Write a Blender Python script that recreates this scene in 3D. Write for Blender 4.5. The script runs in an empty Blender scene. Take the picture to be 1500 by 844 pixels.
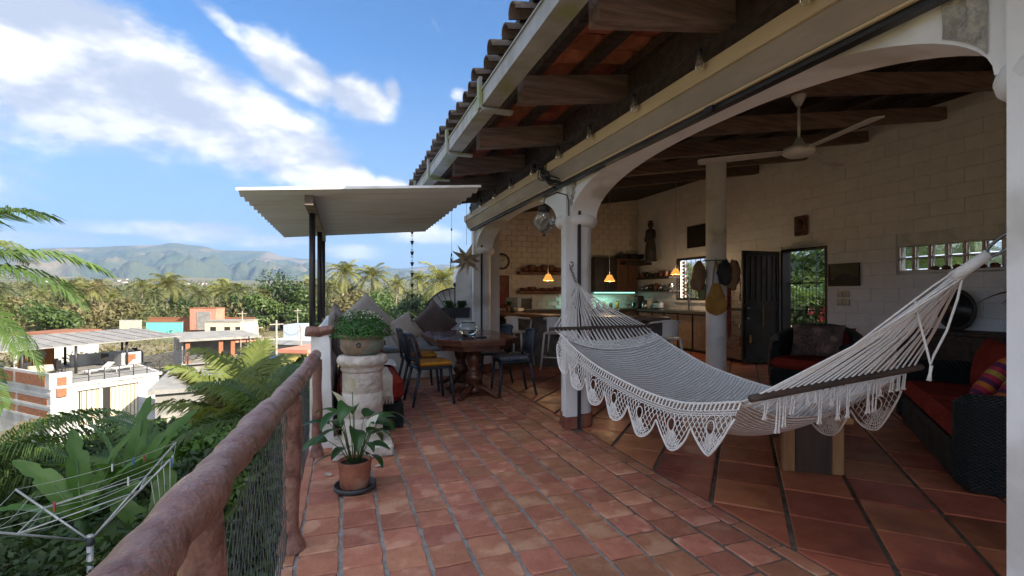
import bpy, bmesh, math, random
from mathutils import Vector, Matrix, noise as mnoise
S = bpy.context.scene
COL = S.collection
PI = math.pi
rnd = random.Random(7)

# ------------------------------------------------------------------ camera
YAW = math.radians(19.4); SY, CY = math.sin(YAW), math.cos(YAW)
EYE = 1.32; FPX = 700.0; HOR = 430.0
cam_d = bpy.data.cameras.new('camera'); cam = bpy.data.objects.new('camera', cam_d); COL.objects.link(cam)
cam.location = (0, 0, EYE); cam.rotation_euler = (PI/2, 0, -YAW)
cam_d.sensor_width = 36; cam_d.lens = 36*FPX/1500; cam_d.shift_y = 8/1500
cam_d.clip_start = 0.02; cam_d.clip_end = 60000
S.camera = cam

# ------------------------------------------------------------------ light
SUN_EL = math.radians(27); SUN_H = Vector((0.66, -0.75, 0)).normalized()
sun_d = bpy.data.lights.new('sun', 'SUN'); sun = bpy.data.objects.new('sun', sun_d); COL.objects.link(sun)
sun_vec = Vector((SUN_H.x*math.cos(SUN_EL), SUN_H.y*math.cos(SUN_EL), math.sin(SUN_EL)))
sun.rotation_euler = sun_vec.to_track_quat('Z', 'Y').to_euler()
sun_d.energy = 2.0; sun_d.angle = math.radians(0.5); sun_d.color = (1, .89, .72)
SKY_STRENGTH = 0.15
S.view_settings.view_transform = 'Standard'; S.view_settings.look = 'None'
S.view_settings.gamma = 1; S.view_settings.exposure = 2.82; S.view_settings.use_curve_mapping = False
S.cycles.use_denoising = True
S.cycles.max_bounces = 7; S.cycles.diffuse_bounces = 5; S.cycles.glossy_bounces = 3
S.cycles.transmission_bounces = 6; S.cycles.transparent_max_bounces = 8; S.cycles.volume_bounces = 0
S.cycles.caustics_reflective = False; S.cycles.caustics_refractive = False
S.cycles.sample_clamp_indirect = 6

def px_dir(x, y):
    u = (x-750)/FPX; w = (HOR-y)/FPX
    return Vector((SY+CY*u, CY-SY*u, w))

# ------------------------------------------------------------------ sky with clouds
W = bpy.data.worlds.new('World'); S.world = W; W.use_nodes = True
nt = W.node_tree; nt.nodes.clear()
def N(tree, t, **kw):
    n = tree.nodes.new(t)
    for k, v in kw.items(): setattr(n, k, v)
    return n
def lk(tree, a, b): tree.links.new(a, b)
def mth(tree, op, a, b=None, c=None, clamp=False):
    n = tree.nodes.new('ShaderNodeMath'); n.operation = op; n.use_clamp = clamp
    for i, v in enumerate((a, b, c)):
        if v is None: continue
        if isinstance(v, (int, float)): n.inputs[i].default_value = v
        else: tree.links.new(v, n.inputs[i])
    return n.outputs[0]
def mapr(tree, v, a, b, c=0., d=1., smooth=True):
    n = tree.nodes.new('ShaderNodeMapRange'); n.interpolation_type = 'SMOOTHSTEP' if smooth else 'LINEAR'
    tree.links.new(v, n.inputs[0])
    for i, q in enumerate((a, b, c, d)): n.inputs[i+1].default_value = q
    return n.outputs[0]
def mixc(tree, f, a, b, blend='MIX'):
    n = tree.nodes.new('ShaderNodeMix'); n.data_type = 'RGBA'; n.blend_type = blend
    for sock, v in ((n.inputs[0], f), (n.inputs[6], a), (n.inputs[7], b)):
        if isinstance(v, (int, float)): sock.default_value = v
        elif isinstance(v, (tuple, list)): sock.default_value = (*v[:3], 1)
        else: tree.links.new(v, sock)
    return n.outputs[2]

def build_world():
    T = nt
    sky = N(T, 'ShaderNodeTexSky', sky_type='NISHITA', sun_disc=False)
    sky.sun_elevation = SUN_EL; sky.sun_rotation = math.atan2(SUN_H.x, SUN_H.y)
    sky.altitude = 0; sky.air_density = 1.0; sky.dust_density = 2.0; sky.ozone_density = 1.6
    tc = N(T, 'ShaderNodeTexCoord'); d = tc.outputs['Generated']
    sep = N(T, 'ShaderNodeSeparateXYZ'); lk(T, d, sep.inputs[0])
    az = mth(T, 'ARCTAN2', sep.outputs[0], sep.outputs[1]); el = mth(T, 'ARCSINE', sep.outputs[2])
    # lumpy displacement of the look-up so that the cloud rims are ragged
    nz = N(T, 'ShaderNodeTexNoise'); nz.inputs['Scale'].default_value = 6.5; nz.inputs['Detail'].default_value = 7; nz.inputs['Roughness'].default_value = .62
    mp = N(T, 'ShaderNodeMapping'); mp.inputs['Scale'].default_value = (1, 1, 1.9); lk(T, d, mp.inputs[0]); lk(T, mp.outputs[0], nz.inputs[0])
    n1 = nz.outputs[0]
    nb = N(T, 'ShaderNodeTexNoise'); nb.inputs['Scale'].default_value = 2.4; nb.inputs['Detail'].default_value = 4
    lk(T, mp.outputs[0], nb.inputs[0])
    def blob(x, y, rx, ry, tilt, amp):
        v = px_dir(x, y); a0 = math.atan2(v.x, v.y); e0 = math.asin(v.z/v.length)
        ct, st = math.cos(tilt), math.sin(tilt)
        da = mth(T, 'SUBTRACT', az, a0); de = mth(T, 'SUBTRACT', el, e0)
        p = mth(T, 'MULTIPLY_ADD', da, ct/rx, mth(T, 'MULTIPLY', de, st/rx))
        q = mth(T, 'MULTIPLY_ADD', da, -st/ry, mth(T, 'MULTIPLY', de, ct/ry))
        r2 = mth(T, 'MULTIPLY_ADD', p, p, mth(T, 'MULTIPLY', q, q))
        return mth(T, 'MULTIPLY', mth(T, 'EXPONENT', mth(T, 'MULTIPLY', r2, -1.)), amp)
    blobs = [(30,75,.24,.12,-.35,1.15),(180,110,.19,.10,-.42,1.2),(300,160,.17,.09,-.45,1.2),(410,210,.15,.075,-.45,1.15),
             (500,250,.10,.030,-.35,.95),(575,268,.05,.02,-.1,.8),(100,30,.2,.05,-.2,.8),
             (430,105,.11,.042,-.35,1.0),(530,145,.08,.045,-.2,1.05),(575,135,.03,.035,0,.8),(300,10,.10,.022,-.5,.62),(350,60,.06,.02,-.6,.6),
             (640,40,.09,.012,-.9,.45),(672,140,.022,.022,0,.62),
             (150,335,.14,.018,0,.75),(260,340,.13,.022,0,.85),(320,335,.09,.016,.0,.8),(60,350,.13,.022,0,.8),
             (620,345,.1,.03,0,.8),(520,370,.12,.02,0,.7),(400,352,.12,.018,0,.75),
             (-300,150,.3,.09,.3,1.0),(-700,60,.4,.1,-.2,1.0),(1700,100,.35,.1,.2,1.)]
    g = None
    for b in blobs:
        o = blob(*b); g = o if g is None else mth(T, 'MAXIMUM', g, o)
    # unseen cloud cover added outside the view, denser, to light the shaded terrace
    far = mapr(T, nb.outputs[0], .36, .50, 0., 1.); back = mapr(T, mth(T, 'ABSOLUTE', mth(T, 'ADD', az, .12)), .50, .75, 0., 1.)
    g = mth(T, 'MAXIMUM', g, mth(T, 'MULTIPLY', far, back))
    dens = mth(T, 'MULTIPLY_ADD', mth(T, 'SUBTRACT', n1, .5), 1.15, g)
    mask = mapr(T, dens, .34, .80)
    # light: thick lower parts are greyer
    nz2 = N(T, 'ShaderNodeTexNoise'); nz2.inputs['Scale'].default_value = 6.5; nz2.inputs['Detail'].default_value = 5
    mp2 = N(T, 'ShaderNodeMapping'); mp2.inputs['Scale'].default_value = (1, 1, 1.9); mp2.inputs['Location'].default_value = (-.02, .02, -.085)
    lk(T, d, mp2.inputs[0]); lk(T, mp2.outputs[0], nz2.inputs[0])
    sh = mth(T, 'SUBTRACT', n1, nz2.outputs[0])
    lit = mapr(T, sh, -.12, .20, 0., 1.)
    low = mapr(T, el, .02, .2, 0., 1.)
    ccol = mixc(T, lit, (.62, .67, .79), (1.28, 1.26, 1.23))
    ccol = mixc(T, low, mixc(T, lit, (.58, .68, .84), (.98, .97, .95)), ccol)
    # clouds towards the sun, behind the camera, brightened to fill the terrace shade
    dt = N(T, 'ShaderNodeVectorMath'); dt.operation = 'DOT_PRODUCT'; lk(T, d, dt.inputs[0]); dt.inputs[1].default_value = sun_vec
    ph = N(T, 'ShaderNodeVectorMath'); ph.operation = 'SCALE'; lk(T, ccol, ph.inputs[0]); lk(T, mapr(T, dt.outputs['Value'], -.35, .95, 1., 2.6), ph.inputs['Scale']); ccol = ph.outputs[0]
    # pale air at the horizon
    hz = mapr(T, el, .0, .45, .92, .0, False)
    skyc = mixc(T, 1.0, sky.outputs[0], (.102, .168, .232), 'MULTIPLY')
    skyc = mixc(T, hz, skyc, (.40, .52, .64))
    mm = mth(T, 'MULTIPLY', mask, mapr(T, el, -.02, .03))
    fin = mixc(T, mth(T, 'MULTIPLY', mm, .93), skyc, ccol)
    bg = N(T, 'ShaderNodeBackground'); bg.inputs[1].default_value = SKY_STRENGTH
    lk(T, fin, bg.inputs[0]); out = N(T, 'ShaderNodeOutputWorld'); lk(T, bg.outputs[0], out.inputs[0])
build_world()

# ------------------------------------------------------------------ pixel helpers (give real places from measured points)
def at(x, y, d): v = px_dir(x, y)*d; return Vector((v.x, v.y, v.z+EYE))
def gp(x, y, z=0.): v = px_dir(x, y); return at(x, y, (z-EYE)/v.z)
def onX(x, y, X): return at(x, y, X/px_dir(x, y).x)
def onY(x, y, Y): return at(x, y, Y/px_dir(x, y).y)

# ------------------------------------------------------------------ materials
MATS = {}
def M(name, col, col2=None, scale=4., rough=.6, bump=0., bscale=30., metal=0., rand=0., stretch=(1,1,1), spec=.5, kind='noise',
      sheen=0., emit=0., trans=0., ior=1.45, transl=0., alpha=None, detail=5., col3=None, scale3=1., coat=0., bdist=.02, sat=0.):
    if name in MATS: return MATS[name]
    m = bpy.data.materials.new(name); m.use_nodes = True; T = m.node_tree
    b = T.nodes['Principled BSDF']; out = T.nodes['Material Output']
    tc = N(T, 'ShaderNodeTexCoord'); mp = N(T, 'ShaderNodeMapping'); mp.inputs['Scale'].default_value = stretch
    lk(T, tc.outputs['Object'], mp.inputs[0])
    co = mp.outputs[0]
    oi = N(T, 'ShaderNodeObjectInfo')
    if rand:
        ad = N(T, 'ShaderNodeVectorMath'); ad.operation = 'ADD'
        sc_ = N(T, 'ShaderNodeVectorMath'); sc_.operation = 'SCALE'; cb = N(T, 'ShaderNodeCombineXYZ')
        for i in range(3): lk(T, oi.outputs['Random'], cb.inputs[i])
        lk(T, cb.outputs[0], sc_.inputs[0]); sc_.inputs['Scale'].default_value = 37.
        lk(T, co, ad.inputs[0]); lk(T, sc_.outputs[0], ad.inputs[1]); co = ad.outputs[0]
    nz = N(T, 'ShaderNodeTexNoise'); nz.inputs['Scale'].default_value = scale; nz.inputs['Detail'].default_value = detail
    nz.inputs['Roughness'].default_value = .62; lk(T, co, nz.inputs[0])
    c = tuple(col); c2 = tuple(col2) if col2 else tuple(v*.72 for v in col)
    f = mapr(T, nz.outputs[0], .33, .68)
    cc = mixc(T, f, c, c2)
    if col3:
        n3 = N(T, 'ShaderNodeTexNoise'); n3.inputs['Scale'].default_value = scale3; n3.inputs['Detail'].default_value = 6; lk(T, co, n3.inputs[0])
        cc = mixc(T, mapr(T, n3.outputs[0], .52, .66), cc, col3)
    if rand:
        hs = N(T, 'ShaderNodeHueSaturation'); lk(T, cc, hs.inputs['Color'])
        v = mapr(T, oi.outputs['Random'], 0, 1, 1-rand, 1+rand, False); lk(T, v, hs.inputs['Value'])
        r2 = mth(T, 'FRACT', mth(T, 'MULTIPLY', oi.outputs['Random'], 17.3))
        hv = mapr(T, r2, 0, 1, .5-rand*.045, .5+rand*.045, False); lk(T, hv, hs.inputs['Hue'])
        cc = hs.outputs[0]
    lk(T, cc, b.inputs['Base Color'])
    b.inputs['Metallic'].default_value = metal
    b.inputs['Specular IOR Level'].default_value = spec
    rr = mapr(T, nz.outputs[0], .3, .7, max(0, rough-.08), min(1, rough+.1)); lk(T, rr, b.inputs['Roughness'])
    b.inputs['IOR'].default_value = ior
    if trans: b.inputs['Transmission Weight'].default_value = trans
    if sheen: b.inputs['Sheen Weight'].default_value = sheen
    if coat: b.inputs['Coat Weight'].default_value = coat; b.inputs['Coat Roughness'].default_value = .15
    if alpha is not None: b.inputs['Alpha'].default_value = alpha
    if emit: lk(T, cc, b.inputs['Emission Color']); b.inputs['Emission Strength'].default_value = emit
    if bump:
        bn = N(T, 'ShaderNodeBump'); bn.inputs['Strength'].default_value = bump; bn.inputs['Distance'].default_value = bdist
        if kind == 'noise':
            t2 = N(T, 'ShaderNodeTexNoise'); t2.inputs['Scale'].default_value = bscale; t2.inputs['Detail'].default_value = 6; h = t2.outputs[0]
            lk(T, co, t2.inputs[0])
        elif kind == 'weave':
            sx = N(T, 'ShaderNodeSeparateXYZ'); lk(T, co, sx.inputs[0])
            a = mth(T, 'ADD', sx.outputs[0], sx.outputs[1])
            w1 = mth(T, 'SINE', mth(T, 'MULTIPLY', a, bscale)); w2 = mth(T, 'SINE', mth(T, 'MULTIPLY', sx.outputs[2], bscale*1.6))
            h = mth(T, 'MULTIPLY', w1, w2)
            lk(T, mixc(T, mapr(T, h, -.6, .9), tuple(v*.35 for v in c), cc), b.inputs['Base Color'])
        elif kind == 'bands':
            sx = N(T, 'ShaderNodeSeparateXYZ'); lk(T, co, sx.inputs[0])
            dn = N(T, 'ShaderNodeTexNoise'); dn.inputs['Scale'].default_value = 6; lk(T, co, dn.inputs[0])
            ph = mth(T, 'MULTIPLY_ADD', dn.outputs[0], 9., mth(T, 'MULTIPLY', sx.outputs[1], bscale))
            h1 = mth(T, 'SINE', ph)
            t2 = N(T, 'ShaderNodeTexNoise'); t2.inputs['Scale'].default_value = 90; lk(T, co, t2.inputs[0])
            h = mth(T, 'MULTIPLY_ADD', t2.outputs[0], 1.6, h1)
            lk(T, mixc(T, mapr(T, h1, -1., .2), tuple(v*.88 for v in c), cc), b.inputs['Base Color'])
        lk(T, h, bn.inputs['Height']); lk(T, bn.outputs[0], b.inputs['Normal'])
    if transl:
        tr = N(T, 'ShaderNodeBsdfTranslucent'); lk(T, mixc(T, .5, cc, (c[0]*1.6, c[1]*1.5, c[2]*.5)), tr.inputs[0])
        ms = N(T, 'ShaderNodeMixShader'); ms.inputs[0].default_value = transl
        lk(T, b.outputs[0], ms.inputs[1]); lk(T, tr.outputs[0], ms.inputs[2]); lk(T, ms.outputs[0], out.inputs[0])
    MATS[name] = m; return m

# ------------------------------------------------------------------ mesh builder
WM = {}
class MB:
    def __init__(s): s.v = []; s.f = []; s.sm = []
    def add(s, vs, fs, smooth=False):
        o = len(s.v); s.v += [tuple(p) for p in vs]; s.f += [tuple(i+o for i in f) for f in fs]; s.sm += [smooth]*len(fs); return s
    def box(s, c, size, rot=None, taper=1., bev=0.):
        x, y, z = size[0]/2, size[1]/2, size[2]/2; R = rot if rot is not None else Matrix.Identity(3)
        if isinstance(R, (int, float)): R = Matrix.Rotation(R, 3, 'Z')
        c = Vector(c)
        if bev:
            b = min(bev, x*.9, y*.9, z*.9); vs = []
            for zz, k in ((-z, b), (-z+b, 0), (z-b, 0), (z, b)):
                X, Y = x-k, y-k; bb = b if k == 0 else b*.5
                vs += [c+R@Vector(p) for p in ((-X+bb,-Y,zz),(X-bb,-Y,zz),(X,-Y+bb,zz),(X,Y-bb,zz),(X-bb,Y,zz),(-X+bb,Y,zz),(-X,Y-bb,zz),(-X,-Y+bb,zz))]
            fs = [tuple(range(7, -1, -1)), tuple(range(24, 32))]
            for L in range(3):
                for i in range(8): fs.append((L*8+i, L*8+(i+1) % 8, L*8+8+(i+1) % 8, L*8+8+i))
            return s.add(vs, fs)
        vs = [c+R@Vector((a*x*(taper if q > 0 else 1), b_*y*(taper if q > 0 else 1), q*z)) for q in (-1, 1) for a, b_ in ((-1,-1),(1,-1),(1,1),(-1,1))]
        return s.add(vs, [(3,2,1,0),(4,5,6,7),(0,1,5,4),(1,2,6,5),(2,3,7,6),(3,0,4,7)])
    def span(s, a, b, **k):
        a, b = Vector(a), Vector(b); return s.box((a+b)/2, (abs(b.x-a.x), abs(b.y-a.y), abs(b.z-a.z)), **k)
    def tube(s, pts, r, n=8, cap=True, closed=False, smooth=True):
        pts = [Vector(p) for p in pts]; m = len(pts)
        rs = r if isinstance(r, (list, tuple)) else [r]*m
        vs = []; up = Vector((0, 0, 1)); prev = None
        for i, p in enumerate(pts):
            if closed: t = pts[(i+1) % m]-pts[i-1]
            else: t = pts[min(i+1, m-1)]-pts[max(i-1, 0)]
            if t.length < 1e-9: t = up.copy()
            t.normalize()
            if prev is None:
                a = t.cross(up)
                if a.length < .05: a = t.cross(Vector((1, 0, 0)))
            else:
                a = prev - t*prev.dot(t)
                if a.length < 1e-4: a = t.cross(up if abs(t.z) < .9 else Vector((1,0,0)))
            a.normalize(); prev = a; b = t.cross(a)
            for k in range(n):
                th = 2*PI*k/n; vs.append(p+(a*math.cos(th)+b*math.sin(th))*rs[i])
        fs = []
        for i in range(m if closed else m-1):
            j = (i+1) % m
            for k in range(n): fs.append((i*n+k, i*n+(k+1) % n, j*n+(k+1) % n, j*n+k))
        if cap and not closed: fs += [tuple(range(n-1, -1, -1)), tuple((m-1)*n+k for k in range(n))]
        return s.add(vs, fs, smooth)
    def bar(s, a, b, w, h=None):
        a, b = Vector(a), Vector(b); h = h or w; t = b-a; q = t.to_track_quat('X', 'Z').to_matrix()
        return s.box((a+b)/2, (t.length, w, h), rot=q)
    def lathe(s, prof, c=(0,0,0), n=24, cap=True, rot=None, smooth=True):
        vs = []; c = Vector(c)
        for r, z in prof:
            for k in range(n):
                p = Vector((r*math.cos(2*PI*k/n), r*math.sin(2*PI*k/n), z)); vs.append(c+(rot@p if rot is not None else p))
        fs = [(i*n+k, i*n+(k+1) % n, (i+1)*n+(k+1) % n, (i+1)*n+k) for i in range(len(prof)-1) for k in range(n)]
        if cap:
            if prof[0][0] > 1e-4: fs.append(tuple(range(n-1, -1, -1)))
            if prof[-1][0] > 1e-4: fs.append(tuple((len(prof)-1)*n+k for k in range(n)))
        return s.add(vs, fs, smooth)
    def torus(s, c, R, r, n=28, m=10, rot=None):
        vs = []; c = Vector(c)
        for i in range(n):
            a = 2*PI*i/n
            for j in range(m):
                b = 2*PI*j/m; p = Vector(((R+r*math.cos(b))*math.cos(a), (R+r*math.cos(b))*math.sin(a), r*math.sin(b)))
                vs.append(c+(rot@p if rot is not None else p))
        return s.add(vs, [(i*m+j, ((i+1) % n)*m+j, ((i+1) % n)*m+(j+1) % m, i*m+(j+1) % m) for i in range(n) for j in range(m)], True)
    def prism(s, poly, z0, z1, tf=None):
        n = len(poly); tf = tf or (lambda p: p)
        vs = [tf(Vector((x, y, z0))) for x, y in poly]+[tf(Vector((x, y, z1))) for x, y in poly]
        return s.add(vs, [tuple(range(n-1, -1, -1)), tuple(range(n, 2*n))]+[(i, (i+1) % n, n+(i+1) % n, n+i) for i in range(n)])
    def grid(s, fn, nu, nv, smooth=True, thick=0.):
        vs = [fn(i/nu, j/nv) for i in range(nu+1) for j in range(nv+1)]
        fs = [(i*(nv+1)+j, (i+1)*(nv+1)+j, (i+1)*(nv+1)+j+1, i*(nv+1)+j+1) for i in range(nu) for j in range(nv)]
        return s.add(vs, fs, smooth)
    def ball(s, c, r, n=12, m=8, jit=0., rot=None):
        r = Vector(r) if not isinstance(r, (int, float)) else Vector((r, r, r)); c = Vector(c)
        vs = []
        for i in range(m+1):
            th = PI*i/m
            for k in range(n):
                ph = 2*PI*k/n; p = Vector((math.sin(th)*math.cos(ph), math.sin(th)*math.sin(ph), math.cos(th)))
                if jit: p *= 1+jit*mnoise.noise(p*2.1+c*3)
                p = Vector((p.x*r.x, p.y*r.y, p.z*r.z)); vs.append(c+(rot@p if rot is not None else p))
        return s.add(vs, [(i*n+k, (i+1)*n+k, (i+1)*n+(k+1) % n, i*n+(k+1) % n) for i in range(m) for k in range(n)], True)
    def mesh(s, name, mat):
        me = bpy.data.meshes.new(name); me.from_pydata(s.v, [], s.f); me.polygons.foreach_set('use_smooth', s.sm); me.update()
        if mat: me.materials.append(mat)
        return me
    def build(s, name, mat, parent=None, world=False):
        if world and parent is not None:
            iv = WM.get(parent.name, Matrix.Identity(4)).inverted(); s.v = [tuple(iv@Vector(p)) for p in s.v]
        o = bpy.data.objects.new(name, s.mesh(name, mat)); COL.objects.link(o)
        if parent is not None: o.parent = parent; WM[o.name] = WM.get(parent.name, Matrix.Identity(4))
        else: WM[o.name] = Matrix.Identity(4)
        return o
def fix_sharp(o, ang=40):
    pass
def tag(o, label=None, cat=None, group=None, kind=None):
    if label: o['label'] = label
    if cat: o['category'] = cat
    if group: o['group'] = group
    if kind: o['kind'] = kind
    return o
def thing(name, label, cat, loc=(0,0,0), rz=0., group=None, kind=None):
    o = bpy.data.objects.new(name, None); COL.objects.link(o); o.location = loc; o.rotation_euler = (0, 0, rz); o.empty_display_size = .1
    WM[o.name] = Matrix.Translation(Vector(loc)) @ Matrix.Rotation(rz, 4, 'Z')
    return tag(o, label, cat, group, kind)
def solo(name, mb, mat, label, cat, loc=(0,0,0), rz=0., group=None, world=False):
    """a thing that is one mesh; mb is in local coordinates unless world"""
    if world: mb.v = [tuple(Vector(p)-Vector(loc)) for p in mb.v]
    o = mb.build(name, mat); o.location = loc; o.rotation_euler = (0, 0, rz)
    WM[o.name] = Matrix.Translation(Vector(loc)) @ Matrix.Rotation(rz, 4, 'Z')
    return tag(o, label, cat, group)
def piece(name, me, parent, loc, rot=(0,0,0), scale=(1,1,1)):
    """another object with shared mesh data; loc in the parent's space"""
    o = bpy.data.objects.new(name, me); COL.objects.link(o); o.parent = parent; o.location = loc; o.rotation_euler = rot; o.scale = scale
    WM[o.name] = WM.get(parent.name, Matrix.Identity(4)) @ Matrix.LocRotScale(Vector(loc), None, None)
    return o
def copy_tree(o, parent=None, loc=None, rz=None, label=None):
    c = o.copy(); COL.objects.link(c); c.parent = parent
    if loc is not None: c.location = loc
    if rz is not None: c.rotation_euler = (0, 0, rz)
    if label: c['label'] = label
    WM[c.name] = Matrix.Translation(c.location) @ Matrix.Rotation(c.rotation_euler[2], 4, 'Z') if parent is None else WM.get(parent.name)
    for ch in o.children: copy_tree(ch, c)
    return c
# ================================================================== materials of the house
m_brick = M('terracotta_brick', (.46,.195,.125), (.37,.145,.092), scale=9, rough=.55, bump=.3, bscale=45, rand=.22, col3=(.55,.29,.195), scale3=5.5, spec=.45)
m_tile = M('red_clay_tile', (.46,.165,.09), (.37,.12,.065), scale=4.5, rough=.42, bump=.12, bscale=16, rand=.30, col3=(.26,.08,.05), scale3=2.2, spec=.5)
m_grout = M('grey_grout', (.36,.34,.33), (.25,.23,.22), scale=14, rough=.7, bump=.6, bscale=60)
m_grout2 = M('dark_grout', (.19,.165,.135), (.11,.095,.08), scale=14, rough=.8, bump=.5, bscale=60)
m_white = M('white_paint', (.84,.85,.86), (.78,.79,.80), scale=2.5, rough=.6, bump=.30, bscale=11, spec=.3, col3=(.60,.585,.55), scale3=1.9)
m_block = M('painted_block', (.75,.78,.81), (.68,.71,.74), scale=5, rough=.65, bump=.35, bscale=24, rand=.025, spec=.3)
m_mortar = M('painted_mortar', (.74,.755,.77), rough=.85, bump=.3, bscale=60)
m_plaster = M('end_plaster', (.68,.62,.56), (.60,.545,.49), scale=3, rough=.8, bump=.2, bscale=30, rand=.04)
m_darkwood = M('dark_wood', (.055,.035,.026), (.028,.018,.014), scale=3, rough=.65, bump=.3, bscale=14, stretch=(1,6,6), rand=.15)
m_rafter = M('weathered_rafter', (.22,.16,.135), (.12,.088,.073), scale=3.5, rough=.8, bump=.4, bscale=12, stretch=(.6,8,8), rand=.15)
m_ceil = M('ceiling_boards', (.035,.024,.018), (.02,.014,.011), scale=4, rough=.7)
m_clay = M('roof_clay', (.36,.105,.060), (.22,.06,.036), scale=7, rough=.85, bump=.3, bscale=30, rand=.25)
m_clay_dark = M('weathered_clay', (.10,.075,.065), (.05,.04,.036), scale=8, rough=.9, bump=.4, bscale=30, rand=.2)
m_gutter = M('galvanised_gutter', (.34,.34,.33), (.26,.26,.25), scale=5, rough=.55, metal=.15, col3=(.24,.27,.13), scale3=3.2, bump=.1, bscale=20)
m_cream = M('cream_housing', (.58,.46,.28), (.50,.39,.24), scale=3, rough=.45, stretch=(3,.6,3))
m_housing = M('taupe_housing', (.30,.25,.20), (.24,.20,.16), scale=3, rough=.45, stretch=(3,.6,3))
m_black = M('black_metal', (.018,.018,.02), (.03,.03,.032), rough=.45, spec=.5)
m_iron = M('dark_iron', (.03,.03,.032), (.05,.045,.04), scale=20, rough=.6, bump=.2, bscale=60)
m_terr = M('terracotta_skirt', (.32,.12,.075), (.22,.08,.05), scale=9, rough=.6, rand=.15, bump=.2)
m_rough = M('bare_concrete', (.52,.50,.46), (.30,.28,.25), scale=16, rough=.95, bump=1., bscale=22, bdist=.05)
m_slab = M('slab_concrete', (.36,.33,.30), (.24,.21,.19), scale=6, rough=.9, bump=.4)
m_door = M('door_black', (.018,.02,.02), (.03,.032,.032), rough=.35)

def in_view(p, marg=60):
    dx = p[0]*CY-p[1]*SY; dd = p[0]*SY+p[1]*CY
    if dd < .3: return None
    x = 750+FPX*dx/dd; y = HOR+FPX*(EYE-p[2])/dd
    return dd if -marg < x < 1500+marg and -marg < y < 844+marg else None

# ================================================================== terrace floor
def terrace():
    R = random.Random(3)
    mb = MB().span((-.31,-4,-.26), (2.185,8.2,-.011))
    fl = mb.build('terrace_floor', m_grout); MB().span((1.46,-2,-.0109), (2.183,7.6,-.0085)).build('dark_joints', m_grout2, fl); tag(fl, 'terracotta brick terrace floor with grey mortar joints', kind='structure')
    def brick_mesh(w, l, k):
        r = random.Random(k); h = .03; vs = []
        ring = [(-1,-1),(-.3,-1),(.35,-1),(1,-1),(1,-.2),(1,.4),(1,1),(.3,1),(-.4,1),(-1,1),(-1,.3),(-1,-.35)]
        out = [(x*w/2+r.uniform(-.004,.004), y*l/2+r.uniform(-.004,.004)) for x, y in ring]
        cor = {0, 3, 6, 9}
        out = [(x*(.975 if i in cor else 1), y*(.975 if i in cor else 1)) for i, (x, y) in enumerate(out)]
        n = 12; vs = [(x, y, -h) for x, y in out]+[(x, y, -.005) for x, y in out]+[(x*.96, y*.96, 0) for x, y in out]+[(0, 0, .0015)]
        fs = [(i, (i+1) % n, n+(i+1) % n, n+i) for i in range(n)]+[(n+i, n+(i+1) % n, 2*n+(i+1) % n, 2*n+i) for i in range(n)]+[(2*n+i, 2*n+(i+1) % n, 3*n) for i in range(n)]
        b = MB(); b.add(vs, fs); return b
    widths = []
    rows = [(-.30, -.228)]+[(-.215+.2095*k, -.215+.2095*(k+1)-.020) for k in range(11)]+[(2.092, 2.172)]
    spots = []
    for ri, (x0, x1) in enumerate(rows):
        y = -2.+R.random()*.2
        while y < 7.6:
            L = R.choice((.185, .19, .195, .2, .2)) if 0 < ri < len(rows)-1 else R.choice((.2, .26, .3))
            spots.append(((x0+x1)/2+R.uniform(-.003,.003), y+L/2, x1-x0, L)); y += L+R.uniform(.009, .016)
    spots = [s for s in spots if not (s[0] > 2.0 and 4.15 < s[1] < 4.5)]
    vis = []; rest = []
    for s in spots:
        d = in_view((s[0], s[1], 0)); (vis if d else rest).append((d or 0, s))
    vis.sort(); rest += vis[300:]; vis = vis[:300]
    me = {}
    for i, (d, (x, y, w, l)) in enumerate(vis):
        k = (round(w, 2), i % 7)
        if k not in me: me[k] = brick_mesh(w, .19, i+5).mesh('brick', m_brick)
        piece('brick', me[k], fl, (x, y, R.uniform(-.002, .003)), (R.uniform(-.008,.008), R.uniform(-.008,.008), R.uniform(-.014,.014)), (1, l/.19, 1))
    mb = MB()
    for d, (x, y, w, l) in rest:
        b = brick_mesh(w, l, int(x*100+y*1000)); mb.add([(p[0]+x, p[1]+y, p[2]) for p in b.v], b.f)
    tag(mb.build('distant_bricks', m_brick, fl), kind='stuff')
terrace()

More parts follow.
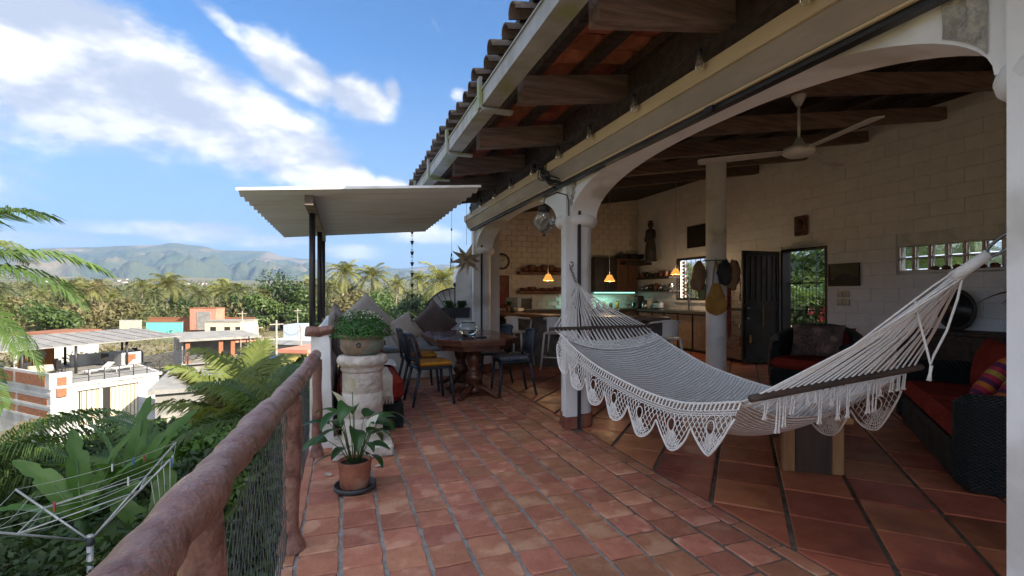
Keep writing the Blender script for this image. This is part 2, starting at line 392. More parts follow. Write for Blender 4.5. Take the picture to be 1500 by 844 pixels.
# ================================================================== diagonal clay tiles indoors
def clip(poly, a, b, c):     # keep a*x+b*y>=c
    o = []
    for i in range(len(poly)):
        p, q = poly[i], poly[(i+1) % len(poly)]; dp = a*p[0]+b*p[1]-c; dq = a*q[0]+b*q[1]-c
        if dp >= 0: o.append(p)
        if dp*dq < 0: t = dp/(dp-dq); o.append((p[0]+(q[0]-p[0])*t, p[1]+(q[1]-p[1])*t))
    return o
def interior_floor():
    R = random.Random(5)
    fl = MB().span((2.187,-4.2,-.26), (7.8,11.5,-.013)).build('interior_floor', m_grout2)
    tag(fl, 'large red clay floor tiles laid diagonally inside the house', kind='structure')
    pit = .42; g = .009; q2 = 1/math.sqrt(2); L = []
    for i in range(-22, 20):
        for j in range(-10, 40):
            p0, q0 = -.17+pit*i, 2.87+pit*j; g2 = .014
            sq = [(p0+g2, q0+g), (p0+pit-g2, q0+g), (p0+pit-g2, q0+pit-g), (p0+g2, q0+pit-g)]
            poly = [((q+p)*q2, (q-p)*q2) for p, q in sq]
            n0 = 4
            full = poly
            for cl in ((1,0,2.205),(-1,0,-7.79),(0,-1,-11.49),(0,1,-4.1)):
                poly = clip(poly, *cl)
                if len(poly) < 3: break
            if len(poly) < 3: continue
            ar = abs(sum(poly[k][0]*poly[(k+1) % len(poly)][1]-poly[(k+1) % len(poly)][0]*poly[k][1] for k in range(len(poly))))/2
            if ar < .004: continue
            cx = sum(p[0] for p in poly)/len(poly); cy = sum(p[1] for p in poly)/len(poly)
            d = in_view((cx, cy, 0)); L.append((d if d else 99, cx, cy, poly, len(poly) == 4 and ar > .15))
    L.sort(key=lambda t: t[0])
    def tile(poly, cx, cy):
        # top edge slightly rounded
        n = len(poly); P = [(x-cx, y-cy) for x, y in poly]
        if sum(P[k][0]*P[(k+1) % n][1]-P[(k+1) % n][0]*P[k][1] for k in range(n)) < 0: P = P[::-1]
        vs = [(x, y, -.03) for x, y in P]+[(x, y, -.005) for x, y in P]+[(x*.975, y*.975, 0) for x, y in P]
        return MB().add(vs, [(i, (i+1) % n, n+(i+1) % n, n+i) for i in range(n)]+[(n+i, n+(i+1) % n, 2*n+(i+1) % n, 2*n+i) for i in range(n)]+[tuple(range(2*n, 3*n))])
    shared = None; rest = MB()
    for k, (d, cx, cy, poly, full) in enumerate(L):
        if k < 300 and d < 90:
            if full:
                if shared is None: shared = tile(poly, cx, cy).mesh('tile', m_tile)
                me = shared
            else: me = tile(poly, cx, cy).mesh('tile', m_tile)
            piece('tile', me, fl, (cx, cy, R.uniform(-.002, .002)), (R.uniform(-.005,.005), R.uniform(-.005,.005), 0))
        else:
            b = tile(poly, cx, cy); rest.add([(p[0]+cx, p[1]+cy, p[2]) for p in b.v], b.f)
    tag(rest.build('distant_tiles', m_tile, fl), kind='stuff')
interior_floor()

# ================================================================== the house
house = thing('house', 'white arcaded house with clay tile roof and dark rafters along the terrace', 'house', (4.5, 4, 0))
XB = 7.8; YK = 11.5
def rafz(X): return 2.464+.16*X
def roofz(X): return 2.70+.16*X
OPEN = [(5.92,6.83,0,2.14), (3.62,4.84,1.645,2.035), (8.69,9.87,1.16,2.18)]
def back_wall():
    R = random.Random(11)
    ys = sorted({-4.2, YK+.3}|{o[0] for o in OPEN}|{o[1] for o in OPEN}); zs = sorted({-.26, 4.03}|{o[2] for o in OPEN}|{o[3] for o in OPEN})
    mb = MB()
    for a, b in zip(ys, ys[1:]):
        run = None
        segs = []
        for c, d in zip(zs, zs[1:]):
            my, mz = (a+b)/2, (c+d)/2
            solid = not any(o[0] < my < o[1] and o[2] < mz < o[3] for o in OPEN)
            if solid:
                if run: run[1] = d
                else: run = [c, d]; segs.append(run)
            else: run = None
        for c, d in segs: mb.span((XB+.035, a, c), (XB+.23, b, d))
    w = mb.build('back_wall', m_mortar, house, world=True)
    # painted blocks
    L = []; H = .2; Lb = .4
    for r in range(20):
        z0 = r*H; y = -1.6+(Lb/2 if r % 2 else 0)
        while y < YK:
            rects = [(y+.0012, min(y+Lb-.0012, YK))]
            for o in OPEN:
                if o[2] < z0+H-.02 and o[3] > z0+.02:
                    nr = []
                    for a, b in rects:
                        if b <= o[0] or a >= o[1]: nr.append((a, b))
                        else:
                            if a < o[0]: nr.append((a, o[0]))
                            if b > o[1]: nr.append((o[1], b))
                    rects = nr
            for a, b in rects:
                if b-a > .03:
                    zz0, zz1 = z0+.0014, z0+H-.0014
                    for o in OPEN:
                        if a < o[1] and b > o[0]:
                            if o[2] <= zz0+.02 < o[3] and o[3] < zz1: zz0 = o[3]
                            elif zz0 < o[2] < zz1: zz1 = o[2]
                    if zz1-zz0 > .02: L.append((a, b, zz0, zz1))
            y += Lb
    L2 = []
    for a, b, c, d in L:
        dd = in_view((XB, (a+b)/2, (c+d)/2)); L2.append((dd if dd else 99, a, b, c, d))
    L2.sort()
    full = MB().box((0,0,0), (.04, .3956, .1956), bev=.0025).mesh('block', m_block); rest = MB()
    wl = WM[w.name].inverted()
    for k, (dd, a, b, c, d) in enumerate(L2):
        ce = Vector((XB+.02+R.uniform(-.003,.003), (a+b)/2, (c+d)/2))
        if k < 300 and dd < 90: piece('block', full, w, wl@ce, (0, R.uniform(-.01,.01), R.uniform(-.006,.006)), (1, (b-a)/.3956, (d-c)/.1956))
        else: rest.box(ce, (.04, b-a, d-c), bev=.0025)
    tag(rest.build('distant_blocks', m_block, w, world=True), kind='stuff')
back_wall()
def end_wall():
    R = random.Random(12); mb = MB()
    mb.prism([(3.2,-.2),(XB+.2,-.2),(XB+.2,roofz(XB)+.1),(3.2,roofz(3.2)+.1)], 0, .2, lambda p: Vector((p.x, YK+.03+p.z, p.y)))
    mb.prism([(2.38,7.98),(2.58,7.98),(3.42,YK+.03),(3.2,YK+.03)], -.2, roofz(2.4))
    w = mb.build('end_wall', m_plaster, house, world=True)
    b = MB(); r = 0; z = 0
    while z < 3.9:
        x = 3.2-(.14 if r % 2 else 0)
        while x < XB:
            x0, x1 = max(x, 3.3), min(x+.28, XB-.005)
            if x1-x0 > .03 and z < roofz(x0)-.1: b.box(((x0+x1)/2, YK+.018+R.uniform(-.003,.003), z+.07), (x1-x0-.008, .03, .132), bev=.005)
            x += .28
        z += .14; r += 1
    tag(b.build('painted_bricks', m_plaster, w, world=True), kind='stuff')
    # walls the photograph does not reach: behind the camera and the outer corner
    sw = MB()
    for pl in ([(2.1,-.2),(3.0,-.2),(3.0,roofz(3.0)+.05),(2.1,roofz(2.1)+.05)], [(3.001,2.5),(6.6,2.5),(6.6,roofz(6.6)+.05),(3.001,roofz(3.)+.05)], [(6.601,-.2),(XB+.2,-.2),(XB+.2,roofz(XB)+.05),(6.601,roofz(6.6)+.05)]):  # gap is an added opening, out of view, letting sun brighten the room
        sw.prism(pl, 0, .2, lambda p: Vector((p.x, -4.2+p.z, p.y)))
    sw.build('side_wall', m_white, house, world=True)
end_wall()
COLY = (-2.7, .82, 4.35, 7.85)
def arches():
    mb = MB(); x0, x1 = 2.08, 2.36; top = lambda: 2.93
    hw = .165
    for y0, y1 in zip(COLY, COLY[1:]):
        a, b = y0+hw, y1-hw; cy, hs = (a+b)/2, (b-a)/2; n = 40
        def z(t): return 2.06+.40*math.sqrt(max(0, 1-abs(t)**2.3))
        ts = [math.sin((i/n-.5)*PI) for i in range(n+1)]
        for i in range(n):
            ya, yb = cy+hs*ts[i], cy+hs*ts[i+1]; za, zb = z(ts[i]), z(ts[i+1])
            mb.add([(x0,ya,za),(x0,yb,zb),(x0,yb,2.95),(x0,ya,2.95),(x1,ya,za),(x1,yb,zb),(x1,yb,2.95),(x1,ya,2.95)], [(0,3,2,1),(4,5,6,7),(0,1,5,4)])
    for y in COLY: mb.span((x0,y-hw,2.06), (x1,y+hw,2.95))
    mb.span((x0,-4.2,2.0), (x1,-2.866,2.95))
    aw = mb.build('arch_wall', m_white, house, world=True)
    for y in COLY:
        cp = MB().lathe([(.15,0),(.15,2.06)], (2.22,y,0), 32, cap=False).build('column', m_white, house, world=True)
        MB().torus((2.22,y,2.04), .15, .064, 36, 12).build('capital', m_white, cp, world=True)
        MB().lathe([(.162,0),(.166,.02),(.164,.13),(.152,.135)], (2.22,y,0), 32).build('base', m_terr, cp, world=True)
        for sg in (-1, 1):
            ya, yb = (y-.16, y-.08) if sg < 0 else (y+.03, y+.11); yr = y-.172 if sg < 0 else y+.122
            if y < 0 or (y > 4 and sg > 0) or (0 < y < 1 and sg < 0): continue
            MB().span((2.03,ya,.12), (2.152,yb,2.44)).build('screen_track', m_white, house, world=True)
            MB().span((2.154,yr-.012,0), (2.180,yr+.012,2.40)).build('track_rail', m_black, house, world=True)
            MB().span((2.026,ya-.004,0), (2.15,yb+.004,.118)).build('skirting', m_terr, house, world=True)
    # bare patch where an old beam end was cut out, and paint flakes on the middle spandrel
    R = random.Random(4)
    def fn(u, v):
        Y = 1.0+.13*v; zb = 2.075+.40*math.sqrt(max(0, 1-abs((Y-2.585)/1.6)**2.3)); z = zb+(2.9-zb)*u
        return (2.072-.012*math.sin(u*PI)**.3*math.sin(v*PI)**.3-.014*mnoise.noise((u*9, v*5, 1)), Y, z)
    MB().grid(fn, 30, 16).build('bare_patch', m_rough, aw, world=True)
    for k in range(5):
        MB().box((2.076, 4.16-.02*k, 2.2+.05*k), (.014, .05+.02*R.random(), .03+.03*R.random()), rot=Matrix.Rotation(.6+R.random(), 3, 'X')).build('flake', m_rough, aw, world=True)
arches()
def roof():
    R = random.Random(21)
    # rafters
    me = None
    for y in (-1.1, -.03, 1.03, 2.09, 3.135, 4.25, 5.29, 6.34, 7.40):
        x0, x1 = 1.165, XB
        mb = MB(); vs = []
        for X, zz in ((x0, 0), (x1, 0)):
            for a in (-.055, .055):
                for h in (0, .172): vs.append((X, a, rafz(X)+h))
        mb.add(vs, [(0,1,3,2),(4,6,7,5),(0,4,5,1),(2,3,7,6),(1,5,7,3),(0,2,6,4)])
        if me is None: mb.v = [(p[0]-4.5, p[1], p[2]) for p in mb.v]; me = mb.mesh('rafter', m_rafter)
        piece('rafter', me, house, (0, y-4, 0))
    # purlins
    pm = MB().box((0,0,0), (.07, 12.0, .058)).mesh('purlin', m_darkwood)
    for x in (1.27, 1.62, 1.98, 2.6, 3.4, 4.2, 5.0, 5.8, 6.6, 7.4):
        o = piece('purlin', pm, house, (x-4.5, 1.85-4, roofz(x)-.031), (0, -.158, 0))
    # deck over everything
    mb = MB(); xs = (.95, 8.2)
    def slab(poly, h0, h1):
        n = len(poly); vs = [(x, y, roofz(x)+h0) for x, y in poly]+[(x, y, roofz(x)+h1) for x, y in poly]
        mb.add(vs, [tuple(range(n-1,-1,-1)), tuple(range(n, 2*n))]+[(i, (i+1) % n, n+(i+1) % n, n+i) for i in range(n)])
    slab([(.99,-4.4),(8.2,-4.4),(8.2,7.9),(.99,7.9)], .085, .12); slab([(2.45,7.902),(8.2,7.902),(8.2,YK+.3),(3.3,YK+.3)], .085, .12)
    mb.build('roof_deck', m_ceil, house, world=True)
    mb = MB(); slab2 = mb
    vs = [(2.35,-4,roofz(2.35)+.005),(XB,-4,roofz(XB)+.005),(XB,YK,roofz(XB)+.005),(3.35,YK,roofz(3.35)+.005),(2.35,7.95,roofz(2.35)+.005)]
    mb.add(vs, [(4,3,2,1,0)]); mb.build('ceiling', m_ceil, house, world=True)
    # far kitchen rafters, seen dark against the wall
    for y in (8.45, 9.5, 10.55):
        piece('rafter', me, house, (0.95, y-4, .0), (0,0,0), (.85,1,1)) if False else None
    # clay tiles seen from below
    n = 6; w, L = .205, .36; vs = []
    for e, xx in enumerate((-L/2, L/2)):
        for t in range(n+1):
            a = t/n*2-1; vs.append((xx, a*w/2*(1-.06*e), .035*a*a-.0))
    for e, xx in enumerate((-L/2, L/2)):
        for t in range(n+1):
            a = t/n*2-1; vs.append((xx, a*w/2*(1-.06*e), .035*a*a+.012))
    k = n+1; fs = []
    for t in range(n):
        fs += [(t, t+1, k+t+1, k+t), (2*k+t, 3*k+t, 3*k+t+1, 2*k+t+1), (t, 2*k+t, 2*k+t+1, t+1)]
    tm = MB().add(vs, fs, True).mesh('roof_tile', m_clay)
    cover = []
    for y in [ -.5+.208*i for i in range(41)]:
        for r in range(4):
            x = 1.235+.28*r
            piece('roof_tile', tm, house, (x-4.5, y-4+R.uniform(-.006,.006), roofz(x)+.012+R.uniform(-.002,.003)), (0, -.158+.05, R.uniform(-.02,.02)))
    # covers at the eave
    n = 8; vs = []
    for rr in (.064, .054):
        for xx, f in ((-.2, 1), (.2, .88)):
            for t in range(n+1): a = PI*t/n; vs.append((xx, rr*f*math.cos(a), rr*f*math.sin(a)))
    k = n+1; fs = []
    for t in range(n): fs += [(t, k+t, k+t+1, t+1), (2*k+t, 2*k+t+1, 3*k+t+1, 3*k+t), (t, t+1, 2*k+t+1, 2*k+t)]
    cm = MB().add(vs, fs, True).mesh('cover_tile', m_clay_dark)
    for y in [-.5+.104+.208*i for i in range(41)]:
        piece('cover_tile', cm, house, (1.10-4.5+R.uniform(-.02,.02), y-4+R.uniform(-.008,.008), roofz(1.10)+.035), (0, -.17, R.uniform(-.05,.05)))
    # gutter: box section in lengths with straps
    y0 = -2.
    for i, y1 in enumerate((1.5, 4.45, 5.5, 6.6, 7.9)):
        mb = MB(); t = .006; zb = 2.655+.004*i; a, b = y0+.006, y1-.006
        mb.span((.93,a,zb), (.93+t,b,zb+.11)); mb.span((1.05,a,zb), (1.05+t,b,zb+.13)); mb.span((.93+t,a,zb), (1.05,b,zb+t)); mb.span((.92,a,zb+.104), (.9295,b,zb+.114))
        mb.span((.93+t,a,zb+t), (1.05,a+.004,zb+.10)); mb.span((.93+t,b-.004,zb+t), (1.05,b,zb+.10))
        mb.build('gutter', m_gutter, house, world=True); y0 = y1
    for y in (3.30, 4.45, 5.5, 6.6):
        mb = MB().span((.905,y-.03,2.64), (.927,y+.03,2.86)).span((.927,y-.03,2.628), (1.16,y+.03,2.648)); mb.build('gutter_strap', m_gutter, house, world=True)
roof()
def housings():
    for y0, y1 in ((-3.,4.33), (4.37,7.76)):
        prof = [(1.905,2.60),(1.905,2.508),(1.945,2.415),(1.955,2.40),(2.04,2.392),(2.075,2.392),(2.075,2.62)]
        h = MB().prism(prof, y0, y1, lambda p: Vector((p.x, p.z, p.y))).build('blind_housing', m_housing, house, world=True)
        MB().span((1.888,y0,2.512), (1.903,y1,2.598)).build('front_board', m_cream, h, world=True)
        MB().span((1.958,y0,2.386), (1.974,y1,2.3985)).build('trim', m_cream, h, world=True)
        MB().span((1.985,y0,2.362), (2.035,y1,2.3895)).build('bottom_rail', m_black, h, world=True)
        MB().span((2.0,y0,2.63), (2.077,y1,2.96)).build('valance', m_darkwood, h, world=True)
    MB().box((1.975,2.2,2.37), (.04,.06,.04), bev=.006).build('latch', m_black, house, world=True)
housings()
# ================================================================== materials
m_log = M('log_paint', (.25,.13,.105), (.18,.085,.068), scale=14, rough=.33, bump=.6, bscale=55, spec=.5, bdist=.014, col3=(.11,.045,.036), scale3=7)
m_net = M('dark_net', (.075,.085,.09), rough=.6)
m_stone = M('pale_stone', (.56,.51,.47), (.42,.375,.345), scale=9, rough=.85, bump=.7, bscale=30, col3=(.66,.63,.59), scale3=4, bdist=.03)
m_celadon = M('aged_glazed_pot', (.23,.165,.115), (.15,.105,.07), scale=9, rough=.5, bump=.3, bscale=20, col3=(.16,.22,.18), scale3=5)
m_leafy = M('small_leaf', (.055,.17,.03), (.03,.10,.018), scale=3, rough=.5, transl=.25, rand=.1)
m_lily = M('lily_leaf', (.035,.10,.028), (.022,.065,.02), scale=5, rough=.35, transl=.2, rand=.3, spec=.5)
m_spathe = M('white_spathe', (.75,.77,.68), rough=.5, transl=.2)
m_stem = M('green_stem', (.06,.13,.035), rough=.5)
m_pot = M('terracotta_pot', (.34,.135,.085), (.24,.085,.055), scale=9, rough=.7, bump=.3, bscale=30, col3=(.42,.24,.17), scale3=5)
m_saucer = M('grey_plastic', (.06,.065,.075), rough=.45)
m_soil = M('soil', (.04,.03,.022), rough=.95, bump=.8, bscale=50)
m_wicker = M('dark_wicker', (.030,.044,.048), (.020,.030,.034), rough=.5, kind='weave', bump=1., bscale=170, bdist=.012, spec=.45)
m_redc = M('red_cushion', (.24,.030,.020), (.18,.022,.016), scale=6, rough=.95, bump=.25, bscale=140, spec=.15, bdist=.01)
m_throw = M('cream_throw', (.52,.47,.41), (.40,.36,.31), scale=26, rough=.95, bump=.6, bscale=120, sheen=.3)
m_throw2 = M('white_towel', (.68,.70,.74), (.60,.62,.66), scale=8, rough=.95, bump=.4, bscale=120)
m_cbrown = M('brown_cushion', (.10,.072,.068), (.075,.052,.05), scale=6, rough=.9, bump=.3, bscale=150, sheen=.3, bdist=.008)
m_ccream = M('cream_cushion', (.50,.46,.42), (.42,.38,.345), scale=5, rough=.9, bump=.3, bscale=150, sheen=.2, bdist=.008)
m_cwhite = M('white_cushion', (.72,.74,.78), (.62,.64,.69), scale=5, rough=.9, bump=.3, bscale=150, bdist=.008)
m_cbeige = M('beige_cushion', (.44,.39,.35), (.36,.315,.28), scale=5, rough=.9, bump=.4, bscale=130, bdist=.008)
m_mat = M('grey_bench_pad', (.27,.29,.31), (.21,.23,.25), scale=7, rough=.95, bump=.3, bscale=90)
m_wood = M('polished_wood', (.155,.058,.030), (.085,.03,.017), scale=4, rough=.22, bump=.06, bscale=20, stretch=(6,1,6), coat=.4)
m_turn = M('turned_wood', (.13,.048,.026), (.07,.026,.015), scale=5, rough=.32, stretch=(1,1,4))
m_navy = M('navy_plastic', (.020,.030,.046), (.028,.038,.055), rough=.42)
m_yellow = M('yellow_pad', (.55,.24,.022), (.45,.18,.016), scale=8, rough=.9, bump=.3, bscale=120)
m_bluepad = M('blue_pad', (.20,.24,.31), (.10,.12,.17), scale=32, rough=.9, bump=.3, bscale=120)
m_brownpat = M('patterned_cloth', (.25,.12,.09), (.06,.04,.045), scale=28, rough=.9, col3=(.40,.22,.08), scale3=14)
m_glass = M('clear_glass', (.95,.98,.98), (.95,.98,.98), rough=.0, trans=1., ior=1.45)
m_water = M('water', (.9,.95,.95), (.9,.95,.95), rough=.0, trans=1., ior=1.33)
m_sheet = M('corrugated_sheet', (.60,.66,.73), (.52,.58,.65), scale=3, rough=.5, stretch=(.4,3,3), col3=(.52,.53,.54), scale3=2.)
m_post = M('black_post', (.020,.019,.022), (.035,.03,.032), scale=10, rough=.45)
m_steel = M('steel_beam', (.20,.17,.15), (.12,.10,.09), scale=7, rough=.6)
m_metalstar = M('pierced_tin', (.60,.54,.44), (.48,.43,.35), scale=12, rough=.5, metal=.35)
m_cord = M('white_cord', (.82,.80,.78), (.72,.70,.68), scale=60, rough=.9, bump=.3, bscale=300)
m_bulb = M('bulb_glass', (.85,.80,.72), (.85,.80,.72), rough=.05, trans=.85, ior=1.3)
m_planter = M('dark_planter', (.035,.035,.042), rough=.5)

def noisy_tube(pts, rad, n=14, sub=10, amp=.012, seed=0, sc=3.):
    """smooth Catmull-Rom path with lumpy radius"""
    P = [Vector(p) for p in pts]; Q = []
    for i in range(len(P)-1):
        p0, p1, p2, p3 = P[max(i-1, 0)], P[i], P[i+1], P[min(i+2, len(P)-1)]
        for k in range(sub):
            t = k/sub; Q.append(.5*((2*p1)+(p2-p0)*t+(2*p0-5*p1+4*p2-p3)*t*t+(3*p1-p0-3*p2+p3)*t**3))
    Q.append(P[-1]); m = MB(); rr = [rad*(1+.0*i) if not isinstance(rad, (list, tuple)) else rad[0]+(rad[1]-rad[0])*i/(len(Q)-1) for i in range(len(Q))]
    m.tube(Q, rr, n)
    nv = len(m.v); out = []
    for i, p in enumerate(m.v):
        c = Q[min(i//n, len(Q)-1)]; d = Vector(p)-c
        if d.length > 1e-6: p = Vector(p)+d.normalized()*amp*(mnoise.noise(Vector(p)*sc+Vector((seed, 0, 0)))+.4*mnoise.noise(Vector(p)*sc*3+Vector((seed, 9, 0))))
        out.append(tuple(p))
    m.v = out; return m

# ================================================================== log railing with wire net
def railing():
    t = thing('log_railing', 'rough brown log railing with black wire net along the terrace edge', 'railing', (-.26, 2.4, 0))
    path = [(-.31,-1.2,.98),(-.30,0,.96),(-.272,1.0,.925),(-.268,1.9,.872),(-.262,2.7,.822),(-.24,3.5,.80),(-.215,4.2,.825)]
    noisy_tube(path, .047, n=22, sub=40, amp=.015, seed=3, sc=5).build('handrail', m_log, t, world=True)
    for y, x, h, s in ((1.12,-.272,.88,1.), (2.70,-.255,.79,1.), (4.20,-.205,.78,.9), (-.45,-.3,.93,1.)):
        pts = [(x,y,0),(x+.0,y,.03),(x-.004,y,.12),(x+.003,y+.004,.4),(x,y,h)]
        m = noisy_tube(pts, .043*s, n=14, sub=8, amp=.010, seed=y, sc=5)
        m.v = [((p[0]-x)*(1+.55*max(0, 1-p[2]/.10))+x, (p[1]-y)*(1+.55*max(0, 1-p[2]/.10))+y, p[2]) for p in m.v]
        m.build('post', m_log, t, world=True)
    # hexagonal net
    mb = MB(); cw, ch = .062, .058; r = .0017
    ny, nz = int(4.9/cw), int(.74/ch)
    def wob(y, z): return Vector((-.275+.012*mnoise.noise((y*2.3, z*3, 0)), -.6+y+.004*mnoise.noise((y*9, z*9, 5)), .01+z+.004*mnoise.noise((y*9, z*9, 9))))
    for j in range(nz+1):
        for i in range(ny):
            off = cw/2 if j % 2 else 0
            y = i*cw+off; z = j*ch
            a = wob(y, z); b = wob(y, z+ch*.55); c_ = wob(y+cw/2, z+ch); d_ = wob(y-cw/2, z+ch)
            mb.tube([a, b], r*1.5, 3, cap=False); mb.tube([b, c_], r, 3, cap=False); mb.tube([b, d_], r, 3, cap=False)
    tag(mb.build('wire_net', m_net, t, world=True), kind='stuff')
railing()

# ================================================================== parapet, bench, end wall
def parapet():
    t = thing('parapet_wall', 'low white plastered parapet wall behind the stone pedestal', 'wall', (-.18, 6.2, 0))
    def fn(u, v):
        return None
    m = MB()
    prof = [(-.27,-.25),(-.06,-.25),(-.085,.15),(-.105,.6),(-.11,.92),(-.125,.965),(-.22,.97),(-.26,.95),(-.27,.6)]
    m.prism(prof, 4.36, 8.2, lambda p: Vector((p.x, p.z, p.y)))
    m.build('wall', m_white, t, world=True)
    # carved log end resting on the wall
    l = MB(); 
    lg = noisy_tube([(-.30,4.34,1.005),(-.22,4.36,.995),(-.19,4.37,.99),(-.15,4.36,1.0),(-.07,4.34,1.02)], .042, n=14, sub=6, amp=.012, seed=8, sc=6)
    solo('log_end', lg, m_log, 'saddle shaped brown log end on top of the white parapet', 'log', (-.19,4.36,.97), world=True)
    # far end: low wall rising to a high one
    e = thing('terrace_end_wall', 'white end wall of the terrace with a fan shaped iron quarter circle', 'wall', (1, 8.1, 0))
    MB().span((-.055,8.02,-.2), (1.80,8.2,.80)).build('low_wall', m_white, e, world=True)
    MB().prism([(1.802,-.2),(2.36,-.2),(2.36,1.98),(2.02,1.92),(1.86,1.76),(1.802,1.60)], 8.0, 8.22, lambda p: Vector((p.x, p.z, p.y))).build('high_wall', m_white, e, world=True)
    poly = [(1.80,.802)]+[(1.80-.56*math.sin(a), .802+.60*math.cos(a)) for a in [PI/2*k/14 for k in range(15)]]
    MB().prism(poly, 8.06, 8.14, lambda p: Vector((p.x, p.z, p.y))).build('fan_panel', m_white, e, world=True)
    MB().tube([(1.80-.57*math.sin(a), 8.045, .802+.61*math.cos(a)) for a in [PI/2*k/20 for k in range(21)]], .012, 6).build('fan_rim', m_iron, e, world=True)
    for k in range(1, 8):
        a = PI/2*k/8
        MB().tube([(1.80-.08*math.sin(a), 8.045, .802+.08*math.cos(a)), (1.80-.57*math.sin(a), 8.045, .802+.61*math.cos(a))], .006, 5).build('fan_rod', m_iron, e, world=True)
    MB().tube([(1.80,8.04,.80),(1.80,8.04,1.44)], .014, 8).ball((1.80,8.04,1.47), .04).build('finial', m_iron, e, world=True)
    b = thing('masonry_bench', 'built in white masonry bench at the far end of the terrace', 'bench', (1.2, 7.75, 0))
    MB().span((.5,7.55,0), (2.0,8.015,.40)).build('base', m_white, b, world=True)
    MB().box((1.25,7.76,.44), (1.46,.48,.075), bev=.025).build('seat_pad', m_mat, b, world=True)
parapet()

# ================================================================== stone pedestal and its pot
def pedestal():
    c = (.15, 4.20, 0)
    t = thing('stone_pedestal', 'pale carved stone column pedestal on a square plinth', 'pedestal', c)
    MB().box((0,0,.045), (.47,.44,.09), bev=.012).build('plinth', m_stone, t)
    MB().lathe([(.178,.09),(.18,.10),(.168,.118),(.164,.13),(.164,.30),(.160,.303),(.160,.308),(.164,.311),(.163,.50),(.159,.503),(.159,.508),(.162,.511),(.161,.67),(.160,.675)], n=36).build('shaft', m_stone, t)
    MB().lathe([(.160,.672),(.172,.682),(.178,.70),(.172,.714),(.180,.722),(.198,.735),(.207,.757),(.205,.785),(.19,.803),(.16,.812),(.0,.812)], n=36).build('capital', m_stone, t)
    p = thing('bowl_planter', 'aged brown and green ceramic bowl of leafy herbs on the stone pedestal', 'planter', (c[0]-.005, c[1], .813))
    prof = [(.12,0),(.135,.005),(.165,.035),(.182,.075),(.180,.11),(.170,.13),(.178,.142),(.192,.150),(.194,.165),(.183,.170),(.168,.150),(.0,.14)]
    MB().lathe(prof, n=36).build('bowl', m_celadon, p)
    for a in (-1.75, 1.4, -.2, 3.3):
        MB().torus((.186*math.cos(a), .186*math.sin(a), .092), .016, .005, 14, 6, rot=Matrix.Rotation(a, 3, 'Z')@Matrix.Rotation(PI/2, 3, 'Y')).build('ring_handle', m_iron, p)
    R = random.Random(2); mb = MB()
    for k in range(4200):
        while True:
            q = Vector((R.uniform(-1,1), R.uniform(-1,1), R.uniform(-.15,1)))
            if .55 < q.length < 1: break
        rr = 1+.32*mnoise.noise(q*2.7)
        pos = Vector((q.x*.235*rr, q.y*.225*rr, .17+q.z*.19*rr))
        n = (q+Vector((R.uniform(-.7,.7), R.uniform(-.7,.7), R.uniform(-.2,.9)))).normalized()
        a = n.orthogonal().normalized(); a = Matrix.Rotation(R.uniform(0, 6.28), 3, n)@a; b = n.cross(a); L = R.uniform(.009,.019)
        mb.add([pos-a*L*.2, pos+b*L*.45+a*L*.5, pos+a*L*1.25+n*L*.1, pos-b*L*.45+a*L*.5], [(0,1,2,3)])
    for k in range(60):
        q = Vector((R.uniform(-1,1), R.uniform(-1,1), R.uniform(.1,1))).normalized()
        mb.tube([(q.x*.06, q.y*.06, .15), (q.x*.15, q.y*.15, .15+q.z*.12), (q.x*.22, q.y*.21, .17+q.z*.17)], .0016, 4)
    tag(mb.build('foliage', m_leafy, p), kind='stuff')
    mb = MB()
    for k in range(40):
        q = Vector((R.uniform(-.5,.7), R.uniform(-.8,.5), R.uniform(.6,1))).normalized(); pos = Vector((q.x*.23, q.y*.22, .17+q.z*.195))
        mb.ball(pos, .0055, 6, 4)
    tag(mb.build('tiny_white_flowers', m_spathe, p), kind='stuff')
pedestal()

TORN = (1,.98,.95,1,.70,1,.97,1,.60,1,.92)
def leaf_blade(base, d, L, w, droop, fold=.25, nu=10, nv=4, twist=0., shape=1.0, wave=0., torn=None):
    """a leaf: grid along a drooping midrib"""
    d = Vector(d).normalized(); m = MB(); base = Vector(base)
    side = d.cross(Vector((0,0,1)))
    if side.length < .1: side = Vector((1,0,0))
    side.normalize(); side = Matrix.Rotation(twist, 3, d)@side
    pts = []; dirv = d.copy(); p = base.copy()
    for i in range(nu+1):
        pts.append((p.copy(), dirv.copy())); p = p+dirv*(L/nu); dirv = (dirv+Vector((0,0,-droop/nu))).normalized()
    def fn(u, v):
        i = min(int(round(u*nu)), nu); c, t = pts[i]; n = side.cross(t).normalized()
        W = w*.5*(math.sin(PI*min(1, u**.62*1.0))**.8 if shape == 1 else (math.sin(PI*u**shape))**.55)
        a = v*2-1
        if torn and 0 < i < nu: W *= torn.choice((1,1,1,.93,.62)) if False else TORN[(i*7+(3 if a < 0 else 0)) % 11]
        return c+side*a*W+n*(abs(a)*W*fold+wave*W*math.sin(u*17+a*3))
    return m.grid(fn, nu, nv)

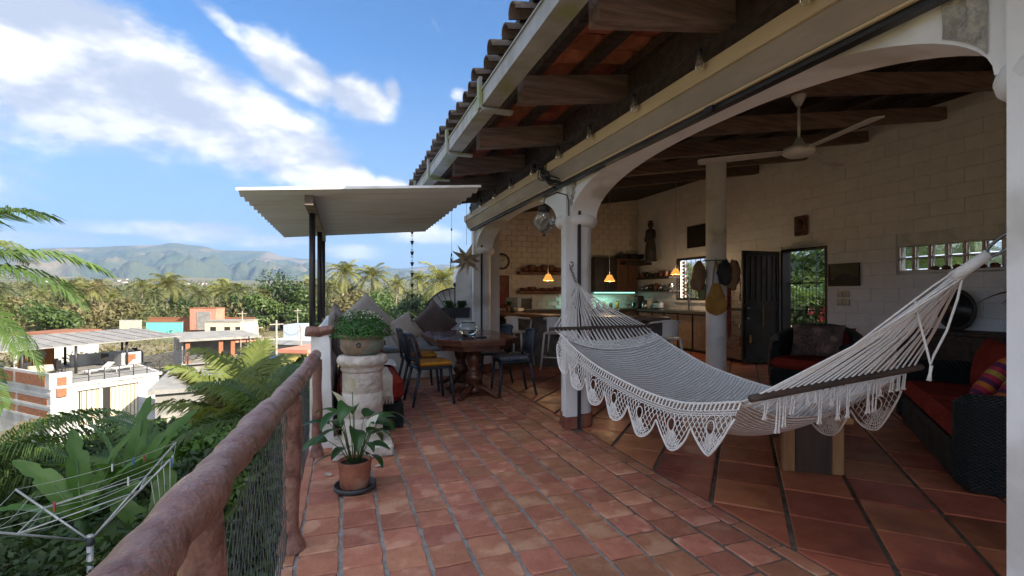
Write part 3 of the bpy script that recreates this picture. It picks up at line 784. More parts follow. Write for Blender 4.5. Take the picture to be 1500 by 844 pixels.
def lily():
    g = gp(520, 716); R = random.Random(9)
    s = solo('plant_saucer', MB().lathe([(.10,0),(.128,.004),(.136,.012),(.138,.034),(.130,.034),(.126,.016),(.0,.012)], n=36), m_saucer,
             'round grey saucer on the brick floor under the clay pot', 'saucer', (g.x, g.y, .003))
    t = thing('potted_peace_lily', 'peace lily with white flowers in a clay pot on a saucer', 'plant', (g.x, g.y, .016))
    MB().lathe([(.088,0),(.096,.004),(.102,.09),(.108,.165),(.111,.172),(.109,.182),(.097,.182),(.095,.16),(.0,.158)], n=36).build('pot', m_pot, t)
    MB().lathe([(.094,.161),(.05,.166),(.0,.168)], n=20).build('soil', m_soil, t)
    specs = [(-1.9,.52,.20,.10),(2.6,.40,.21,.085),(-2.6,.30,.20,.08),(-.35,.34,.22,.075),(.5,.28,.2,.08),(-1.2,.20,.18,.075),(1.6,.42,.2,.08),
             (2.1,.26,.21,.08),(-2.1,.16,.18,.08),(-.8,.28,.20,.07),(0.05,.22,.22,.07),(-2.9,.22,.2,.075),(-1.55,.33,.21,.10),(1.1,.34,.2,.08),(-.1,.40,.24,.06),
             (-2.35,.46,.19,.08),(.9,.18,.2,.08),(-1.0,.10,.17,.08),(2.9,.33,.24,.08),(-2.75,.10,.16,.06),(-.5,.14,.16,.07),(.25,.33,.19,.07)]
    for a, h, L, w in specs:
        out = R.uniform(.04,.13); b0 = Vector((.03*math.cos(a), .03*math.sin(a), .16)); b1 = Vector(((.05+out)*math.cos(a), (.05+out)*math.sin(a), .16+h*.8))
        up = R.uniform(.15,.7)
        lf = leaf_blade(b1, (math.cos(a), math.sin(a), up), L*R.uniform(.9,1.15), w*1.1, R.uniform(.9,2.0), twist=R.uniform(-.5,.5)).build('leaf', m_lily, t)
        MB().tube([b0, (b0+b1)/2+Vector((0,0,.03)), b1], [.004,.0032,.0022], 5).build('stalk', m_stem, lf)
    for a, h, tw in ((-1.75,.50,.6), (-2.7,.40,.2), (-.35,.22,.9)):
        b1 = Vector((.10*math.cos(a), .10*math.sin(a), .16+h)); f = leaf_blade(b1, (math.cos(a)*.4, math.sin(a)*.4, .9), .125, .08, .5, fold=.5, twist=tw).build('flower', m_spathe, t)
        MB().tube([(.02*math.cos(a), .02*math.sin(a), .16), b1], .003, 5).build('stalk', m_stem, f)
    for i, (x, y, rz) in enumerate(((556,684,.4), (480,697,2.0))):
        q = gp(x, y); solo('fallen_leaf', leaf_blade((-.04,0,.004), (1,0,.12), .085, .045, .25, fold=.2), m_throw, ('curled pale dry leaf on the bricks right of the clay pot', 'small pale dry leaf on the bricks left of the clay pot')[i], 'leaf', (q.x, q.y, .004), rz, 'dry leaves on the terrace')
lily()

# ================================================================== sofa on the left, throws and cushions
def cushion(w, h, t, n=14):
    m = MB()
    def fn(sg):
        def f(u, v):
            a, b = u*2-1, v*2-1; k = (1-abs(a)**2.6)*(1-abs(b)**2.6)
            pin = 1-.07*(1-abs(a)**2)*0-.06*(1-b*b)*abs(a)**3; pin2 = 1-.06*(1-a*a)*abs(b)**3
            wr = .012*mnoise.noise((a*2.2+w*9, b*2.2, sg*3+h))
            return (a*w/2*pin, b*h/2*pin2, sg*(t/2*max(0, k)**.55+wr*k))
        return f
    m.grid(fn(1), n, n); g2 = MB().grid(fn(-1), n, n); m.add(g2.v, [f[::-1] for f in g2.f], True); return m
def put_cushion(label, mat, pos, w, h, t, tilt, rz, roll=0., group='scatter cushions on the terrace seat', name='cushion'):
    o = solo(name, cushion(w, h, t), mat, label, 'cushion', pos, group=group)
    o.rotation_euler = (Matrix.Rotation(rz, 3, 'Z')@Matrix.Rotation(tilt, 3, 'X')@Matrix.Rotation(roll, 3, 'Z')).to_euler(); return o
def sofa():
    t = thing('wicker_daybed', 'dark wicker day bed with a red seat along the white parapet', 'sofa', (.22, 6.0, 0))
    MB().span((-.04,4.75,.02), (.55,7.5,.25)).build('base', m_wicker, t, world=True)
    MB().box((.25,6.12,.385), (.62,2.76,.27), bev=.07).build('seat_cushion', m_redc, t, world=True)
    # cream throw over the near end with fringe
    th = thing('cream_throw', 'cream woven throw with fringe over the near end of the day bed', 'blanket', (.3,4.8,.5))
    def fn(u, v):
        x = .10+.34*v+.01*mnoise.noise((u*5, v*4, 0)); s = u*.80
        if s < .6: y, z = 5.30-s, .532
        elif s < .66: q = (s-.6)/.06*PI/2; y, z = 4.70-.04*math.sin(q), .492+.04*math.cos(q)
        else: y, z = 4.655-.02*math.sin((s-.66)*6), .492-(s-.66)
        return (x, y, z+.008*mnoise.noise((u*9, v*9, 2)))
    MB().grid(fn, 40, 16).build('cloth', m_throw, th, world=True)
    mb = MB(); R = random.Random(1)
    for k in range(26):
        p = Vector(fn(1, k/25)); mb.tube([p, p+Vector((R.uniform(-.004,.004), -.004, -.04)), p+Vector((R.uniform(-.008,.008), -.004, -.075))], .0045, 5)
    tag(mb.build('fringe', m_throw, th, world=True), kind='stuff')
    def fn2(u, v):
        x = -.03+.28*v; y = 4.9+.02*math.sin(v*9)-u*.36
        z = .545 if y > 4.70 else .545-(4.70-y)*2.2
        return (x, max(y, 4.645), z+.01*mnoise.noise((u*7, v*7, 4)))
    solo('folded_cloth', MB().grid(fn2, 16, 10), m_brownpat, 'small patterned brown cloth at the left corner of the day bed', 'cloth', (.1,4.8,.54), world=True)
    def fn3(u, v):
        x = .22+.30*v+.03*u; y = 5.75-.42*u; return (x, y, .535+.012*math.sin(v*8+u*3)+.10*max(0, u-.0)*(1-u)+.004)
    solo('white_towel', MB().grid(fn3, 14, 10), m_throw2, 'crumpled white towel lying on the red day bed seat', 'towel', (.35,5.6,.54), world=True)
    T = math.radians
    put_cushion('large dark brown cushion leaning on the parapet behind the log rail', m_cbrown, (-.055,5.08,.93), .54, .50, .16, T(82), T(90), T(8))
    put_cushion('dark brown cushion behind the first one beside the canopy posts', m_cbrown, (-.04,6.0,.90), .5, .5, .16, T(78), T(92), T(30))
    put_cushion('big cream cushion standing behind the herb bowl', m_ccream, (.33,7.55,.90), .66, .66, .18, T(72), T(16), T(40))
    put_cushion('white cushion between the herb bowl and the cream cushion', m_cwhite, (.42,7.2,.72), .40, .40, .15, T(68), T(20), T(10))
    put_cushion('beige cushion turned on its corner on the far bench', m_cbeige, (.88,7.55,.755), .46, .46, .15, T(66), T(-6), T(32))
    put_cushion('large dark taupe cushion on its corner before the iron fan', m_cbrown, (1.38,7.80,.82), .62, .56, .18, T(70), T(4), T(42))
sofa()

# ================================================================== dining table, chairs
def table():
    c = (1.58, 6.32, 0)
    t = thing('dining_table', 'polished wooden dining table with clipped corners and turned pedestals', 'table', c)
    def octo(hx, hy, k): return [(-hx+k,-hy),(hx-k,-hy),(hx,-hy+k),(hx,hy-k),(hx-k,hy),(-hx+k,hy),(-hx,hy-k),(-hx,-hy+k)]
    MB().prism(octo(.53,.83,.25), .735, .765).build('tabletop', m_wood, t)
    MB().prism(octo(.515,.815,.245), .69, .733).build('edge_moulding', m_turn, t)
    MB().prism(octo(.43,.73,.2), .62, .689).build('apron', m_turn, t)
    prof = [(.10,.06),(.12,.08),(.075,.13),(.07,.17),(.10,.21),(.115,.25),(.09,.30),(.065,.33),(.09,.345),(.06,.36),(.085,.42),(.105,.50),(.07,.56),(.10,.58),(.11,.619)]
    for y in (-.36, .36):
        p = MB().lathe(prof, (0,y,0), 24).build('pedestal', m_turn, t)
        for k in range(4):
            a = PI/4+PI/2*k; m = MB()
            pts = [(.05,.13),(.16,.11),(.24,.07),(.31,.025),(.36,.028)]
            m.tube([(r*math.cos(a), y+r*math.sin(a), z) for r, z in pts], [.045,.042,.036,.025,.024], 10); m.build('foot', m_turn, p)
    MB().box((0,0,.15), (.07,.6,.06), bev=.01).build('stretcher', m_turn, t)
    o = onX(679, 478, 0) if False else at(679, 486, 6.25)
    b = thing('glass_bowl', 'round clear glass fishbowl on the dining table', 'bowl', (1.52, 6.02, .7655))
    MB().lathe([(.055,0),(.085,.012),(.118,.06),(.122,.10),(.105,.15),(.085,.172),(.095,.182),(.091,.182),(.080,.172),(.100,.148),(.116,.10),(.112,.06),(.08,.018),(.0,.012)], n=32).build('glass', m_glass, b)
    MB().lathe([(.0,.0135),(.079,.02),(.109,.06),(.1125,.085),(.0,.085)], n=32).build('water', m_water, b)
    solo('coaster', MB().box((0,0,.006), (.12,.09,.012), bev=.003), m_black, 'thin dark coaster beside the glass bowl', 'coaster', (1.63, 5.80, .7655), .3)
table()
def chair_proto():
    t = thing('dining_chair', 'dark', 'chair', (0,0,0), group='dark plastic dining chairs')
    MB().box((.0,0,.44), (.43,.42,.032), bev=.012).build('seat', m_navy, t)
    for sx, sy in ((1,1),(1,-1),(-1,1),(-1,-1)):
        top = Vector((sx*.185, sy*.185, .43)); bot = Vector((sx*.225-(.05 if sx < 0 else 0), sy*.215, 0))
        MB().tube([bot, top], [.015,.021], 8).build('leg', m_navy, t)
    f = MB()
    for sy in (-1, 1): f.tube([(-.20,sy*.195,.42),(-.225,sy*.195,.6),(-.275,sy*.185,.83)], [.020,.018,.016], 8)
    f.tube([(-.275,-.187,.825),(-.285,-.1,.84),(-.288,0,.843),(-.285,.1,.84),(-.275,.187,.825)], .020, 8)
    f.tube([(-.212,-.19,.53),(-.217,0,.53),(-.212,.19,.53)], .014, 8); f.build('back_frame', m_navy, t)
    sm = None
    for k in range(8):
        y = -.16+.32*k/7; MB().grid(lambda u, v: (-.214-.068*u**1.2-.012*(1-abs(y)/.2)*u, y-.0145+.029*v, .53+.30*u), 6, 1).grid(lambda u, v: (-.225-.068*u**1.2-.012*(1-abs(y)/.2)*u, y+.0145-.029*v, .53+.30*u), 6, 1).build('slat', m_navy, t)
    return t
ch0 = chair_proto()
spots = [((1.00,5.82,0), .12, 'dark slatted chair with a yellow cushion at the near side of the table'),
         ((.98,6.62,0), .05, 'dark slatted chair farther along the left side of the table'),
         ((2.10,5.98,0), PI-.05, 'dark slatted chair with a blue grey pad right of the table'),
         ((2.06,6.82,0), PI+.05, 'dark slatted chair at the far right corner of the table')]
for i, (p, rz, lab) in enumerate(spots):
    if i == 0: ch0.location = p; ch0.rotation_euler = (0,0,rz); ch0['label'] = lab
    else: copy_tree(ch0, None, p, rz, lab)
def pad(w, d, t):
    m = MB(); return m.box((0,0,t/2+.001), (w,d,t), bev=t*.45)
for p, rz, mat, lab in (((1.02,5.82,.457), .12, m_yellow, 'yellow seat pad on the near dining chair'), ((1.00,6.62,.457), .05, m_yellow, 'yellow seat pad on the farther left dining chair'),
                        ((2.08,5.98,.457), PI, m_bluepad, 'blue grey mottled seat pad on the right dining chair')):
    t = thing('seat_pad', lab, 'cushion', p, rz, 'pads on the dining chairs')
    pad(.40,.40,.05).build('pad', mat, t)
    for sy in (-1, 1): MB().tube([(-.18,sy*.18,.02),(-.21,sy*.185,0),(-.215,sy*.19,-.09),(-.20,sy*.2,-.13)], .005, 5).build('tie', mat, t)
def fn(u, v): return (.80+.16*u*.4+.02*v, 6.50+.30*v, .86-.36*u+.02*math.sin(v*12))
solo('patterned_cloth', MB().grid(lambda u, v: (.80+.12*u+.04*math.sin(v*8), 5.98+.24*v, .74-.23*u+.03*math.sin(u*5+v*6)), 12, 10), m_brownpat, 'patterned brown cloth hung inside the near chair back', 'cloth', (.86,6.1,.6), world=True)

# ================================================================== corrugated canopy
def canopy():
    t = thing('corrugated_canopy', 'corrugated metal canopy on three black posts over the terrace seat', 'canopy', (-.2, 5.9, .97))
    X0, X1, Y0, Y1 = -.80, 1.20, 4.28, 7.55
    def zz(x): return 2.135+.085*(x+.8)
    n = int((Y1-Y0)/.215*12)
    mb = MB()
    mb.grid(lambda u, v: (X0+(X1-X0)*v, Y0+(Y1-Y0)*u, zz(X0+(X1-X0)*v)+.022*math.sin((Y1-Y0)*u/.215*2*PI)), n, 3)
    mb2 = MB().grid(lambda u, v: (X0+(X1-X0)*v, Y0+(Y1-Y0)*u, zz(X0+(X1-X0)*v)+.0025+.022*math.sin((Y1-Y0)*u/.215*2*PI)), n, 3)
    mb.add(mb2.v, [f[::-1] for f in mb2.f], True); mb.build('sheet', m_sheet, t, world=True)
    m = MB(); m.add([(X0,Y0-.012,zz(X0)-.002),(X1,Y0-.012,zz(X1)-.002),(X1,Y0-.012,zz(X1)+.020),(X0,Y0-.012,zz(X0)+.020),(X0,Y0+.07,zz(X0)+.03),(X1,Y0+.07,zz(X1)+.03)], [(0,1,2,3),(3,2,5,4)]); m.build('flashing', m_white, t, world=True)
    MB().span((-.315,4.42,2.075), (-.245,7.5,2.16)).build('beam', m_steel, t, world=True)
    for y in (4.9, 6.3, 7.3): MB().add([], []) 
    for x, y in ((-.28,4.88), (-.28,6.35), (-.28,7.45)):
        MB().tube([(x,y,.965),(x,y,2.08)], .028, 12).build('post', m_post, t, world=True)
    r = thing('rain_chain', 'black cup rain chain hanging from the far edge of the canopy', 'rain chain', (1.0, 7.50, .85))
    z = 2.27; k = 0
    while z > .86:
        if k % 3 == 0: MB().lathe([(.012,-.03),(.030,.03),(.026,.03),(.010,-.026)], (1.0,7.5,z), 12).build('cup', m_black, r, world=True)
        MB().torus((1.0,7.5,z-.055), .014, .004, 12, 5, rot=Matrix.Rotation(PI/2, 3, 'X')@Matrix.Rotation((k % 2)*PI/2, 3, 'Y')).build('link', m_black, r, world=True)
        z -= .055; k += 1
canopy()

# ================================================================== hanging star, lanterns, string lights
def star():
    c = Vector((1.63, 6.55, 1.80)); R = random.Random(3)
    t = thing('star_lantern', 'pierced tin star lantern hanging under the eaves', 'lantern', c)
    dirs = []
    n = 16
    for i in range(n):
        z = 1-2*(i+.5)/n; r = math.sqrt(1-z*z); a = i*2.39996; dirs.append(Vector((r*math.cos(a), r*math.sin(a), z)))
    MB().ball((0,0,0), .065, 14, 10).build('core', m_metalstar, t)
    for d in dirs:
        q = d.to_track_quat('Z', 'Y').to_matrix(); m = MB(); m.lathe([(.05,.04),(.0005,.25)], n=4, rot=q, cap=False, smooth=False); m.build('spike', m_metalstar, t)
    MB().tube([(0,0,.2),(0,0,.95)], .0025, 4).build('cord', m_black, t)
    w = thing('wind_chime', 'thin dark wind chime left of the star lantern', 'wind chime', (1.48, 6.85, 2.3))
    MB().tube([(0,0,.3),(0,0,-.45)], .002, 4).build('cord', m_black, w)
    for k, z in enumerate((-.05,-.42,-.5)):
        MB().ball((0,0,z), (.012,.012,.03 if k else .02), 8, 6).build('bead', m_black, w)
    for k in range(3): MB().tube([(.02*math.cos(k*2.1), .02*math.sin(k*2.1), -.45), (.022*math.cos(k*2.1), .022*math.sin(k*2.1), -.68+.03*k)], .004, 6).build('chime_tube', m_iron, w)
star()
def wall_lantern():
    c = at(797, 325, 4.45)
    t = thing('swirl_lantern', 'swirled glass onion lantern on a curved iron hook by the middle column', 'lantern', c)
    m = MB(); prof = []
    ns = 36; nz = 20
    m_sw = M('swirl_glass', (.72,.72,.70), (.35,.34,.33), scale=3, rough=.12, trans=.75, ior=1.3)
    def fn(u, v):
        z = .085-.20*u; r = .092*math.sin(PI*min(1, (u*.86+.14)))**.75*(1 if u < .35 else 1-.25*(u-.35))
        a = v*2*PI; r *= 1+.09*math.sin(9*(a+u*1.9))
        return (r*math.cos(a), r*math.sin(a), z)
    m.grid(fn, nz, 72); m.build('glass_shade', m_sw, t)
    MB().lathe([(.02,-.135),(.012,-.118),(.0,-.11)], n=12).build('finial', m_black, t)
    MB().lathe([(.040,.08),(.054,.085),(.052,.125),(.058,.13),(.05,.14),(.015,.15),(.0,.152)], n=20).build('cap', m_black, t)
    hk = Vector((2.05, 4.17, 2.07))-c
    MB().tube([hk, hk+Vector((0,0,.14)), hk+Vector((-.02,0,.2)), hk*.5+Vector((0,0,.25)), Vector((.01,0,.225)), Vector((0,0,.19)), Vector((0,0,.15))], .006, 8).build('hook', m_black, t)
wall_lantern()
def string_lights():
    t = thing('string_lights', 'black string of clear light bulbs slung along the cream blind housing', 'string lights', (1.84, 4, 2.6))
    ys = [.2, .85, 1.5, 2.14, 2.77, 3.39, 3.98, 4.62, 5.3, 5.95, 6.6, 7.2]
    pts = []
    for a, b in zip(ys, ys[1:]):
        for k in range(6): u = k/6; pts.append((1.85+.01*math.sin(u*PI), a+(b-a)*u, 2.70-.055*math.sin(u*PI)))
    pts.append((1.85, ys[-1], 2.70))
    MB().tube(pts, .004, 5).build('wire', m_black, t, world=True)
    for y in ys:
        s = MB().tube([(1.85,y,2.705),(1.85,y,2.665)], .004, 5).lathe([(.010,.062),(.015,.058),(.016,.02),(.013,.018)], (1.85,y,2.605), 12).build('socket', m_black, t, world=True)
        MB().lathe([(.0125,.02),(.016,.005),(.025,-.02),(.026,-.035),(.018,-.052),(.0,-.058)], (1.85,y,2.605), 16).build('bulb', m_bulb, s, world=True)
    b = thing('cable_bundle', 'tangled bundle of black cables on the housing above the middle column', 'cables', (1.86, 4.3, 2.5))
    R = random.Random(5)
    for k in range(9):
        p = [Vector((1.86+R.uniform(-.03,.02), 4.55, 2.66+R.uniform(-.02,.03)))]
        for j in range(7): p.append(Vector((1.85+R.uniform(-.03,.03), 4.5-.05*j+R.uniform(-.05,.05), 2.62-.035*j+R.uniform(-.05,.05))))
        p.append(Vector((2.02, 4.16, 2.40))); m = noisy_tube(p, .006, n=6, sub=5, amp=0); m.build('cable', m_black, b, world=True)
    MB().box((1.862,4.62,2.62), (.05,.07,.09), bev=.01).build('transformer', m_black, b, world=True)
string_lights()
def planter():
    c = onY(668, 458, 7.93)
    t = thing('window_box', 'dark planter box with two small green plants on the white end wall', 'planter', (c.x, 7.93, c.z))
    MB().box((0,0,0), (.43,.13,.17), taper=1.08).build('trough', m_planter, t)
    R = random.Random(8)
    for x0 in (-.12, .10):
        m = MB()
        for k in range(110):
            q = Vector((R.gauss(0,.5), R.gauss(0,.5), R.uniform(0,1))); pos = Vector((x0+q.x*.06, q.y*.05, .09+q.z*.10)); n = Vector((R.gauss(0,1), R.gauss(0,1)-.6, R.gauss(.5,.6))).normalized(); a = n.orthogonal().normalized(); b = n.cross(a); L = .028
            m.add([pos-a*L, pos+b*L*.8, pos+a*L, pos-b*L*.8], [(0,1,2,3)])
        m.build('plant', m_lily, t)
    b = MB()
    for x0 in (-.15, .15): b.bar((x0,.065,.05), (x0,.07,-.02), .02)
    b.build('bracket', m_iron, t)
planter()
# ================================================================== hammock
m_fabric = M('hammock_weave', (.88,.88,.89), (.80,.80,.82), scale=30, rough=.9, kind='bands', bump=1., bscale=230, bdist=.010)
m_bar = M('spreader_wood', (.085,.062,.05), (.045,.033,.028), scale=5, rough=.6, stretch=(1,8,8), bump=.3, bscale=20)
m_chain = M('chain_steel', (.25,.25,.26), rough=.35, metal=.8)
def interp(x, xs, ys):
    for i in range(len(xs)-1):
        if x <= xs[i+1]:
            t = (x-xs[i])/(xs[i+1]-xs[i])
            y0, y1 = ys[i], ys[i+1]; m0 = (ys[i+1]-ys[max(i-1,0)])/(xs[i+1]-xs[max(i-1,0)]); m1 = (ys[min(i+2,len(xs)-1)]-ys[i])/(xs[min(i+2,len(xs)-1)]-xs[i]); h = xs[i+1]-xs[i]
            return (2*t**3-3*t*t+1)*y0+(t**3-2*t*t+t)*h*m0+(-2*t**3+3*t*t)*y1+(t**3-t*t)*h*m1
    return ys[-1]
HY0, HY1 = 3.70, 1.62
def hy(v): return HY0+(HY1-HY0)*v
def near_rim(v): return Vector((1.72-.03*math.sin(v*PI), hy(v), interp(v, [0,.17,.41,.74,1], [1.0,.885,.785,.735,.845])))
def far_rim(v): return Vector((2.62+.02*math.sin(v*PI), hy(v)-.06*v, interp(v, [0,.17,.41,.74,1], [1.0,.87,.745,.72,.93])))
def sag(v): return .235*(max(0, min(1, 4*v*(1-v))))**.42*(.62+.55*v)
def fab(u, v):
    n, f = near_rim(v), far_rim(v); p = n.lerp(f, u); p.z -= sag(v)*max(0, 1-(2*u-1)**2)**.85; return p
ham = thing('hammock', 'white woven hammock with crochet lace slung between the columns', 'hammock', (2.2, 2.6, 0))
def hammock():
    R = random.Random(17)
    b1a, b1b = Vector((1.70,3.74,1.015)), Vector((2.62,3.74,1.015)); b2a, b2b = Vector((1.70,1.60,.87)), Vector((2.63,1.55,.955))
    MB().grid(lambda v, u: fab(u, .03+.93*v), 110, 36).build('fabric', m_fabric, ham, world=True)
    for a, b in ((b1a, b1b), (b2a, b2b)):
        d = (b-a).normalized()
        MB().tube([a-d*.045, a, b, b+d*.045], [.0165,.017,.017,.0165], 12).build('spreader_bar', m_bar, ham, world=True)
    rg1, rg2 = Vector((2.12,4.13,1.40)), Vector((2.17,1.12,1.40))
    # suspension cords, two strands to every hole
    for ring, a, b, vv in ((rg1, b1a, b1b, .03), (rg2, b2a, b2b, .96)):
        n = 24
        for k in range(n):
            t = k/(n-1); p = a.lerp(b, t); q = fab(t, vv)
            mid = ring.lerp(p, .5); mid.z -= .01+.02*R.random()
            r0 = ring+Vector((R.uniform(-.012,.012), R.uniform(-.01,.01), R.uniform(-.02,.02)))
            pts = [r0, r0.lerp(p, .12)+Vector((0,0,-.004)), mid, p+Vector((0,0,.012)), p, (p+q)/2+Vector((0,0,-.006)), q]
            MB().tube(pts, [.0035,.0035,.0042,.0042,.0042,.0038,.0034], 6).build('cord', m_cord, ham, world=True)
    # short looped cords joining the weave to the bars
    for a, b, v0, v1 in ((b1a, b1b, .03, .085), (b2a, b2b, .96, .90)):
        m = MB()
        for k in range(46):
            t = (k+.5)/46; p = a.lerp(b, (round(t*23)/23)); q = fab(t, v1)+Vector((0,0,.006)); m.tube([p, (p+q)/2+Vector((0,0,R.uniform(-.02,0))), q], .0045, 5)
            if v0 < .5: m.tube([q+Vector((0,.012,.008)), q+Vector((R.uniform(-.006,.006),-.02,.006))], .007, 5)
        tag(m.build('loops', m_cord, ham, world=True), kind='stuff')
    # rings, wrapped neck and hooks
    def neck(ring, bars, hook):
        mid = (bars[0]+bars[1])/2; d = (hook-ring).normalized()
        MB().tube([ring-d*.03, ring+d*.02, ring+d*.10], [.026,.020,.018], 12).build('wrapping', m_cord, ham, world=True)
        e = ring+d*.10; q = (hook-e)
        m = MB(); L = q.length; side = d.cross(Vector((0,0,1))).normalized(); up = side.cross(d)
        n = 24; m.tube([e+d*(L*.5+math.cos(a)*(L*.5+.012))+up*math.sin(a)*.022 for a in [2*PI*k/n for k in range(n)]], .006, 7, closed=True)
        m.build('ring', m_chain, ham, world=True)
    neck(rg2, (b2a, b2b), Vector((2.175,.96,1.53)))
    # chain on the middle column
    p0, p1 = Vector((2.06,4.17,1.59)), rg1+Vector((0,.02,.02)); n = 7
    for k in range(n):
        c = p0.lerp(p1, (k+.5)/n); d = (p1-p0).normalized(); q = d.to_track_quat('X', 'Z').to_matrix()@Matrix.Rotation((k % 2)*PI/2, 3, 'X')
        MB().tube([c+q@Vector((.024*math.cos(a), .011*math.sin(a), 0)) for a in [2*PI*j/14 for j in range(14)]], .0032, 6, closed=True).build('chain_link', m_chain, ham, world=True)
    MB().tube([(2.06,4.15,1.62),(2.06,4.11,1.62),(2.06,4.095,1.60),(2.06,4.11,1.575),(2.06,4.13,1.585)], .005, 6).build('hook', m_black, ham, world=True)
    MB().tube([(2.2,.985,1.56),(2.19,.945,1.555),(2.175,.93,1.53),(2.175,.95,1.51)], .008, 8).build('hook', m_black, ham, world=True)
    MB().tube([(2.12,4.14,1.40),(2.06,4.12,1.30),(2.07,4.10,1.22),(2.10,4.10,1.16)], .005, 6).build('loose_cord', m_chain, ham, world=True)
    # hanging loop of cord by the right neck
    r = rg2; 
    MB().tube([r+Vector((0,.0,-.02)), r+Vector((-.005,.012,-.10)), r+Vector((-.015,.04,-.22)), r+Vector((-.02,.08,-.32)), r+Vector((-.02,.09,-.36)), r+Vector((-.025,.10,-.30)), r+Vector((-.03,.13,-.16)), r+Vector((-.03,.14,-.10))], .0045, 6).build('loose_cord', m_cord, ham, world=True)
    e = r+Vector((-.02,.088,-.36)); MB().tube([e, e+Vector((0,.004,-.03)), e+Vector((-.004,.006,-.06))], [.006,.005,.009], 6).build('knot', m_cord, ham, world=True)
    # crochet lace
    def lace(rim, L0, v0, v1, out, name, period=.285):
        m = MB(); ns = 400; P = [rim(v0+(v1-v0)*i/ns) for i in range(ns+1)]; S_ = [0]
        for i in range(ns): S_.append(S_[-1]+(P[i+1]-P[i]).length)
        tot = S_[-1]
        def pt(s, t):
            s = max(0, min(tot, s)); lo = 0
            i = min(ns-1, max(0, int(s/tot*ns)))
            while i > 0 and S_[i] > s: i -= 1
            while i < ns-1 and S_[i+1] < s: i += 1
            f = (s-S_[i])/max(1e-6, S_[i+1]-S_[i]); p = P[i].lerp(P[i+1], f)
            return p+Vector((out*(.05*math.sin(min(1, t/.12)*1.4)+.012*math.sin(s*21)*t/.2), 0, -t))
        npd = max(1, round(tot/period)); per = tot/npd
        def depth(s):
            ph = (s/per) % 1; a = abs(ph-.5)*2; fade = min(1, min(s, tot-s)/.20+.25)
            return (.115+.135*(1-a**2.4))*(.55+.45*fade)*L0
        def hole(s, t, k=1.):
            ph = ((s/per) % 1-.5)*per; return (ph/(.030*k))**2+((t-.115*L0)/(.034*k))**2
        def line(f, r, nseg, w=4):
            pts = [f(i/nseg) for i in range(nseg+1)]; m.tube(pts, r, w, cap=False)
        r = .0026
        line(lambda u: pt(tot*u, 0), .007, 120, 6)
        for q in (.036, .048, .058): line(lambda u: pt(tot*u, min(q, depth(tot*u)*.8)), .003, 160)
        s = 0
        while s < tot:
            m.tube([pt(s, 0), pt(s, .036)], .0055, 4, cap=False); s += .030
        s = 0
        while s < tot:
            m.tube([pt(s, .036), pt(s, .060)], .0024, 3, cap=False); s += .011
        # net
        step = .032; row = .024; k = 0; t = .060
        def ok(s, t): return 0 <= s <= tot and t <= depth(s)+.002 and hole(s, t) > 1
        while t < .27:
            s = (step/2 if k % 2 else 0)
            while s < tot:
                if ok(s, t):
                    for ds in (-step/2, step/2):
                        s2, t2 = s+ds, t+row
                        if ok(s2, t2): m.tube([pt(s, t), pt(s+ds*.62, t+row*.4), pt(s2, t2)], r, 3, cap=False)
                s += step
            t += row; k += 1
        # rims of the holes, radiating fans below them, thick scalloped hem
        for j in range(npd):
            c = (j+.5)*per
            line(lambda u: pt(c+.030*math.cos(2*PI*u), .115*L0+.034*math.sin(2*PI*u)), .0036, 20)
            dm = depth(c)
            for q in range(-5, 6):
                a = q/5*.95; s0 = c+.027*math.sin(a*.9); t0 = .115*L0+.034*math.cos(a*.9)
                s1 = c+per*.34*math.sin(a)*.9; t1 = depth(s1)
                if t1 > t0: m.tube([pt(s0, t0), pt((s0*.6+s1*.4), t0*.5+t1*.5), pt(s1, t1)], .0024, 3, cap=False)
            for kk in range(3):
                line(lambda u: pt(c+per*(.30-.03*kk)*(2*u-1), depth(c+per*(.30-.03*kk)*(2*u-1))-.012-.016*kk), .0026, 18)
        line(lambda u: pt(tot*u, depth(tot*u)), .0058, 260, 5)
        return tag(m.build(name, m_cord, ham, world=True), kind='stuff')
    lace(near_rim, 1., .035, .955, -1, 'crochet_lace')
    lace(far_rim, 1., .05, .97, 1, 'crochet_lace')
    # tassels under the near bar
    for k in range(17):
        t = .07+.9*k/16+R.uniform(-.02,.02); p = b2a.lerp(b2b, t)+Vector((-.005,.012,-.012)); L = R.choice((.07,.09,.1,.12,.15,.17)) if k < 14 else .09
        m = MB()
        for q in (-1, 1):
            a = p+Vector((q*.007,0,0)); m.tube([a, a+Vector((R.uniform(-.006,.006), .004, -L*.5)), a+Vector((R.uniform(-.008,.004), .006, -L*.88)), a+Vector((q*.003-.004, .006, -L))], [.0034,.0034,.004,.0075], 5)
        m.build('tassel', m_cord, ham, world=True)
hammock()
# ================================================================== living room
m_bench = M('acacia_wood', (.36,.20,.085), (.26,.13,.055), scale=3, rough=.45, stretch=(5,5,.7), bump=.1, bscale=20)
m_bench_dark = M('heartwood', (.065,.038,.024), (.035,.022,.015), scale=3, rough=.45, stretch=(6,6,.7))
m_fan = M('fan_white', (.62,.61,.60), rough=.4)
m_stain = M('stainless', (.32,.32,.33), (.26,.26,.27), rough=.3, metal=.9, stretch=(1,1,8))
m_pattern = M('geometric_fabric', (.16,.10,.08), (.05,.035,.035), scale=18, rough=.95, col3=(.26,.17,.13), scale3=9, bump=.3, bscale=90)
m_strpA = M('fuchsia_weave', (.42,.03,.07), rough=.95, bump=.3, bscale=120)
m_strpB = M('orange_weave', (.55,.17,.03), rough=.95, bump=.3, bscale=120)
m_strpC = M('purple_weave', (.10,.02,.08), rough=.95, bump=.3, bscale=120)
m_strpD = M('ochre_weave', (.40,.30,.06), rough=.95, bump=.3, bscale=120)
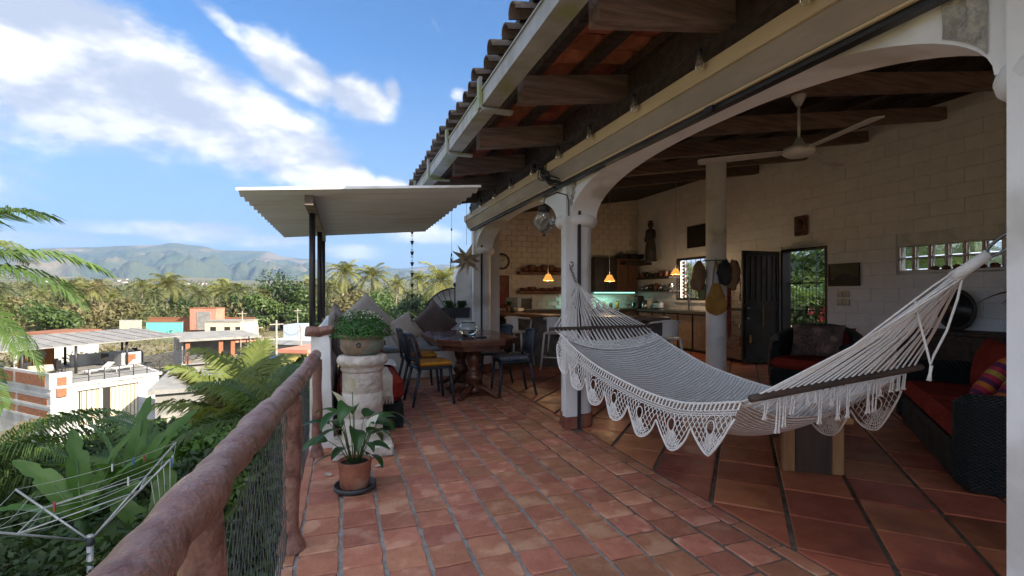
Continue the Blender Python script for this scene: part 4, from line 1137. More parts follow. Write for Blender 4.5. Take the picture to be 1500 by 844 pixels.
m_floral = M('faded_floral', (.36,.34,.24), (.10,.13,.10), scale=20, rough=.95, col3=(.45,.28,.2), scale3=8)
m_counter = M('dark_counter_wood', (.115,.058,.034), (.06,.03,.02), scale=4, rough=.3, stretch=(6,1,6))
m_stonebase = M('grey_stonework', (.16,.145,.13), (.09,.08,.072), scale=6, rough=.9, bump=.8, bscale=12)
m_stool = M('white_plastic', (.70,.68,.66), (.64,.62,.60), rough=.45)
m_cab = M('walnut_cabinet', (.15,.075,.045), (.10,.05,.03), scale=4, rough=.45, stretch=(5,5,.8))
m_darkcab = M('black_cabinet', (.03,.028,.028), rough=.4)
m_curtain = M('linen_curtain', (.30,.235,.18), (.23,.18,.135), scale=8, rough=.95, bump=.2, bscale=120)
m_ctop = M('granite_top', (.10,.085,.075), (.05,.042,.04), scale=30, rough=.3)
m_white_tile = M('glazed_tile', (.62,.63,.62), (.55,.56,.55), rough=.25, rand=.06)
m_claypot = M('brown_pottery', (.16,.06,.035), (.09,.035,.022), scale=9, rough=.5)
m_mustard = M('mustard_canvas', (.48,.26,.06), (.38,.20,.045), scale=9, rough=.95, bump=.3, bscale=100)
m_greyhat = M('charcoal_felt', (.055,.055,.06), rough=.95)
m_strawhat = M('straw_hat', (.33,.21,.12), (.24,.15,.085), scale=40, rough=.95, bump=.4, bscale=120)
m_pic = M('landscape_painting', (.028,.045,.02), (.012,.016,.012), scale=3, rough=.5, col3=(.20,.17,.04), scale3=3.5)
m_pic2 = M('abstract_painting', (.22,.085,.055), (.10,.05,.04), scale=5, rough=.7, stretch=(3,3,1), col3=(.30,.03,.04), scale3=4)
m_pic3 = M('murky_painting', (.018,.018,.016), (.03,.026,.02), scale=6, rough=.4)
m_frame = M('thin_dark_frame', (.03,.022,.018), rough=.5)
m_amber = M('amber_shade', (.9,.42,.09), (.8,.33,.06), scale=6, rough=.35, emit=.16)
m_warm = M('lit_bulb', (1.,.72,.32), (1.,.72,.32), rough=.3, emit=1.3)
m_led = M('green_led_strip', (.30,.85,.62), (.30,.85,.62), emit=.4)
m_switch = M('ivory_switch', (.52,.48,.36), rough=.4)
m_gblock = M('glass_block', (.93,.97,.95), (.93,.97,.95), scale=8, rough=.06, trans=1., ior=1.2, bump=.35, bscale=14)

def coffee_table():
    c = Vector((3.25,2.57,0)); rz = math.atan2(2.46-2.68, 3.42-3.08)
    t = thing('coffee_table', 'wooden coffee table with slab legs standing under the hammock', 'table', c, rz)
    for y, nm in ((.03, 'slab_leg'), (1.0, 'slab_leg')):
        l = MB().box((0,y,.195), (.235,.055,.39)).build(nm, m_bench_dark, t)
        for sx, w in ((-.162,.085), (.160,.08)): MB().box((sx,y,.195), (w,.058,.39), bev=.006).build('sapwood', m_bench, l)
    MB().box((0,.52,.412), (.46,1.20,.045), bev=.008).build('top', m_bench, t)
coffee_table()

def wicker_arm(mb, a, b): pass
def settee():
    A = Vector((3.78,1.98,0)); B = Vector((5.50,3.42,0)); ax = (B-A).normalized(); rz = math.atan2(ax.y, ax.x); L = (B-A).length
    t = thing('wicker_sofa', 'dark wicker sofa with red cushions behind the right end of the hammock', 'sofa', A, rz)   # local: x along, -y = back
    MB().box((L/2,-.40,.15), (L-.36,.76,.26), bev=.03).build('base', m_wicker, t)
    MB().box((L/2,-.80,.42), (L,.15,.80), bev=.06).build('back', m_wicker, t)
    for x in (.09, L-.09): MB().box((x,-.40,.335), (.17,.80,.64), bev=.06).build('arm', m_wicker, t)
    for k in range(2):
        w = (L-.38)/2; MB().box((.19+w*(k+.5),-.365,.365), (w-.01,.68,.17), bev=.05).build('seat_cushion', m_redc, t)
        m = cushion(w-.02, .50, .2); Rm = Matrix.Rotation(math.radians(104), 3, 'X'); m.v = [tuple(Rm@Vector(p)+Vector((.19+w*(k+.5), -.60, .66))) for p in m.v]; m.build('back_cushion', m_redc, t)
    def striped(lab, pos, w, h, tilt, rzz, roll):
        o = thing('striped_cushion', lab, 'cushion', pos, group='striped cushions on the sofa')
        m = cushion(w, h, .16, 24); Rm = Matrix.Rotation(rzz, 3, 'Z')@Matrix.Rotation(tilt, 3, 'X')@Matrix.Rotation(roll, 3, 'Z')
        cols = [m_strpA, m_strpC, m_strpA, m_strpB, m_strpC, m_strpA, m_strpD, m_strpA, m_strpC, m_strpB, m_strpA, m_strpC]
        bands = {}
        for f in m.f:
            yy = sum(m.v[i][1] for i in f)/len(f); k = min(11, int((yy/h+.5)*12)); bands.setdefault(k, []).append(f)
        for k, fs in sorted(bands.items()):
            b = MB(); mp = {}
            for f in fs:
                for i in f:
                    if i not in mp: mp[i] = len(b.v); b.v.append(tuple(Rm@Vector(m.v[i])))
                b.f.append(tuple(mp[i] for i in f)); b.sm.append(True)
            b.build('stripe', cols[k], o)
    fw = WM[t.name]
    T = math.radians
    striped('striped fuchsia and orange cushion leaning in the sofa corner', fw@Vector((.62,-.34,.66)), .42, .42, T(62), rz+T(150), .5)
    striped('striped fuchsia and orange cushion beside the sofa arm nearest the column', fw@Vector((.34,-.38,.66)), .40, .40, T(62), rz+T(170), .25)
    put_cushion('faded floral cushion on the sofa behind the striped cushions', m_floral, fw@Vector((.45,-.55,.80)), .5, .42, .16, T(75), rz, .1, 'cushions on the wicker sofa')
    # low wooden sideboard behind
    b = thing('sideboard', 'dark wooden sideboard against the white wall behind the sofa', 'sideboard', (7.45, 3.3, 0))
    MB().box((0,0,.42), (.55,2.3,.76), bev=.01).build('body', m_darkwood, b); MB().box((-.01,0,.82), (.62,2.4,.04), bev=.006).build('top', m_darkwood, b)
    for y in (-.57, 0, .57): MB().box((-.283,y,.42), (.016,.52,.62), bev=.004).build('door', m_darkwood, b)
    # oval black mirror leaning above it
    o = thing('oval_mirror', 'black oval mirror on the sideboard below the glass blocks', 'mirror', (7.66, 4.02, .842))
    Rm = Matrix.Rotation(-PI/2, 3, 'Y')
    MB().torus((0,0,.26), 0.20, .022, 32, 8, rot=Matrix.Scale(1.25, 3, Vector((0,0,1)))@Rm).build('frame', m_black, o)
    MB().lathe([(.0,0),(.195,0),(.195,.01)], (0,0,.26), 32, rot=Matrix.Scale(1.25, 3, Vector((0,0,1)))@Rm).build('pane', m_door, o)
    # ornaments on the sill of the glass block window
    R = random.Random(4)
    for k in range(6):
        m = MB().ball((0,0,.028), (.035+.015*R.random(), .05, .028+.012*R.random()), 10, 6, jit=.4)
        solo('sill_stone', m, m_claypot, ['first','second','third','fourth','fifth','sixth'][k]+' brown stone from the left on the ledge under the glass blocks', 'stone', (XB-.035, 4.32-.13*k, 1.647), R.random(), 'stones on the glass block ledge')
    MB().box((XB-.03, 4.0, 1.63), (.11,1.0,.03)).build('window_ledge', m_block, house, world=True)
    p = thing('potted_palm', 'dark leafy potted palm at the right edge behind the hammock neck', 'plant', (6.9, 2.55, 0))
    MB().lathe([(.12,0),(.16,.02),(.19,.32),(.20,.36),(.17,.36),(.16,.32),(.0,.32)], n=24).build('pot', m_claypot, p)
    MB().tube([(0,0,.3),(.0,.03,.9),(-.02,.05,1.25)], [.03,.025,.02], 8).build('stem', m_stem, p)
    for k in range(11):
        a = k*2.4; f = leaf_blade((-.02,.05,1.22), (math.cos(a), math.sin(a), .7), R.uniform(.6,.85), .13, 1.5, fold=.3, nu=10).build('leaf', m_lily, p)
settee()
def armchair():
    c = Vector((6.15,4.85,0)); rz = math.radians(-168)+PI
    t = thing('wicker_armchair', 'wide dark wicker armchair with a patterned cushion before the garden door', 'armchair', c, math.radians(-160))   # local +x = front
    m = MB()
    def shell(u, v):
        a = (u-.5)*2*math.radians(128); r = .50+.03*math.sin(v*PI); back = .5+.5*math.cos(a); top = .60+.26*back**1.5
        return (-(r*math.cos(a))*.9, r*math.sin(a)*1.12, .03+v*(top-.03))
    m.grid(shell, 36, 10)
    def shell2(u, v):
        p = Vector(shell(u, v)); k = .80; return (p.x*k, p.y*k, p.z)
    g = MB().grid(shell2, 36, 10); m.add(g.v, [f[::-1] for f in g.f], True)
    def rim(u, v):
        a = Vector(shell(u, 1)); b = Vector(shell2(u, 1)); p = a.lerp(b, v); p.z += .03*math.sin(v*PI); return p
    m.grid(rim, 36, 4)
    for uu in (0, 1): m.grid(lambda u, v: Vector(shell(uu, u)).lerp(Vector(shell2(uu, u)), v), 6, 2)
    m.build('shell', m_wicker, t)
    MB().box((.06,0,.16), (.80,.86,.28), bev=.04).build('seat_base', m_wicker, t)
    MB().box((.08,0,.36), (.78,.82,.14), bev=.05).build('seat_cushion', m_redc, t)
    m2 = cushion(.80,.46,.16); Rm = Matrix.Rotation(PI/2, 3, 'Z')@Matrix.Rotation(math.radians(78), 3, 'X'); m2.v = [tuple(Rm@Vector(p)+Vector((-.27,0,.62))) for p in m2.v]; m2.build('back_cushion', m_redc, t)
    w = WM[t.name]@Vector((-.10,-.0,.66))
    put_cushion('geometric patterned brown cushion on the wicker armchair', m_pattern, w, .66, .46, .16, math.radians(74), math.radians(-160)+PI/2, .03, 'cushions in the living room')
armchair()
def fan():
    hub = Vector((3.78,3.13,2.57)); F = Vector((SY,CY,0)); Rr = Vector((CY,-SY,0))
    t = thing('ceiling_fan', 'white three blade ceiling fan under the dark ceiling', 'ceiling fan', (3.78,3.13,3.07))
    o = hub-Vector((3.78,3.13,3.07))
    MB().lathe([(.0,0),(.055,0),(.06,-.02),(.02,-.10),(.0,-.10)], n=20).build('canopy', m_fan, t)
    MB().tube([(0,0,-.09),(0,0,-.42)], .012, 10).build('rod', m_fan, t)
    MB().lathe([(.02,.12),(.05,.06),(.055,.045),(.115,.035),(.13,.01),(.125,-.02),(.09,-.045),(.0,-.05)], o, 28).build('motor', m_fan, t)
    MB().torus(o+Vector((0,0,-.032)), .10, .004, 28, 6).build('red_ring', m_strpA, t)
    for deg in (155, 275, 35):
        a = math.radians(deg); d = (Rr*math.cos(a)+F*math.sin(a)); sd = Vector((-d.y, d.x, 0)); ti = .16
        def pt(r, s, h): return o+d*r+sd*(s*math.cos(ti))+Vector((0,0,s*math.sin(ti)+h))
        ring = [(.10,-.035),(.20,-.05),(.80,-.062),(.83,-.045),(.83,.045),(.80,.062),(.20,.05),(.10,.035)]
        n = len(ring); vs = [pt(r, s, -.004) for r, s in ring]+[pt(r, s, .004) for r, s in ring]
        MB().add(vs, [tuple(range(n-1,-1,-1)), tuple(range(n,2*n))]+[(i,(i+1)%n,n+(i+1)%n,n+i) for i in range(n)]).build('blade', m_fan, t)
fan()
# round column inside with a ring of hats and bags
def inner_column():
    P = gp(1047.5, 553); r = .152
    cx, cy = P.x+.11, P.y+.10
    c = MB().lathe([(r,0),(r,rafz(cx)+.02)], (cx,cy,0), 32, cap=False).build('interior_column', m_white, house, world=True)
    f = Vector((-cx, -cy, 0)).normalized(); sd = Vector((f.y, -f.x, 0))   # sd: to the left in view
    z0 = EYE+7.6*48/700
    rk = thing('hat_ring', 'black iron hook ring round the interior column', 'hook rack', (cx,cy,z0))
    MB().torus((0,0,0), r+.012, .008, 36, 6).build('ring', m_black, rk)
    for k in range(8):
        a = k*PI/4; MB().tube([((r+.012)*math.cos(a), (r+.012)*math.sin(a), 0), ((r+.07)*math.cos(a), (r+.07)*math.sin(a), -.01), ((r+.075)*math.cos(a), (r+.075)*math.sin(a), .03)], .005, 5).build('hook', m_black, rk)
    b0 = Vector((cx,cy,0))+f*(r+.05)
    # mustard bag
    bag = thing('canvas_bag', 'mustard canvas bag hanging on the white interior column', 'bag', b0+Vector((0,0,z0-.6)))
    def fnb(u, v):
        a = v*2*PI; h = u; w = .155*(1-.62*max(0, h-.45)/.55)*(math.sin(min(1, h*4)*PI/2)**.6); return (sd.x*w*math.cos(a)+f.x*.035*math.sin(a)*min(1, h*5), sd.y*w*math.cos(a)+f.y*.035*math.sin(a)*min(1, h*5), -.27+h*.50+.012*math.sin(v*25)*h)
    MB().grid(fnb, 14, 28).build('pouch', m_mustard, bag)
    for q in (-1, 1): MB().tube([sd*q*.05+Vector((0,0,.2)), sd*q*.035+Vector((0,0,.40)), Vector((0,0,.60))], .012, 6).build('strap', m_mustard, bag)
    # hats
    def hat(lab, off, mat, w, h, fl, nm='hat', cat='hat'):
        p = Vector((cx,cy,0))+off; o = thing(nm, lab, cat, p+Vector((0,0,z0-.02)), group='hats hanging on the column')
        MB().ball((0,0,-h*.5), (w*.5,w*.42,h*.55), 14, 10, jit=.25).build('crown', mat, o)
        MB().ball((sd.x*fl,sd.y*fl,-h*.75), (w*.62,w*.25,h*.22), 14, 8, jit=.25).build('brim', mat, o)
    hat('charcoal cap hanging right of the mustard bag', f*.2-sd*.12, m_greyhat, .22, .36, -.02)
    hat('brown straw hat hanging on the far right of the column', f*.10-sd*.24, m_strawhat, .18, .44, .02)
    hat('brown straw hat hanging left of the column', f*.08+sd*.25, m_strawhat, .22, .46, .03)
    hat('pale green cap hanging low at the left of the column', f*.03+sd*.20+Vector((0,0,-.34)), M('pale_green_cap', (.30,.33,.16), rough=.95), .15, .26, .0)
    hat('dark straw hat at the right rim of the hook ring', f*-.02-sd*.28, m_claypot, .16, .36, .0)
    u = solo('red_umbrella', MB().tube([(0,0,.0),(0,0,.1),(0,0,.95),(0,0,1.0)], [.008,.028,.03,.012], 8), M('red_cloth', (.30,.045,.03), (.10,.02,.02), scale=30, rough=.9), 'folded red umbrella hanging at the right of the interior column', 'umbrella', Vector((cx,cy,.62))-sd*.19+f*.10)
inner_column()
# ================================================================== garden door, gate, wall things
def door():
    y0, y1, zt = 5.92, 6.83, 2.14
    f = thing('garden_door', 'black iron door standing open beside the bright garden opening', 'door', (XB, 6.4, 0))
    mb = MB(); 
    for y in (y0+.02, y1-.02): mb.span((XB-.01,y-.02,0), (XB+.2,y+.02,zt))
    mb.span((XB-.01,y0+.04,zt-.04), (XB+.2,y1-.04,zt)); mb.build('frame', m_black, f, world=True)
    lf = MB().span((6.90,6.855,.03), (7.78,6.89,zt-.03)).build('leaf', m_door, f, world=True)
    for a, b, c, d in ((6.95,7.73,1.14,2.05), (6.95,7.73,.12,1.04)):
        for (p, q) in (((a,c),(b,c+.03)), ((a,d-.03),(b,d)), ((a,c+.03),(a+.03,d-.03)), ((b-.03,c+.03),(b,d-.03))): MB().span((p[0],6.838,p[1]), (q[0],6.853,q[1])).build('moulding', m_door, lf, world=True)
    for k in range(5): MB().span((7.08+.13*k,6.842,1.18), (7.10+.13*k,6.853,2.01)).build('bar', m_iron, lf, world=True)
    for z in (1.05, .86): MB().lathe([(.0,.03),(.02,.03),(.026,.0)], (7.0,6.85,z), 14, rot=Matrix.Rotation(PI/2, 3, 'X')).build('lock', m_stain, lf, world=True)
    MB().tube([(7.36,6.83,.70),(7.36,6.83,1.12)], .008, 6).build('bolt', m_mustard, lf, world=True)
    MB().box((7.06,6.84,.48), (.05,.012,.14)).build('sticker', m_mustard, lf, world=True)
    g = thing('iron_gate', 'black iron bar gate across the lower garden doorway', 'gate', (XB+.16, 6.4, 0))
    for k in range(13): MB().tube([(XB+.16,y0+.06+.066*k,.05),(XB+.16,y0+.06+.066*k,2.05 if k % 4 == 0 else 1.5)], .006, 5).build('bar', m_black, g, world=True)
    for z in (.08, .55, 1.0, 1.5): MB().span((XB+.15,y0+.045,z), (XB+.17,y1-.045,z+.02)).build('rail', m_black, g, world=True)
door()
def picture(name, lab, cat, x0, y0, x1, y1, mat, X=None, Y=None, th=.03, frame=.02):
    a, b = (onX(x0, y0, X), onX(x1, y1, X)) if X else (onY(x0, y0, Y), onY(x1, y1, Y))
    c = (a+b)/2; w = abs(a.y-b.y) if X else abs(a.x-b.x); h = abs(a.z-b.z)
    t = thing(name, lab, cat, c, -PI/2 if X else 0)    # local: x along wall, -y out of the wall
    MB().box((0,th/2,0), (w-.01,th*.5,h-.01)).build('canvas', mat, t)
    for px_, pz, sx, sz in ((0,h/2,w+frame,frame), (0,-h/2,w+frame,frame), (-w/2,0,frame,h-frame), (w/2,0,frame,h-frame)):
        MB().box((px_,th/2-.008,pz), (sx,th*.8,sz)).build('frame', m_frame, t)
    return t, w, h
pt_, w_, h_ = picture('landscape_picture', 'dark landscape picture of a hill on the white wall by the garden door', 'picture', 1214, 388, 1258, 418, m_pic, X=XB-.03)
MB().add([(-w_*.48,-.004,-h_*.46),(w_*.46,-.004,-h_*.46),(w_*.46,-.004,-h_*.18),(w_*.2,-.004,.02*h_),(0,-.004,h_*.1),(-w_*.25,-.004,-.1*h_),(-w_*.48,-.004,-h_*.35)], [(0,1,2,3,4,5,6)]).build('hill', M('dark_hill', (.008,.01,.012), rough=.5), pt_)
picture('small_dark_picture', 'small dark framed picture high above the kitchen window', 'picture', 1007, 333, 1032, 360, m_pic3, X=XB-.03)
picture('tall_abstract_picture', 'tall narrow rusty red abstract picture under the wall clock', 'picture', 727, 404, 745, 451, m_pic2, Y=YK-.02)
def mask():
    c = onX(1173, 331, XB-.03); t = thing('carved_mask', 'small carved dark wooden plaque high on the white wall', 'plaque', c, -PI/2)
    MB().box((0,0,0), (.26,.05,.36), bev=.02).build('board', m_claypot, t)
    MB().ball((0,-.03,.02), (.07,.04,.10), 12, 8, jit=.3).build('face', m_darkwood, t); MB().box((0,-.03,-.13), (.18,.02,.04)).build('band', m_darkwood, t)
    for i, (x0, y0) in enumerate(((1226,427), (1236,427), (1226,439), (1236,439))):
        a = onX(x0+4, y0+4, XB-.012); s = thing('light_switch', ('left ivory switch plate of the upper pair below the landscape picture', 'right ivory switch plate of the upper pair below the landscape picture', 'left ivory switch plate of the lower pair below the landscape picture', 'right ivory switch plate of the lower pair below the landscape picture')[i], 'light switch', a, -PI/2, 'switch plates by the garden door')
        MB().box((0,0,0), (.10,.02,.11), bev=.004).build('plate', m_switch, s)
        for k in (-.025,.025): MB().box((k,-.013,0), (.03,.012,.05), bev=.003).build('rocker', m_fan, s)
mask()
def glass_blocks():
    t = thing('glass_block_window', 'strip window of twelve glass blocks in the white wall', 'window', (XB, 4.23, 1.84))
    n = 6; w = (4.84-3.62)/n; h = .195
    fm = MB()
    for k in range(n+1): fm.span((XB+.03,3.62+w*k-.009,1.645), (XB+.17,3.62+w*k+.009,2.035))
    for k in range(n):
        for z in (1.645, 1.83, 2.017): fm.span((XB+.03,3.62+w*k+.0095,z), (XB+.17,3.62+w*(k+1)-.0095,z+.018))
    fm.build('mortar', m_mortar, t, world=True)
    for k in range(n):
        for j in range(2): MB().box((XB+.09,3.62+w*(k+.5),1.645+.018+.0835+.185*j), (.08,w-.022,.163), bev=.012).build('pane', m_gblock, t, world=True)
glass_blocks()
# ================================================================== kitchen
def kitchen():
    R = random.Random(31); XF = 7.35
    c = thing('kitchen_counter', 'long dark kitchen counter with linen curtain fronts under the window', 'counter', (7.5, 9.5, 0))
    MB().span((XF-.05,7.72,.86), (XB-.005,YK-.02,.92)).build('worktop', m_ctop, c, world=True)
    MB().span((XF+.12,7.75,.0), (XB-.006,YK-.7,.855)).build('carcass', m_darkcab, c, world=True)
    y = 7.78
    while y < 10.7:
        w = .5 if y < 10 else .6; n = 24
        def fn(u, v): return (XF+.03+.018*math.sin(v*n*1.9)*(1.0-.3*u), y+.01+(w-.04)*v, .83-u*.76)
        MB().grid(fn, 4, 48).build('curtain', m_curtain, c, world=True); y += w
    MB().tube([(XF+.03,7.75,.835),(XF+.03,10.75,.835)], .008, 6).build('curtain_rod', m_black, c, world=True)
    MB().span((4.2,YK-.62,.86), (XF-.055,YK-.02,.92)).build('worktop', m_ctop, c, world=True)
    MB().span((4.22,YK-.56,0), (XF+.1,YK-.03,.855)).build('carcass', m_stonebase, c, world=True)
    s = MB().span((XF+.05,8.95,.9215), (XF+.36,9.55,.93)).build('sink', m_stain, c, world=True)
    fz = onX(1010, 452, 7.62)
    MB().tube([(7.66,9.22,.92),(7.66,9.22,1.22),(7.63,9.22,1.29),(7.55,9.22,1.30),(7.51,9.22,1.25),(7.51,9.22,1.2)], .016, 8).build('tap', m_stain, c, world=True)
    # splash tiles behind the green light
    sp = thing('tiled_splashback', 'pale tiled splashback lit green under the wall cabinets', 'splashback', (6.3, YK-.01, 1.1))
    tm = MB().box((0,0,0), (.196,.012,.096), bev=.003).mesh('tile', m_white_tile)
    for i in range(11):
        for j in range(5): piece('tile', tm, sp, (5.35+.2*i+(.1 if j % 2 else 0)-6.3, -.004, .97+.1*j-1.1))
    # wall cabinets
    a, b = onY(866, 378, YK-.2), onY(929, 428, YK-.2)
    cabs = thing('wall_cabinets', 'walnut and black wall cabinets in the kitchen corner', 'cabinet', (6.2, YK, 1.7))
    zb, zt = b.z, a.z
    MB().span((a.x,YK-.36,zb), (b.x,YK-.005,zt)).build('carcass', m_darkcab, cabs, world=True)
    n = 4; w = (b.x-a.x)/n
    for i in range(n): 
        dr = MB().span((a.x+w*i+.006,YK-.382,zb+.01), (a.x+w*(i+1)-.006,YK-.362,zt-.01)).build('door', m_darkcab if i < 2 else m_cab, cabs, world=True)
        MB().tube([(a.x+w*i+.05,YK-.40,zb+.08),(a.x+w*i+.05,YK-.40,zb+.22)], .006, 6).build('handle', m_stain, dr, world=True)
    MB().span((a.x+.05,YK-.30,zb-.03), (b.x-.05,YK-.26,zb-.004)).build('led_strip', m_led, cabs, world=True)
    for i in range(3): solo('storage_box', MB().box((0,0,.07), (.26-.04*i,.2,.13), bev=.01), m_darkcab, ('largest black box on top of the wall cabinets', 'middle black box on top of the wall cabinets', 'smallest black box on top of the wall cabinets')[i], 'box', (a.x+.95+.33*i, YK-.2, zt+.001), .1*i, 'boxes on the wall cabinets')
    # shelves on the end wall with pots
    def shelf(lab, y_top, y_bot, x0, x1, Y, items, along='Y'):
        a, b = onY(x0, y_top, Y), onY(x1, y_bot, Y); t = thing('wall_shelf', lab, 'shelf', ((a.x+b.x)/2, YK, b.z), group='kitchen shelves')
        MB().span((a.x,Y,b.z), (b.x,YK-.005,b.z+.07)).build('board', m_claypot, t, world=True)
        return a.x, b.x, b.z+.071
    for yt, yb, lab in ((398,403,'upper wooden shelf of clay pots right of the wall clock'), (425,430,'lower wooden shelf of clay dishes right of the wall clock')):
        x0, x1, z = shelf(lab, yt, yb, 762, 826, YK-.28, None)
        n = 6
        for i in range(n):
            x = x0+.18+(x1-x0-.3)*i/(n-1); r = R.uniform(.10,.15); h = R.uniform(.10,.20) if yt < 410 else R.uniform(.05,.10)
            d = thing('clay_dish', ['first','second','third','fourth','fifth','sixth'][i]+(' clay pot' if yt < 410 else ' clay dish')+' from the left on the '+('upper' if yt < 410 else 'lower')+' kitchen shelf', 'pottery', (x, YK-.15, z), 0, 'pottery on the kitchen shelves')
            MB().lathe([(r*.6,0),(r*.95,h*.3),(r,h*.6),(r*.85,h*.9),(r*.9,h),(r*.8,h),(.0,h*.8)], n=18).build('body', m_claypot, d)
            for sg in (-1, 1): MB().tube([(sg*r*.9,0,h*.75),(sg*(r+.03),0,h*.8),(sg*r*.92,0,h*.5)], .008, 5).build('handle', m_claypot, d)
    # open glass shelves on the back wall near the corner
    for i, (yt, lab) in enumerate(((406,'upper open shelf of jars beside the kitchen window'), (426,'lower open shelf of cups beside the kitchen window'))):
        a, b = onX(981, yt, 7.5), onX(931, yt, 7.5); t = thing('open_shelf', lab, 'shelf', (7.65, (a.y+b.y)/2, a.z), group='kitchen shelves')
        MB().span((7.48,a.y,a.z-.02), (XB-.005,min(b.y, YK-.1),a.z+.02)).build('board', m_darkwood, t, world=True)
        n = 7
        for q in range(n):
            y = a.y+.12+(min(b.y, YK-.1)-a.y-.25)*q/(n-1); h = R.uniform(.10,.18); r = .05+.02*R.random()
            mt = R.choice((m_claypot, m_black, m_stain, m_glass) if i else (m_claypot, m_darkcab, m_claypot))
            solo('jar', MB().lathe([(r*.8,0),(r,.02),(r,h*.75),(r*.7,h*.9),(r*.75,h),(.0,h)], n=14), mt, 'jar '+['first','second','third','fourth','fifth','sixth','seventh'][q]+' from the window on the '+('lower' if i else 'upper')+' open shelf', 'jar', (7.63, y, a.z+.021), 0, 'jars on the open shelves')
    # statue on the corner ledge
    a = onX(953, 383, 7.45)
    st = thing('corner_statue', 'dark standing figure statue on the kitchen corner ledge', 'statue', (7.45, a.y, a.z))
    MB().span((7.0,10.85,a.z-.06), (XB-.005,YK-.01,a.z-.002)).build('ledge', m_darkwood, house, world=True)
    MB().lathe([(.15,0),(.16,.04),(.13,.07),(.15,.12),(.13,.35),(.105,.55),(.135,.68),(.12,.80),(.045,.84),(.05,.87),(.075,.91),(.07,.98),(.03,1.02),(.09,1.03),(.03,1.05),(.0,1.06)], n=18).build('figure', m_iron, st)
    for sg in (-1, 1): MB().tube([(0,sg*.12,.76),(-.03,sg*.17,.60),(-.10,sg*.09,.52)], [.035,.03,.025], 8).build('arm', m_iron, st)
    # clock
    a = onY(735.5, 383, YK-.03); t = thing('wall_clock', 'round black rimmed wall clock beyond the far arch', 'clock', (a.x, YK-.03, a.z))
    Rx = Matrix.Rotation(PI/2, 3, 'X')
    MB().torus((0,0,0), .185, .022, 36, 8, rot=Rx).build('rim', m_black, t); MB().lathe([(0,.0),(.18,.0),(.18,-.02)], n=36, rot=Rx).build('dial', m_fan, t)
    for k in range(12):
        an = k*PI/6; MB().box((.15*math.sin(an),-.004,.15*math.cos(an)), (.012,.004,.035), rot=Matrix.Rotation(an, 3, 'Y')).build('hour_mark', m_black, t)
    for an, L in ((.9,.09), (-1.1,.13)): MB().bar((0,-.006,0), (L*math.sin(an),-.006,L*math.cos(an)), .004, .012).build('hand', m_black, t)
    # pendant lamps (lit)
    for i, (x, y, d, lab) in enumerate(((803,411,9.4,'lit amber pendant lamp before the clay pot shelves'), (893,412,9.6,'lit amber pendant lamp before the wall cabinets'), (990,402,10.6,'lit amber pendant lamp left of the kitchen window'))):
        p = at(x, y, d); t = thing('pendant_lamp', lab, 'pendant lamp', p, 0, 'lit pendant lamps in the kitchen')
        MB().lathe([(.025,.13),(.05,.115),(.075,.06),(.11,.0),(.105,-.005),(.06,.07),(.02,.11)], n=24, cap=False).build('shade', m_amber, t)
        MB().ball((0,0,.02), .028, 10, 8).build('bulb', m_warm, t); MB().tube([(0,0,.13),(0,0,roofz(p.x)-p.z)], .006, 5).build('cord', m_fan, t)
        ld = bpy.data.lights.new('pendant_light', 'POINT'); ld.energy = 2.2; ld.color = (1,.66,.36); ld.shadow_soft_size = .05; lo = bpy.data.objects.new('pendant_light', ld); COL.objects.link(lo); lo.parent = t; lo.location = (0,0,-.06)
    ld = bpy.data.lights.new('led_light', 'AREA'); ld.shape = 'RECTANGLE'; ld.size = 1.5; ld.size_y = .04; ld.energy = 1.4; ld.color = (.45,1,.8); lo = bpy.data.objects.new('led_light', ld); COL.objects.link(lo); lo.location = ((a.x*0+6.2)-6.2, -.28, zb-.06-1.7); lo.parent = cabs
    # window with bars, lattice column and curtain
    wv = thing('kitchen_window', 'kitchen window with iron bars and a brick lattice strip beside garden leaves', 'window', (XB+.1, 9.28, 1.67))
    y0, y1, z0, z1 = 8.69, 9.87, 1.16, 2.18
    for (p, q) in (((y0,z0),(y1,z0+.05)), ((y0,z1-.05),(y1,z1)), ((y0,z0+.05),(y0+.05,z1-.05)), ((y1-.05,z0+.05),(y1,z1-.05))): MB().span((XB+.02,p[0],p[1]), (XB+.1,q[0],q[1])).build('frame', m_darkwood, wv, world=True)
    MB().span((XB-.06,y0-.05,z0-.06), (XB+.02,y1+.05,z0-.005)).build('sill', m_block, wv, world=True)
    for q in range(6): MB().tube([(XB+.14,y0+.15+.16*q,z0+.05),(XB+.14,y0+.15+.16*q,z1-.05)], .007, 5).build('bar', m_black, wv, world=True)
    for q in range(1):
        for j in range(11): MB().box((XB+.16,y1-.12-.13*q,z0+.09+.083*j), (.05,.10,.055)).build('lattice_brick', m_claypot if (j+q) % 2 else m_throw, wv, world=True)
    MB().span((XB+.152,y0+.052,z0+.052), (XB+.156,y1-.30,z1-.052)).build('pane', M('thin_pane', (.9,.95,.95), (.9,.95,.95), rough=.02, alpha=.12), wv, world=True)
    # fridge
    t = thing('refrigerator', 'tall stainless refrigerator behind the interior column', 'refrigerator', (7.4, 7.28, 0))
    MB().box((.03,0,.88), (.62,.62,1.72), bev=.015).build('body', m_darkcab, t)
    for z, h in ((1.38,.70), (.53,.94)):
        d_ = MB().box((-.315,0,z), (.05,.60,h), bev=.012).build('door', m_stain, t); MB().tube([(-.38,-.24,z-.2),(-.38,-.24,z+.2)], .012, 8).build('handle', m_stain, d_)
    # things on the counter
    def on_counter(name, lab, cat, x, X, build):
        p = onX(x, 450, X); o = thing(name, lab, cat, (X, p.y, .921)); build(o); return o
